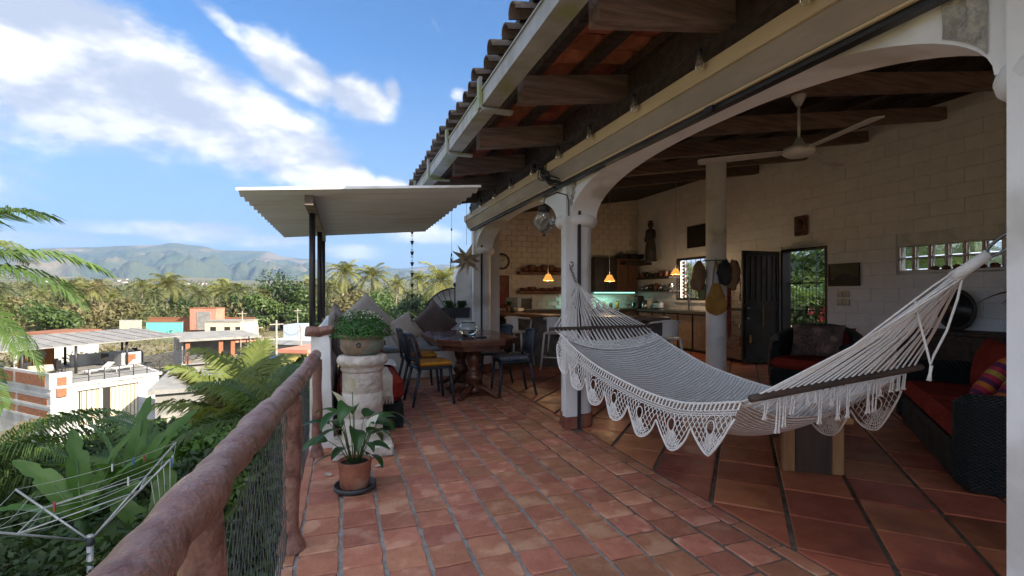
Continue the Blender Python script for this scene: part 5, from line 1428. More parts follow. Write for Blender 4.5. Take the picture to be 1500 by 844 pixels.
    on_counter('coffee_maker', 'black coffee maker at the left of the kitchen counter', 'coffee maker', 936, 7.4, lambda o: (MB().box((0,0,.17), (.22,.2,.34), bev=.03).build('body', m_darkcab, o), MB().lathe([(.06,.02),(.08,.05),(.07,.15),(.05,.16)], (-.14,0,0), 16).build('jug', m_glass, o)))
    on_counter('kettle', 'steel kettle beside the black coffee maker', 'kettle', 945, 7.4, lambda o: (MB().lathe([(.09,0),(.095,.05),(.07,.2),(.03,.22),(.0,.23)], n=18).build('body', m_stain, o), MB().tube([(0,-.07,.18),(0,-.14,.16),(0,-.12,.05)], .012, 6).build('handle', m_black, o)))
    on_counter('paper_towel_roll', 'white paper towel roll standing on the kitchen counter', 'paper towel', 952, 7.45, lambda o: (MB().lathe([(.065,.02),(.065,.27),(.02,.275),(.02,.02)], n=20).build('roll', m_stool, o), MB().lathe([(.08,0),(.08,.018),(.012,.02),(.012,.32),(.0,.33)], n=16).build('stand', m_stain, o)))
    on_counter('toaster', 'small chrome toaster right of the paper towel roll', 'toaster', 964, 7.45, lambda o: (MB().box((0,0,.10), (.18,.28,.19), bev=.04).build('body', m_stain, o), MB().box((-.02,0,.196), (.03,.2,.008)).build('slot', m_black, o), MB().box((-.1,.08,.1), (.02,.05,.03)).build('lever', m_black, o)))
    for i in range(6):
        x = 6.0+.2*i; o = thing('spice_jar', ['first','second','third','fourth','fifth','sixth'][i]+' glass spice jar from the left under the green light', 'jar', (x, YK-.22, .921), 0, 'spice jars under the green light')
        MB().lathe([(.04,0),(.045,.01),(.045,.12+.03*(i % 2)),(.035,.14+.03*(i % 2))], n=14).build('jar', m_mustard if i % 2 else m_claypot, o); MB().lathe([(.038,.14+.03*(i % 2)),(.038,.17+.03*(i % 2)),(0,.17+.03*(i % 2))], n=14).build('lid', m_stain, o)
kitchen()
# ================================================================== bar and stools
def bar():
    t = thing('breakfast_bar', 'curved wooden breakfast bar on a grey stone base', 'bar', (4.0, 7.9, 0))
    pts = [Vector(p) for p in ((3.25,10.4,0),(3.12,9.3,0),(3.35,8.45,0),(3.95,7.55,0),(4.65,6.85,0),(5.05,6.6,0))]
    Q = []
    for i in range(len(pts)-1):
        p0, p1, p2, p3 = pts[max(i-1,0)], pts[i], pts[i+1], pts[min(i+2,len(pts)-1)]
        for k in range(6): u = k/6; Q.append(.5*((2*p1)+(p2-p0)*u+(2*p0-5*p1+4*p2-p3)*u*u+(3*p1-p0-3*p2+p3)*u**3))
    Q.append(pts[-1])
    def strip(off0, off1, z0, z1):
        A, B = [], []
        for i, p in enumerate(Q):
            d = (Q[min(i+1,len(Q)-1)]-Q[max(i-1,0)]).normalized(); n = Vector((d.y,-d.x,0)); A.append(p+n*off0); B.append(p+n*off1)
        m = MB(); k = len(Q)
        vs = [(p.x,p.y,z0) for p in A]+[(p.x,p.y,z0) for p in B]+[(p.x,p.y,z1) for p in A]+[(p.x,p.y,z1) for p in B]; fs = []
        for i in range(k-1): fs += [(i,i+1,k+i+1,k+i),(2*k+i,3*k+i,3*k+i+1,2*k+i+1),(i,2*k+i,2*k+i+1,i+1),(k+i,k+i+1,3*k+i+1,3*k+i)]
        fs += [(0,k,3*k,2*k),(k-1,2*k-1+0*k,4*k-1,3*k-1)]
        return m.add(vs, fs)
    strip(-.30,.30,.885,.935).build('counter_top', m_counter, t, world=True)
    strip(-.02,.16,0,.884).build('stone_base', m_stonebase, t, world=True)
    # things on the bar
    mw = thing('microwave', 'grey blue microwave with dark door on the bar', 'microwave', (3.78,10.25,.936), .5)
    MB().box((0,0,.15), (.50,.36,.29), bev=.012).build('case', M('blue_grey_case', (.22,.29,.34), rough=.4), mw); MB().box((.05,-.184,.15), (.36,.012,.24), bev=.004).build('door', m_darkcab, mw)
    MB().tube([(.20,-.21,.06),(.20,-.21,.24)], .009, 6).build('handle', m_stain, mw)
    cp = thing('black_cup', 'black cup at the left end of the wooden bar', 'cup', (3.22,9.1,.936)); MB().lathe([(.05,0),(.06,.01),(.065,.12),(.058,.12),(.05,.015),(0,.012)], n=16).build('body', m_black, cp)
    MB().torus((.075,0,.06), .03, .008, 14, 6, rot=Matrix.Rotation(PI/2, 3, 'X')).build('handle', m_black, cp)
    for k in range(4):
        solo('plate', MB().lathe([(.08,0),(.10,.006),(.165,.022),(.163,.028),(.09,.012),(0,.010)], n=28), m_stool, ('bottom white plate of the stack on the bar','second white plate of the stack on the bar','third white plate of the stack on the bar','top white plate of the stack on the bar')[k], 'plate', (3.42,9.45,.936+.016*k), 0, 'stacked plates on the bar')
    hp = thing('herb_pot', 'small leafy herb in a pot behind the plates on the bar', 'plant', (3.45,10.0,.936)); MB().lathe([(.05,0),(.06,.01),(.075,.12),(.068,.12),(0,.10)], n=16).build('pot', m_claypot, hp)
    R = random.Random(6)
    for k in range(14): leaf_blade((0,0,.1), (R.gauss(0,1), R.gauss(0,1), 1.2), R.uniform(.12,.2), .06, 1.0, nu=5, nv=2).build('leaf', m_lily, hp)
bar()
def stools():
    t = thing('bar_stool', 'x', 'bar stool', (0,0,0), group='white bar stools at the breakfast bar')
    MB().box((0,0,.63), (.38,.38,.03), bev=.013).build('seat', m_stool, t)
    for sx in (-1, 1):
        for sy in (-1, 1): MB().tube([(sx*.225,sy*.225,0),(sx*.17,sy*.17,.63)], [.017,.02], 8).build('leg', m_stool, t)
    f = MB()
    for a, b in (((-.21,-.21),(.21,-.21)), ((.21,-.21),(.21,.21)), ((.21,.21),(-.21,.21)), ((-.21,.21),(-.21,-.21))): f.tube([(a[0],a[1],.22),(b[0],b[1],.22)], .013, 8)
    f.build('footrest', m_stool, t)
    b = MB(); b.tube([(.15,-.17,.64),(.16,-.20,.84),(.05,-.205,.86),(-.12,-.19,.88),(-.20,-.1,.90),(-.215,0,.905),(-.20,.1,.90),(-.12,.19,.88),(.05,.205,.86),(.16,.20,.84),(.15,.17,.64)], .017, 8)
    b.build('arm_hoop', m_stool, t)
    MB().grid(lambda u, v: (-.18-.03*math.sin(v*PI)-.01*u, -.12+.24*v, .66+.235*u), 6, 10).grid(lambda u, v: (-.195-.03*math.sin(v*PI)-.01*u, .12-.24*v, .66+.235*u), 6, 10).build('back_panel', m_stool, t)
    for i, (p, rz, lab) in enumerate((((2.98,8.15,0), .7, 'white bar stool nearest the dining table'), ((3.52,7.65,0), .9, 'white bar stool in the middle, left of the arch column'), ((4.72,6.22,0), 1.3, 'white bar stool at the right end of the bar, seen past the hammock'))):
        if i == 0: t.location = p; t.rotation_euler = (0,0,rz); t['label'] = lab
        else: copy_tree(t, None, p, rz, lab)
stools()
# ================================================================== ground, hills, mountains
GZ = -10.
m_ground = M('dry_ground', (.20,.165,.10), (.11,.115,.05), scale=.08, rough=.95, bump=.5, bscale=1.2, bdist=.3, col3=(.30,.25,.17), scale3=.03)
m_hill = M('scrub_hills', (.085,.095,.035), (.14,.125,.055), scale=.006, rough=.95, bump=1., bscale=.03, bdist=14., col3=(.21,.16,.09), scale3=.0035, detail=9)
m_mount = M('forested_mountain', (.038,.058,.028), (.07,.076,.034), scale=.0022, rough=.95, bump=1., bscale=.006, bdist=80., col3=(.16,.125,.075), scale3=.0016, detail=10)
def az_of(x): return YAW+math.atan((x-750)/FPX)
RIDGE = [(-400,372),(-200,362),(-60,366),(23,367),(84,362),(140,361),(187,359),(225,358),(252,355),(289,359),(327,366),(387,367),(420,376),(453,379),(504,387),(537,391),(588,393),(649,387),(672,389),(720,384),(800,388),(900,380),(1100,385)]
def ridge_h(az, R):
    x = None
    a = [az_of(p[0]) for p in RIDGE]
    if az <= a[0]: y = RIDGE[0][1]+12*mnoise.noise((az*5, 1, 0))
    elif az >= a[-1]: y = RIDGE[-1][1]+12*mnoise.noise((az*5, 1, 0))
    else:
        for i in range(len(a)-1):
            if az <= a[i+1]: t = (az-a[i])/(a[i+1]-a[i]); t = t*t*(3-2*t); y = RIDGE[i][1]*(1-t)+RIDGE[i+1][1]*t; break
    rel = max(-1.1, min(1.1, az-YAW)); return EYE+R*math.cos(rel)*(HOR-y)/FPX
def ground_h(x, y):
    r = math.hypot(x, y); p = Vector((x*.0011, y*.0011, 0))
    if r < 350: return GZ
    t = min(1, (r-350)/3800); h = t**1.25*105
    n = mnoise.fractal(p*1.6, .9, 2.1, 5); return GZ+h*(1+.45*n)+min(1, (r-350)/600)*9*mnoise.noise(p*7)
def terrain():
    azs = []; a = -PI
    while a < PI-1e-6:
        azs.append(a); a += math.radians(.5) if -1.1 < a < .6 else math.radians(4)
    rs = [0.5, 40, 120, 350, 430, 520, 640, 780, 950, 1150, 1400, 1650, 1900, 2200, 2500, 2850, 3200, 3600, 4000, 4400, 4900, 5300]
    vs = [(r*math.sin(a), r*math.cos(a), ground_h(r*math.sin(a), r*math.cos(a))) for r in rs for a in azs]
    n = len(azs); fs = [(i*n+j, i*n+(j+1) % n, (i+1)*n+(j+1) % n, (i+1)*n+j) for i in range(3) for j in range(n)]
    fs2 = [(i*n+j, i*n+(j+1) % n, (i+1)*n+(j+1) % n, (i+1)*n+j) for i in range(3, len(rs)-1) for j in range(n)]
    fs.append(tuple(range(n-1, -1, -1)))
    g = MB().add(vs, [f[::-1] for f in fs]).build('ground', m_ground); tag(g, 'dry scrubby ground of the valley floor', kind='structure')
    h = MB().add(vs, [f[::-1] for f in fs2], True).build('hills', m_hill); tag(h, 'low scrub covered foothills before the mountains', kind='structure')
    # mountains
    azs = []; a = -PI
    while a < PI-1e-6:
        azs.append(a); a += math.radians(.16) if -.95 < a < .35 else math.radians(3)
    n = len(azs); nr = 84; R0, R1, R2 = 4700, 8200, 10500; vs = []
    for i in range(nr+1):
        t = i/nr; r = R0+(R2-R0)*t
        for a in azs:
            H = ridge_h(a, R1); x, y = r*math.sin(a), r*math.cos(a)
            q = (r-R0)/(R1-R0) if r < R1 else 1-(r-R1)/(R2-R1)
            base = 60 if r < R1 else 0
            prof = q**1.75
            p = Vector((x*.00085, y*.00085, 3.1))
            rg = mnoise.ridged_multi_fractal(p*1.15, 1.0, 2.2, 6, 1., 2.)-1.1
            amp = .20*H*(5.5*q*(1-q)**1.5 if r < R1 else .0)*3.0
            vs.append((x, y, base*(1-q)+H*prof+rg*amp+4*mnoise.noise(p*30)))
    fs = [(i*n+j, (i+1)*n+j, (i+1)*n+(j+1) % n, i*n+(j+1) % n) for i in range(nr) for j in range(n)]
    m = MB().add(vs, fs, True).build('mountains', m_mount); tag(m, 'hazy forested mountain range along the horizon', kind='structure')
terrain()
MB().span((-.24,-4,GZ), (8.,8.0,-.262)).build('lower_storey', m_white, house, world=True)

# ================================================================== foliage kit
m_palm = M('palm_green', (.085,.15,.035), (.055,.105,.024), scale=2, rough=.5, transl=.3, rand=.25)
m_palm_far = M('palm_far', (.20,.20,.058), (.13,.145,.04), scale=.5, rough=.6, transl=.3, rand=.2)
m_palm_yel = M('palm_yellow', (.17,.20,.045), (.11,.14,.03), scale=2, rough=.55, transl=.35, rand=.15)
m_palm_dry = M('palm_dry', (.20,.16,.07), (.13,.11,.045), scale=3, rough=.7, transl=.25, rand=.2)
m_trunk = M('palm_trunk', (.27,.225,.175), (.17,.135,.10), scale=3, rough=.9, stretch=(1,1,5), bump=.4, bscale=8)
m_bark = M('tree_bark', (.11,.085,.065), (.06,.048,.038), scale=6, rough=.95, bump=.5, bscale=15)
m_leafA = M('leaf_dark', (.050,.085,.024), (.028,.055,.016), scale=1.2, rough=.55, transl=.25, rand=.15)
m_leafB = M('leaf_mid', (.085,.13,.032), (.05,.09,.022), scale=1.2, rough=.55, transl=.25, rand=.15)
m_leafC = M('leaf_olive', (.16,.135,.055), (.10,.09,.034), scale=1.2, rough=.6, transl=.2, rand=.15)
m_leafD = M('leaf_bright', (.10,.20,.03), (.065,.14,.02), scale=2, rough=.5, transl=.3, rand=.1)
m_banana = M('banana_leaf', (.105,.20,.04), (.065,.14,.03), scale=2.5, rough=.4, transl=.35, rand=.2)
m_wood_far = M('woodland_leaf', (.10,.11,.036), (.065,.08,.026), scale=.03, rough=.7, transl=.2, col3=(.16,.125,.055), scale3=.02)
def frond(L, phi0, droop, npair, lw, ll, seed, fan=.9, hang=.55, into=None, M0=None, rach=.016):
    """feather palm leaf along +x; phi0 start pitch, droop total bend"""
    R = random.Random(seed); m = into or MB(); M0 = M0 or Matrix.Identity(4); n = 14; p = Vector((0,0,0)); P = []
    for i in range(n+1):
        t = i/n; ph = phi0-droop*t**1.3; d = Vector((math.cos(ph), 0, math.sin(ph))); P.append((p.copy(), d)); p = p+d*(L/n)
    m.tube([M0@q[0] for q in P], [rach*(1-.85*i/n) for i in range(n+1)], 5)
    for k in range(npair):
        t = .10+.90*(k+.5)/npair; i = min(n-1, int(t*n)); f = t*n-i
        c = P[i][0].lerp(P[i+1][0], f); d = P[i][1]; up = Vector((-d.z, 0, d.x))
        l = ll*(.35+.65*math.sin(PI*min(1, t*.92+.10))**.7)*R.uniform(.85,1.1)
        for sg in (-1, 1):
            dr = (Vector((0, sg, 0))*fan+d*(.35+.55*t)+up*R.uniform(.05,.3)).normalized(); ax = (d*.9+Vector((0,0,.2))).normalized()
            a = c; b = c+dr*l*.5; e = b+(dr+Vector((0,0,-hang*R.uniform(.7,1.5)))).normalized()*l*.55
            w = ax*lw*.5
            m.add([M0@(a-w*.5), M0@(a+w*.5), M0@(b+w), M0@(b-w), M0@e], [(0,1,2,3), (3,2,4)])
    return m
def leaf_cloud(m, c, r, n, size, R, shell=.45, flat=1.):
    c = Vector(c); r = Vector(r)
    for k in range(n):
        while True:
            q = Vector((R.uniform(-1,1), R.uniform(-1,1), R.uniform(-1,1)))
            if shell < q.length < 1: break
        pos = c+Vector((q.x*r.x, q.y*r.y, q.z*r.z)); nn = (q*.8+Vector((R.gauss(0,.6), R.gauss(0,.6), R.gauss(.35,.6)))).normalized()
        a = nn.orthogonal().normalized(); a = Matrix.Rotation(R.uniform(0,6.28), 3, nn)@a; b = nn.cross(a); s = size*R.uniform(.6,1.35)
        m.add([pos-a*s, pos+b*s*.5-a*s*.1, pos+a*s, pos-b*s*.5-a*s*.1], [(0,1,2,3)])
def make_tree(name, lab, cat, base, H, W, mat, seed, nl=1400, leaf=.16, group=None, lobes=9, crown0=.35):
    R = random.Random(seed); t = thing(name, lab, cat, base, R.uniform(0,6), group); tr = MB()
    h0 = H*crown0; tr.tube([(0,0,-.3),(W*.02,0,h0*.5),(0,W*.02,h0*1.2)], [W*.045+.06, W*.035+.04, W*.025+.03], 8)
    cr = MB()
    for k in range(lobes):
        a = k*2.4+R.random(); rr = W*.5*R.uniform(.15,.72); z = h0+(H-h0)*(.15+.75*((k*.618) % 1)); c = Vector((rr*math.cos(a), rr*math.sin(a), z))
        tr.tube([(0,0,h0*.9), (c.x*.5, c.y*.5, (h0+z)*.5), c], [W*.022+.02, W*.014+.012, .012], 6)
        s = W*R.uniform(.18,.30); leaf_cloud(cr, c, (s, s, s*.75), nl//lobes, leaf, R)
    tr.build('trunk', m_bark, t); tag(cr.build('crown', mat, t), kind='stuff') if False else cr.build('crown', mat, t)
    return t
def shrub(lab, pos, r, mat, seed, n=900, leaf=.06, cat='shrub', name='shrub', group='shrubs below the terrace', stemz=None):
    R = random.Random(seed); t = thing(name, lab, cat, pos, 0, group); m = MB(); s = MB()
    r = Vector(r)
    for k in range(6):
        a = k*1.05+R.random(); c = Vector((math.cos(a)*r.x*.5, math.sin(a)*r.y*.5, r.z*(.8+.5*R.random())))
        s.tube([(0,0,stemz if stemz is not None else -.1), c*.6, c], [.03,.02,.008], 5); leaf_cloud(m, c, r*.55, n//6, leaf, R, .3)
    s.build('stems', m_bark, t); m.build('foliage', mat, t); return t

# ================================================================== coconut palms beyond the town
CROWNS = []
for sd in range(3):
    R = random.Random(40+sd); m = MB()
    for k in range(22):
        a = k*2.39996+R.uniform(-.2,.2); ph = 1.25-1.75*(k/21)+R.uniform(-.15,.15)
        frond(R.uniform(4.0,5.0), ph, R.uniform(1.1,1.7), 16, .22, 1.35, k+sd*50, hang=.8, into=m, M0=Matrix.Rotation(a, 4, 'Z'), rach=.06)
    CROWNS.append(m.mesh('crown', m_palm_far))
def far_palm(lab, x, ytop, ybase, scale=1., i=0, lean=0., d=None):
    dd = d or (EYE-GZ)*FPX/(ybase-HOR); b = at(x, ybase, dd); top = at(x, ytop, dd).z
    H = (top-b.z)-1.6*scale; t = thing('coconut_palm', lab, 'palm tree', (b.x, b.y, b.z), 0, 'coconut palms beyond the town')
    m = MB(); pts = [(lean*H*q*q, 0, H*q-.2*(1-q)) for q in [k/8 for k in range(9)]]
    m.tube(pts, [.30*scale,.22*scale]+[.17*scale]*6+[.15*scale], 8); m.build('trunk', m_trunk, t)
    piece('crown', CROWNS[i % 3], t, (lean*H, 0, H), (0, 0, i*1.3+.4), (scale,)*3)
for k, (x, yt, yb, sc, lean, lab) in enumerate([
    (102,412,476,1.15,.02,'tall coconut palm above the left end of the roof canopy'), (136,414,474,1.25,-.05,'coconut palm with a pale leaning trunk right of the tall one'),
    (164,430,472,.7,.0,'thin coconut palm with a bare pale trunk over the cream wall'), (207,413,470,1.05,.03,'coconut palm left of the broad palm above the teal wall'),
    (244,407,472,1.6,.03,'broad coconut palm directly above the teal wall'), (294,424,466,.95,.0,'coconut palm just above the pink gateway'),
    (331,416,474,1.45,.0,'bushy coconut palm right of the pink gateway'), (311,420,462,1.0,.05,'coconut palm half hidden behind the bushy palm'),
    (508,390,478,1.35,-.03,'coconut palm seen right of the canopy posts'), (543,394,476,1.4,.03,'second coconut palm right of the canopy posts'),
    (640,396,490,1.6,.1,'coconut palm behind the rain chain and the iron fan'), (580,410,472,1.0,.02,'small coconut palm left of the rain chain'),
    (60,425,470,.9,.0,'small coconut palm at the far left of the palm row'), (385,425,468,1.0,.05,'coconut palm left of the big dark tree'),
    (455,410,472,1.1,.0,'coconut palm behind the first canopy post'), (612,402,470,1.1,.0,'coconut palm behind the hanging rain chain cups'),
    (485,412,470,1.0,.04,'coconut palm between the canopy posts')]):
    far_palm(lab, x, yt, yb, sc*1.22, k, lean)
for k, (x, yt, yb, W_, mat, lab) in enumerate([
    (75,448,492,11,m_leafB,'round green tree behind the left end of the roof canopy'), (415,403,482,16,m_leafA,'big dark broadleaf tree left of the canopy posts'),
    (440,428,484,10,m_leafB,'green tree under the big dark tree by the posts'), (183,440,478,11,m_leafC,'brownish dry tree behind the cream wall'),
    (392,432,486,9,m_leafB,'green tree in front of the big dark tree on its left'), (360,432,474,12,m_leafA,'dark green tree right of the pink gateway'),
    (560,428,480,13,m_leafB,'green tree right of the second palm by the posts'), (520,432,484,12,m_leafC,'olive tree below the palms right of the posts'),
    (600,434,486,12,m_leafA,'dark tree behind the cream cushion'), (20,440,485,13,m_leafC,'dry olive tree at the far left edge'),
    (122,446,478,9,m_leafC,'small dry tree under the leaning palm'), (270,436,470,12,m_leafA,'dark tree behind the broad palm')]):
    dd = (EYE-GZ)*FPX/(yb-HOR); b = at(x, yb, dd); H = at(x, yt, dd).z-b.z
    make_tree('broadleaf_tree', lab, 'tree', b, H, W_*1.25, mat, 60+k, nl=2600, leaf=.55, group='broadleaf trees beyond the town', lobes=16, crown0=.15)
def woodland():
    R = random.Random(77); m = MB()
    def clump(x, y, z, r, n, s):
        leaf_cloud(m, (x, y, z+r*.75), (r, r, r*.8), n, s, R, .5)
    for k in range(3600):
        a = YAW+math.atan(R.uniform(-1.25, .15)); r = 190*(2600/190)**(R.random()**.9)
        x, y = r*math.sin(a), r*math.cos(a); z = ground_h(x, y)
        if r < 500: clump(x, y, z, R.uniform(3,6), 60, .75)
        elif r < 1200: clump(x, y, z, R.uniform(4,7), 16, 1.7)
        else: clump(x, y, z, R.uniform(5,10), 8, 3.6)
    for k in range(110):
        a = YAW+math.atan(R.uniform(-1.2, .1)); r = R.uniform(170, 520); x, y = r*math.sin(a), r*math.cos(a); z = ground_h(x, y)+R.uniform(9,15); s_ = R.uniform(.9,1.3)
        for q in range(13): frond(R.uniform(3.6,4.6)*s_, 1.1-1.5*q/12, R.uniform(1.0,1.6), 9, .42, 1.35*s_, q+k*13, hang=.8, into=m, M0=Matrix.Translation((x,y,z))@Matrix.Rotation(q*2.4+k, 4, 'Z'), rach=.07)
        m.tube([(x,y,z-15),(x,y,z)], .2, 5)
    tag(m.build('far_woodland', m_wood_far), 'dense green woodland spreading over the valley to the hills', 'woodland', kind='stuff')
    # low scrub near the houses
    m = MB()
    for k in range(520):
        a = YAW+math.atan(R.uniform(-1.2, -.05)); r = R.uniform(46, 190); x, y = r*math.sin(a), r*math.cos(a); q = R.uniform(.7,2.0)
        leaf_cloud(m, (x, y, GZ+q*.6), (q, q, q*.8), 34, .28, R, .4)
    tag(m.build('low_scrub', m_leafC), 'patchy low scrub between the town houses', 'scrub', kind='stuff')
woodland()

# ================================================================== town
m_twhite = M('town_white', (.50,.50,.50), (.41,.41,.405), scale=.8, rough=.7, col3=(.33,.32,.30), scale3=.55)
m_tbrick = M('town_brick', (.30,.125,.065), (.20,.08,.042), scale=3, rough=.85, bump=.4, bscale=18, stretch=(1,1,3))
m_tconc = M('town_concrete', (.28,.27,.255), (.19,.185,.175), scale=.9, rough=.9, bump=.2, bscale=6, col3=(.32,.29,.25), scale3=.5)
m_troof = M('roof_sheet', (.26,.245,.23), (.18,.17,.16), scale=.5, rough=.7, stretch=(4,1,1))
m_tcurt = M('cream_curtain', (.62,.55,.40), (.54,.47,.34), scale=4, rough=.9)
m_torange = M('orange_stucco', (.60,.22,.05), (.50,.17,.04), scale=1, rough=.8)
m_tteal = M('teal_paint', (.16,.52,.48), (.13,.44,.41), scale=.5, rough=.7)
m_tpink = M('salmon_paint', (.58,.24,.17), (.48,.19,.13), scale=.6, rough=.8)
m_tyellow = M('yellow_paint', (.52,.44,.14), (.44,.36,.11), scale=.8, rough=.8)
m_tblue = M('pale_blue_paint', (.42,.50,.60), rough=.8)
m_tarp = M('blue_tarp', (.03,.08,.32), (.02,.05,.22), scale=3, rough=.5)
m_pole = M('grey_pole', (.34,.30,.25), rough=.8)
def white_building():
    P = at(72, 548, 30); e1 = Vector((1,1,0)).normalized(); e2 = Vector((-1,1,0)).normalized()
    rz = PI/4   # local x = e1, local y = e2
    z0 = GZ; t = thing('white_house', 'white house with brick panels and a roof terrace under a sheet canopy', 'house', (P.x, P.y, z0), rz)
    Z = lambda z: z-z0
    fl = Z(-4.55); poly = [(0,0),(6.5,0),(9.5,12),(0,12)]
    MB().prism([(.12,.12),(6.35,.12),(9.4,11.9),(.12,11.9)], 0, fl-.2).build('walls', m_twhite, t)
    MB().prism(poly, fl-.2, fl).build('roof_slab', m_twhite, t)
    MB().prism([(.2,.2),(6.2,.2),(9.2,11.7),(.2,11.7)], fl+.002, fl+.02).build('roof_floor', m_tconc, t)
    # parapet with brick panels on the left face and the near corner
    pz = Z(-3.74)
    pm = MB().span((0,0,fl+.001), (.22,12,pz-.0)).span((.221,0,fl+.001), (1.15,.2,pz)); pw = pm.build('parapet', m_twhite, t)
    for a, b in ((.5,4.6), (4.9,8.6), (8.9,11.8)):
        MB().span((-.03,a,fl-.05), (-.002,b,pz-.16)).build('brick_panel', m_tbrick, pw)
        for q in (1, 2): MB().span((.07,a,fl-.55-.78*q+.0), (.118,b,fl-.05-.78*q)).build('brick_panel', m_tbrick, t)
    for q in range(2): MB().span((.38,-.03,fl-.02-.72*q), (.86,-.002 if q == 0 else .118,fl+.52-.72*q)).build('brick_panel', m_tbrick, pw)
    for q in range(3): MB().span((.05,.0,fl-.62-.8*q), (.119,12,fl-.45-.8*q)).build('white_band', m_twhite, t)
    # curtained glass doors on the right face
    for a, b, op in ((1.58,2.58,0), (2.90,4.9,.35)):
        w = MB().span((a-.05,.08,Z(-7.4)), (b+.05,.119,Z(-5.1))).build('window', m_darkcab, t)
        def fn(u, v): return (a+op+(b-a-op)*v, .055+.03*math.sin(v*(b-a)*22), Z(-5.16)-u*2.2)
        MB().grid(fn, 2, int((b-a)*30)).build('curtain', m_tcurt, w)
        MB().span((a-.1,-.02,Z(-5.08)), (b+.1,.06,Z(-5.02))).build('drip_mould', m_twhite, w)
    # terrace railing
    rl = MB()
    for k in range(7): rl.tube([(1.2+5.2*k/6,.1,fl),(1.2+5.2*k/6,.1,fl+.8)], .03, 6)
    for z in (.3,.55,.8): rl.tube([(1.2,.1,fl+z),(6.4,.1,fl+z)], .018, 5)
    rl.build('railing', m_black, t)
    # canopy of sheets with posts
    cz = Z(-2.55)
    def c(u, v): return (-1.2+11.6*u, 4.3+7.0*v, cz+.45*v+.15*u)
    cp = MB().grid(c, 1, 1, smooth=False); cp.v += [(p[0], p[1], p[2]+.08) for p in cp.v]; cp.f += [(7,6,4,5)[::-1], (0,1,5,4), (2,6,7,3), (0,4,6,2), (1,3,7,5)]; cp.sm += [False]*5
    cn = cp.build('canopy_roof', m_troof, t)
    for k in range(12): MB().bar((-1.2+11.6*k/11.5,4.3,cz+.10+.15*k/11.5), (-1.2+11.6*k/11.5,11.3,cz+.55+.15*k/11.5), .06, .04).build('rib', m_troof, cn)
    for x, y in ((.3,4.6),(3.2,4.6),(6.6,5.0),(9.0,10.8),(5,10.8),(.6,10.8)): MB().tube([(x,y,fl),(x,y,cz+.06+.4*(y > 8))], .09, 6).build('post', m_black, t)
    MB().bar((9.0,10.8,cz-.5), (9.0,9.8,cz+.2), .07).build('brace', m_black, t)
    MB().span((2.3,11.0,fl), (4.4,11.3,fl+1.9)).build('niche_wall', m_torange, t)
    MB().ball((3.4,10.95,fl+1.0), (.5,.15,.5), 12, 8).build('oven_mouth', m_tcurt, t)
    MB().span((4.6,8.9,fl), (9.0,9.1,fl+.95)).build('low_wall', m_twhite, t)
    bx = MB().span((6.9,6.4,fl), (8.3,7.6,fl+1.0)).build('stair_box', m_twhite, t); MB().span((7.1,6.37,fl+.1), (7.9,6.398,fl+.85)).build('brick_panel', m_tbrick, bx)
    W_ = WM[t.name]
    def lounger(lab, x, y):
        o = thing('sun_lounger', lab, 'sun lounger', W_@Vector((x, y, fl+.021)), rz+.2, 'white loungers on the roof terrace')
        MB().bar((-.9,0,.32), (.45,0,.32), .6, .06).build('bed', m_twhite, o); MB().bar((.45,0,.32), (.95,0,.72), .6, .05).build('backrest', m_twhite, o)
        for sx in (-.7,.3):
            for sy in (-.25,.25): MB().tube([(sx,sy,0),(sx,sy,.3)], .03, 5).build('leg', m_twhite, o)
    lounger('white sun lounger with raised back on the neighbouring roof terrace, left one', 3.9, 3.2); lounger('white sun lounger on the neighbouring roof terrace, right one', 5.4, 2.9)
    tb = thing('patio_table', 'round patio table with a pale cloth on the neighbouring roof', 'table', W_@Vector((1.6,5.6,fl+.021))); MB().lathe([(.06,0),(.06,.68)], n=10).build('leg', m_pole, tb); MB().lathe([(.72,.35),(.66,.70),(.64,.74),(.0,.745)], n=20).build('cloth', m_tcurt, tb)
    for k, (x, y, lab) in enumerate(((2.7,5.2,'dark patio chair right of the clothed roof table'), (3.1,6.6,'dark patio chair behind the clothed roof table'), (6.2,7.2,'dark patio chair beside the brick stair box'), (1.1,6.6,'dark patio chair left of the clothed roof table'))):
        o = thing('patio_chair', lab, 'chair', W_@Vector((x, y, fl+.021)), k*.8, 'dark chairs on the roof terrace')
        MB().box((0,0,.44), (.5,.5,.06)).build('seat', m_darkcab, o); MB().box((-.24,0,.74), (.05,.5,.55)).build('back', m_darkcab, o)
        for sx in (-.2,.2):
            for sy in (-.2,.2): MB().tube([(sx,sy,0),(sx,sy,.42)], .025, 5).build('leg', m_darkcab, o)
    tk = thing('water_tank', 'black plastic water tank behind the roof terrace', 'water tank', W_@Vector((9.3,9.4,fl-.3))); MB().lathe([(.55,0),(.6,.1),(.6,.9),(.5,1.1),(.2,1.2),(.2,1.28),(0,1.28)], n=20).build('tank', m_darkcab, tk); MB().lathe([(.22,1.285),(.22,1.34),(0,1.35)], n=14).build('lid', m_black, tk)
white_building()
def box_house(name, lab, cat, x0, x1, ytop, d, H, depth, mat, roofmat=None, rot=0., over=.3, roofh=.25, wins=()):
    a, b = at(x0, ytop, d), at(x1, ytop, d); c = (a+b)/2; w = (b-a).length; rz = math.atan2(b.y-a.y, b.x-a.x)+rot
    t = thing(name, lab, cat, (c.x, c.y, a.z-H), rz)
    MB().span((-w/2,0,0), (w/2,depth,H-roofh-.002)).build('walls', mat, t); MB().span((-w/2-over,-over,H-roofh), (w/2+over,depth+over,H)).build('roof', roofmat or mat, t)
    for (wx, wz, ww, wh) in wins:
        q = MB().span((wx,-.05,wz), (wx+ww,-.003,wz+wh)).build('window', m_darkcab, t); MB().span((wx-.08,-.09,wz-.1), (wx+ww+.08,-.052,wz-.01)).build('sill', m_twhite, q)
    return t
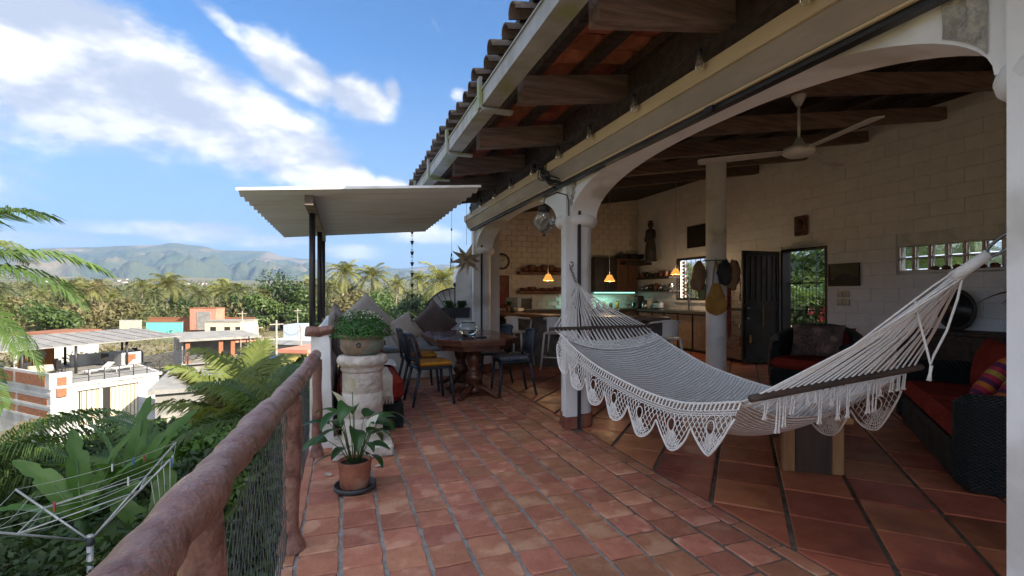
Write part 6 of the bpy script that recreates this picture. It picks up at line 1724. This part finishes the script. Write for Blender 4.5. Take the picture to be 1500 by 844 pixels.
def town():
    # unfinished concrete house
    F, Rr, Lb = at(267,497,55), at(378,491,60), at(247,485,68)
    e1 = (Rr-F); w = e1.length; rz = math.atan2(e1.y, e1.x); dep = 12
    t = thing('unfinished_house', 'unfinished house with bare concrete slab and brick pillars', 'house', (F.x, F.y, GZ), rz); zt = F.z-GZ
    MB().span((-.3,-.5,zt-.28), (w+.3,dep,zt)).build('roof_slab', m_tconc, t)
    fz = zt-3.0
    MB().span((0,.3,0), (w,dep-.5,fz)).build('lower_walls', m_tconc, t); MB().span((-.1,-.2,fz), (w+.1,dep-.3,fz+.15)).build('floor_slab', m_tconc, t)
    for x in (.3, .46*w, .62*w, w-.5): MB().span((x,.0,fz+.151), (x+.45,.45,zt-.281)).build('brick_pillar', m_tbrick, t)
    MB().span((.2,3.2,fz+.151), (w-.3,3.4,zt-.281)).build('back_wall', m_tconc, t)
    MB().span((.0,.5,fz+.151), (.2,dep-1,zt-.281)).build('side_wall', m_tconc, t)
    for y in (2.2,4.2,6.2): MB().span((-.03,y,fz+1.), (-.002,y+.9,zt-.7)).build('window', m_darkcab, t)
    MB().span((w*.62+.5,-.02,zt-.75), (w+.2,.25,zt-.29)).build('orange_beam', m_tpink, t)
    for x in (w-.9, w*.75): MB().tube([(x,-.3,fz+.15),(x,-.3,zt-.29)], .05, 6).build('prop', m_pole, t)
    box_house('grey_flat_house', 'grey flat roofed house below the unfinished one', 'house', 238, 330, 566, 27, 6, 7, m_tconc, rot=.5)
    tr = thing('tiled_lean_to', 'short strip of terracotta roof tiles before the unfinished house', 'roof', at(284,557,38), .35)
    for k in range(12): MB().tube([(k*.16-.2,0,0),(k*.16-.2,1.2,.45)], .09, 8).build('tile', m_clay, tr)
    dk = thing('dark_pergola', 'dark steel pergola of slanted slats beside the roof terrace', 'pergola', at(258,535,44), .6)
    for k in range(9): MB().bar((-2.5,k*.55,.05*k), (2.6,k*.55,.5+.05*k), .22, .06).build('slat', m_darkcab, dk)
    for x, y in ((-2.4,0),(2.5,0),(-2.4,4.4),(2.5,4.4)): MB().tube([(x,y,-6),(x,y,.2)], .07, 6).build('post', m_darkcab, dk)
    # walls farther off
    def wall(name, lab, x0, x1, y0, y1, d, mat, th=.3):
        a, b = at(x0, y1, d), at(x1, y1, d); c = (a+b)/2; w = (b-a).length; h = at(x0, y0, d).z-a.z; rz = math.atan2(b.y-a.y, b.x-a.x)
        o = thing(name, lab, 'wall', (c.x, c.y, a.z), rz); MB().span((-w/2,0,-1), (w/2,th,h)).build('wall', mat, o); MB().span((-w/2-.1,-.08,h+.001), (w/2+.1,th+.08,h+.22)).build('coping', m_tbrick if mat is not m_tcurt else m_twhite, o); return o, w, h
    wall('teal_wall', 'bright teal painted wall beyond the roof canopy', 214, 267, 472, 493, 122, m_tteal)
    wall('brick_wall', 'long brown brick wall behind the teal wall', 218, 372, 466, 486, 132, m_tbrick)
    wall('cream_wall', 'cream panelled wall left of the teal wall', 175, 206, 470, 486, 140, m_tcurt)
    o, w, h = wall('salmon_gateway', 'salmon pink gateway block with a grey panel', 278, 316, 452, 478, 128, m_tpink, 4.)
    MB().span((-w*.23,-.1,-1), (w*.3,-.003,h-.8)).build('grey_panel', m_tconc, o)
    box_house('yellow_house', 'yellow house with a salmon flat roof behind the log rail', 'house', 409, 452, 512, 33, 6, 7, m_tyellow, m_tpink, rot=-.2, over=.15, wins=((-.6,3.8,.9,1.0),))
    box_house('white_slab_house', 'house with a long white roof slab beyond the yellow house', 'house', 398, 478, 498, 52, 7, 9, m_tconc, m_twhite, rot=-.25, over=.6, roofh=.5, wins=((.6,4.6,1.2,1.2),(3.0,4.6,1.2,1.2)))
    box_house('pale_blue_shed', 'small pale blue block house below the big dark tree', 'shed', 415, 441, 476, 84, 4.4, 5, m_tblue, over=.0)
    box_house('small_red_house', 'low house with a brown roof at the left behind the roof canopy', 'house', 20, 75, 488, 70, 6, 8, m_twhite, m_tbrick, over=.3, wins=((-1.5,3.4,1.2,1.3),(1.0,3.4,1.2,1.3)))
    box_house('pale_house', 'pale low house partly hidden by palms at the left', 'house', 300, 352, 470, 118, 5, 8, m_tcurt, m_tconc, over=.2, wins=((-3,2.2,1.4,1.3),(.5,2.2,1.4,1.3),(3.2,2.2,1.2,1.3)))
    tp = thing('blue_tarp', 'blue tarpaulin slung beside the yellow house', 'tarpaulin', at(393,541,36), .3)
    MB().grid(lambda u, v: (-.9+1.9*v, .2*math.sin(u*4), -.6+1.5*u+.12*math.sin(v*6+u*3)), 8, 8).build('sheet', m_tarp, tp)
    MB().tube([(-.95,0,-4),(-.95,0,1)], .05, 6).tube([(1.0,0,-4),(1.0,0,1)], .05, 6).build('poles', m_pole, tp)
    # poles and wires
    tops = []
    for k, (x, yt, yb, d, lab) in enumerate(((405,469,560,40,'tall thin pole left of the yellow house'), (355,456,492,70,'pale stout pole right of the unfinished house'), (378,476,505,58,'short pole at the corner of the unfinished house'), (441,478,515,50,'thin pole on the white slab house'), (436,452,500,75,'wooden pole in front of the dark tree'))):
        a = at(x, yt, d); b = at(x, yb, d); o = thing('utility_pole', lab, 'pole', (b.x, b.y, GZ), 0, 'poles in the town')
        MB().tube([(0,0,0),(0,0,a.z-GZ)], [.12,.07], 7).build('shaft', m_pole, o); MB().box((0,0,a.z-GZ-.35), (1.1,.08,.09), rot=.4).build('crossarm', m_pole, o); tops.append(a-Vector((0,0,.3)))
    for k, (i, j) in enumerate(((1,4),(0,3),(1,2),(4,3))):
        a, b = tops[i], tops[j]; m = MB().tube([a.lerp(b, q/8)-Vector((0,0,.8*math.sin(PI*q/8))) for q in range(9)], .02, 4); solo('power_line', m, m_black, ('power line from the stout pole to the dark tree','power line across the yellow house','power line to the unfinished house corner','power line above the white slab roof')[k], 'power line', a, world=True)
    R = random.Random(9)
    for k in range(14):
        x = R.uniform(40, 330); d = R.uniform(1500, 3000); b = at(x, 425, d); z = ground_h(b.x, b.y); o = thing('hillside_house', 'tiny pale house on the distant hillside', 'house', (b.x, b.y, z-2), R.random()*3, 'tiny houses on the hillside')
        MB().box((0,0,5), (14,10,10)).build('walls', m_twhite, o); MB().box((0,0,10.4), (15,11,.8)).build('roof', m_tpink, o)
town()

# ================================================================== plants below the terrace
FR = [frond(2.3, 0., .0, 1, .03, .1, 1)]
def near_palm(lab, centre, fronds, mat, seed, L=2.3, npair=46, lw=.035, ll=.55, trunk=True, hang=.6):
    R = random.Random(seed); c = Vector(centre); t = thing('palm_tree', lab, 'palm tree', (c.x, c.y, GZ), 0, 'palms below the terrace')
    if trunk: MB().tube([(.3,.2,-.2),(.15,.1,(c.z-GZ)*.5),(0,0,c.z-GZ)], [.16,.12,.10], 10).build('trunk', m_trunk, t)
    for k, (az, ph, dr, s) in enumerate(fronds):
        m = frond(L*s, math.radians(ph), math.radians(dr), int(npair*s+6), lw, ll*s, seed+k, hang=hang*R.uniform(.6,1.6)); o = m.build('frond', mat if R.random() < .6 else R.choice((m_palm_yel, m_palm_dry, m_leafB)), t)
        o.location = (0,0,c.z-GZ); o.rotation_euler = (0,0,math.radians(az))
    return t
# azimuth 0 = +X; -19 = to the right in the picture, 161 = left, 71 = away, -109 = towards the camera
near_palm('palm with drooping feather fronds reaching in at the upper left', at(-150, 405, 6.4), [(-19,52,78,1.0),(-40,34,70,.95),(0,18,75,.95),(-25,-4,62,.95),(10,-22,58,.9),(-48,-12,66,.95),(-10,-40,40,.95),(-60,45,70,.9),(30,30,70,1),(80,40,80,1),(150,50,80,1),(-120,40,80,1),(-90,10,60,.9),(-30,-60,25,.8),(5,-55,30,.9)], m_palm, 100, L=2.35, npair=60, hang=.9)
near_palm('shaded palm with large fronds at the lower left', at(-60, 745, 7.4), [(-30,62,95,1.0),(10,55,100,1.1),(-60,52,90,.9),(40,62,90,1),(-15,35,80,1.1),(-40,22,70,.9),(75,55,90,1),(120,60,90,1),(-90,50,100,.8),(25,30,80,1.1),(-5,72,105,1.05)], m_palm, 130, L=2.6, npair=52, ll=.6, hang=1.0)
near_palm('shaded palm in the middle of the garden with arching fronds', at(255, 735, 7.6), [(160,55,95,1.0),(130,58,90,1.0),(190,50,95,1.0),(100,60,90,.9),(60,60,80,.9),(20,55,80,.8),(-20,60,90,.8),(220,45,90,.95),(-70,50,80,.8),(150,80,90,1)], m_palm, 160, L=2.0, npair=50, ll=.55)
near_palm('sunlit palm standing before the unfinished house', at(350, 640, 12.5), [(161,74,70,1.0),(120,78,60,1.05),(-19,70,85,1.0),(20,62,80,1),(71,80,40,1.1),(200,60,80,.95),(-60,66,90,.9),(-100,60,80,.9),(50,76,60,1.05),(150,50,80,.9),(-10,48,80,.9),(240,50,70,.9),(90,70,50,1.05),(180,80,70,1.05),(0,80,75,1.05),(135,66,75,1),(-40,78,80,1)], m_palm_yel, 190, L=2.45, npair=64, lw=.055, ll=.75)
near_palm('dark young palm close behind the wire net', at(425, 640, 6.2), [(161,60,80,1.0),(130,50,80,1.0),(90,60,70,1),(-19,60,80,.8),(200,40,80,.9),(40,50,80,.8),(180,72,60,1.1)], m_palm, 220, L=1.5, npair=40, ll=.45)
near_palm('low shaded palm under the clothes dryer', at(60, 900, 4.6), [(-19,40,70,1),(20,30,60,1),(60,45,70,1),(100,40,70,1),(140,40,70,1),(-60,35,70,.9),(-100,40,70,1),(40,65,80,1)], m_palm, 250, L=1.4, npair=40, ll=.42, hang=.8)
near_palm('small shaded palm low behind the nearest rail post', at(270, 860, 4.6), [(161,40,70,1),(120,50,70,1),(80,45,70,1),(200,30,60,.9),(40,50,70,.9),(0,40,70,.8)], m_palm, 280, L=1.2, npair=36, ll=.4)
def banana(lab, pos, leaves, seed):
    R = random.Random(seed); c = Vector(pos); t = thing('banana_plant', lab, 'banana plant', c, 0, 'banana plants below the terrace')
    MB().tube([(0,0,GZ-c.z),(0,0,-.5),(0,0,.1)], [.12,.09,.06], 8).build('stem', m_stem, t)
    for az, up, L in leaves:
        a = math.radians(az); lf = leaf_blade((0,0,0), (math.cos(a), math.sin(a), up), L, .25*L/1.1, .9, fold=.22, nu=28, nv=6, twist=R.uniform(-.6,.6), shape=.8, wave=.07, torn=R).build('leaf', m_banana, t); MB().tube([(0,0,0),(math.cos(a)*.3*L,math.sin(a)*.3*L,up*.3*L*.8)], [.016,.010], 6).build('midrib', m_stem, lf)
        lf.data.materials[0] = m_banana
banana('banana plant with broad pale green leaves beside the clothes dryer', at(120,765,5.0), [(160,1.6,1.0),(120,2.2,1.1),(-20,1.8,1.0),(60,2.4,1.0),(200,.9,.9),(-60,1.0,.8),(20,.9,.9)], 1)
banana('banana plant with upright leaves behind the first banana plant', at(190,720,5.6), [(161,2.6,1.1),(20,2.2,1.1),(90,2.6,1.2),(-40,1.2,1.0),(200,1.2,1.0),(-100,1.6,.8)], 2)
banana('banana plant right of the dryer arm under the shrubs', at(235,800,5.0), [(161,1.4,1.0),(-19,1.6,1.0),(100,2.0,1.1),(210,.8,.9),(40,1.2,.9)], 3)
for k, (x, y, d, r, mat, n, leaf, lab) in enumerate([
    (320,650,7.8,(.75,.6,.45),m_leafD,1800,.075,'bright green leafy shrub left of the log rail'), (285,700,6.6,(.8,.7,.5),m_leafA,1800,.07,'dark shrub below the bright green one'),
    (385,700,4.8,(.6,.5,.5),m_leafB,2200,.05,'leafy shrub pressed behind the wire net'), (380,830,3.2,(.55,.6,.45),m_leafA,2400,.045,'dark shrub low behind the wire net'),
    (415,620,8.5,(.9,.7,.6),m_leafB,1600,.08,'shrub behind the net next to the far rail post'), (180,850,4.2,(.8,.8,.45),m_leafA,2000,.055,'dark shrub at the bottom beneath the dryer pole'),
    (70,790,6.4,(1.1,.9,.5),m_leafA,1800,.08,'dark shrub behind the dryer at the left'), (215,660,9.5,(1.3,1.0,.7),m_leafA,1800,.10,'dark shrub under the middle palm'),
    (110,720,9.,(1.4,1.,.6),m_leafA,1800,.10,'dark shrub between the left palm and the banana plants'), (310,760,5.2,(.8,.7,.5),m_leafA,2000,.06,'dark shrub left of the nearest rail post'),
    (20,690,11.,(1.6,1.2,.8),m_leafA,1500,.12,'dark bush below the neighbouring white house'), (395,590,14.,(1.8,1.4,1.),m_leafB,1500,.14,'bush right of the sunlit palm'),
    (275,640,15.,(1.6,1.4,.9),m_leafC,1500,.13,'olive bush left of the sunlit palm'), (200,648,17.,(1.5,1.4,.8),m_leafB,1400,.14,'bush at the foot of the white house'),
    (440,560,16.,(1.6,1.4,1.2),m_leafA,1400,.14,'dark bush below the yellow house'), (-30,860,4.2,(.9,.9,.5),m_leafA,1500,.06,'dark shrub in the lower left corner')]):
    p = at(x, y, d); shrub(lab, (p.x, p.y, p.z-r[2]), r, mat, 300+k, n, leaf, stemz=GZ-p.z+r[2])
# garden floor of leaves under all of it
def undergrowth():
    R = random.Random(15); m = MB()
    for k in range(5200):
        a = YAW+math.atan(R.uniform(-1.5,-.25)); r = R.uniform(3.2, 26); x, y = r*math.sin(a), r*math.cos(a)
        if x > -.5: continue
        zc = -2.2-.12*r+R.uniform(-.5,.5); q = .25+.02*r
        leaf_cloud(m, (x, y, zc), (q*1.6, q*1.6, q), 7, .09+.006*r, R, .2)
    tag(m.build('undergrowth', m_leafA), 'dense dark green undergrowth below the terrace', 'undergrowth', kind='stuff')
undergrowth()
def dryer():
    H = at(132, 792, 4.2); F = Vector((SY,CY,0)); Rr = Vector((CY,-SY,0))
    t = thing('rotary_clothes_dryer', 'white rotary clothes dryer with slack lines below the railing', 'clothes dryer', (H.x, H.y, GZ))
    m_al = M('dryer_tube', (.48,.48,.48), rough=.4, metal=.3); m_line = M('dryer_line', (.42,.44,.38), rough=.6)
    h = H.z-GZ
    MB().tube([(0,0,0),(0,0,h+.05)], .025, 10).build('pole', m_al, t)
    MB().lathe([(.028,-.04),(.034,-.03),(.034,.03),(.022,.04)], (0,0,h), 12).build('hub', m_saucer, t)
    tips = [(-.78,.12,.40), (.76,-.08,.74), (.16,.85,.60), (-.16,-.85,.52)]
    T = [Rr*a+F*b+Vector((0,0,h+c)) for a, b, c in tips]
    for q in T: MB().tube([(0,0,h), q], .0085, 8).build('arm', m_al, t)
    order = [0,2,1,3]
    for j, k in enumerate((.62,.82,1.0)):
        pts = []
        for i in range(4):
            a = Vector((0,0,h)).lerp(T[order[i]], k); b = Vector((0,0,h)).lerp(T[order[(i+1) % 4]], k)
            for q in range(6): pts.append(a.lerp(b, q/6)-Vector((0,0,.05*math.sin(PI*q/6))))
        MB().tube(pts, .0024, 5, closed=True).build('line', m_line, t)
    for i in range(4): MB().tube([Vector((0,0,h)).lerp(T[order[i]], .62), Vector((0,0,h)).lerp(T[order[(i+1) % 4]], .62)], .006, 5).build('spreader', m_al, t)
    for j in range(4): a = T[1]; MB().tube([a.lerp(Vector((0,0,h)), .08*j), a.lerp(Vector((0,0,h)), .08*j)+Rr*.02*j+Vector((0,0,-.34))], .003, 5).build('hanging_cord', m_line, t)
    R = random.Random(2); cols = [M('peg_red', (.35,.05,.05)), M('peg_blue', (.05,.15,.4)), M('peg_white', (.6,.62,.6))]
    for k in range(9):
        a, b = T[order[k % 4]], T[order[(k+1) % 4]]; p = a.lerp(b, R.uniform(.2,.8))-Vector((0,0,.045)); MB().box(p-Vector((0,0,.02)), (.012,.014,.07)).build('peg', cols[k % 3], t)
dryer()

# ================================================================== garden behind the house
m_lawn = M('garden_earth', (.10,.085,.05), (.06,.075,.03), scale=2, rough=.95, bump=.5, bscale=10)
gg = MB().span((8.04,-6,GZ), (30,14,-.12)).build('garden_ground', m_lawn); tag(gg, 'garden earth behind the house', kind='structure')
m_tan = M('tan_wall', (.46,.33,.25), (.38,.27,.20), scale=2, rough=.9, bump=.3, bscale=12)
o = thing('garden_wall', 'pinkish tan garden wall seen through the glass blocks', 'wall', (11.4, .5, -.12)); MB().span((-.15,-6,0), (.15,4.3,5.0)).build('wall', m_tan, o); MB().span((-.2,-6,5.001), (.2,4.3,5.12)).build('coping', m_tan, o)  # upper part added, out of view, to keep sun off the open door
for k, (x, y, r, mat, n, leaf, lab) in enumerate([
    (10.4,8.0,(.7,.7,.8),m_leafB,2200,.08,'leafy garden shrub just outside the garden door'), (11.5,7.2,(1.0,1.0,1.0),m_leafD,2400,.10,'bright garden shrub farther out past the door'),
    (13.2,9.6,(1.5,1.5,1.4),m_leafB,2600,.13,'tall garden shrub at the back of the garden'), (10.0,10.5,(.8,.8,1.2),m_leafD,2200,.09,'leafy shrub outside the kitchen window'),
    (11.2,12.2,(1.2,1.2,1.4),m_leafB,2200,.11,'big shrub beyond the kitchen window'), (13.5,7.0,(1.4,1.6,1.6),m_leafB,2400,.13,'dense shrub closing the garden view'),
    (10.6,6.4,(1.0,1.0,1.3),m_leafB,1800,.1,'shrub behind the left glass blocks'), (15.5,10.5,(2.2,2.4,2.2),m_leafA,2400,.18,'high dark hedge shrub at the garden end'), (16.5,13.5,(2.2,2.4,2.0),m_leafA,2400,.18,'dark hedge shrub left of the garden end')]):
    shrub(lab, (x, y, -.12), r, mat, 500+k, n, leaf, group='garden shrubs behind the house')
t = thing('garden_palm', 'small palm in the sunlit garden beyond the door', 'palm tree', (11.0, 8.6, -.12))
MB().tube([(0,0,0),(0,0,1.0)], [.09,.07], 8).build('trunk', m_trunk, t)
for k in range(11):
    o = frond(1.4, math.radians(70-5*k), math.radians(80), 30, .035, .4, 700+k).build('frond', m_palm, t); o.location = (0,0,1.0); o.rotation_euler = (0,0,k*2.4)
fl = thing('red_flower_bush', 'bush with red flowers by the stones outside the door', 'bush', (9.6, 7.15, -.12)); R = random.Random(3)
m = MB(); leaf_cloud(m, (0,0,.62), (.35,.4,.45), 700, .055, R, .3); m.build('foliage', m_leafD, fl); MB().tube([(0,0,0),(0,0,.5)], .03, 6).build('stem', m_bark, fl)
m_red = M('red_petals', (.55,.02,.04), rough=.6)
for k in range(12):
    m = MB(); p = Vector((R.uniform(-.4,.0), R.uniform(-.3,.3), R.uniform(.7,1.1)))
    for q in range(5): a = q*1.257; m.add([p, p+Vector((.02*math.cos(a-.5), .06*math.sin(a-.5), .05*math.cos(a))), p+Vector((-.04, .09*math.sin(a), .09*math.cos(a))), p+Vector((.02, .06*math.sin(a+.5), .05*math.cos(a+.5)))], [(0,1,2,3)])
    m.build('flower', m_red, fl)
for k in range(12):
    m = MB().ball((0,0,.11), (.17,.15,.13), 10, 7, jit=.5); solo('garden_stone', m, m_rough, 'pale stone in the rockery outside the garden door', 'stone', (9.05+.24*(k % 3), 6.55+.2*(k % 4), -.12+.2*(k//4)), k, 'rockery stones outside the garden door')

# ================================================================== air
hz = bpy.data.materials.new('haze_air'); hz.use_nodes = True; hz.node_tree.nodes.remove(hz.node_tree.nodes['Principled BSDF'])
pv = hz.node_tree.nodes.new('ShaderNodeVolumePrincipled'); pv.inputs['Color'].default_value = (.36,.58,1.,1); pv.inputs['Density'].default_value = 6.5e-5; pv.inputs['Anisotropy'].default_value = .1
hz.node_tree.links.new(pv.outputs[0], hz.node_tree.nodes['Material Output'].inputs['Volume'])
hb = MB().span((-11500,-11500,-60), (11500,11500,1000)).build('haze', hz); tag(hb, 'thin pale haze filling the valley air', kind='stuff')
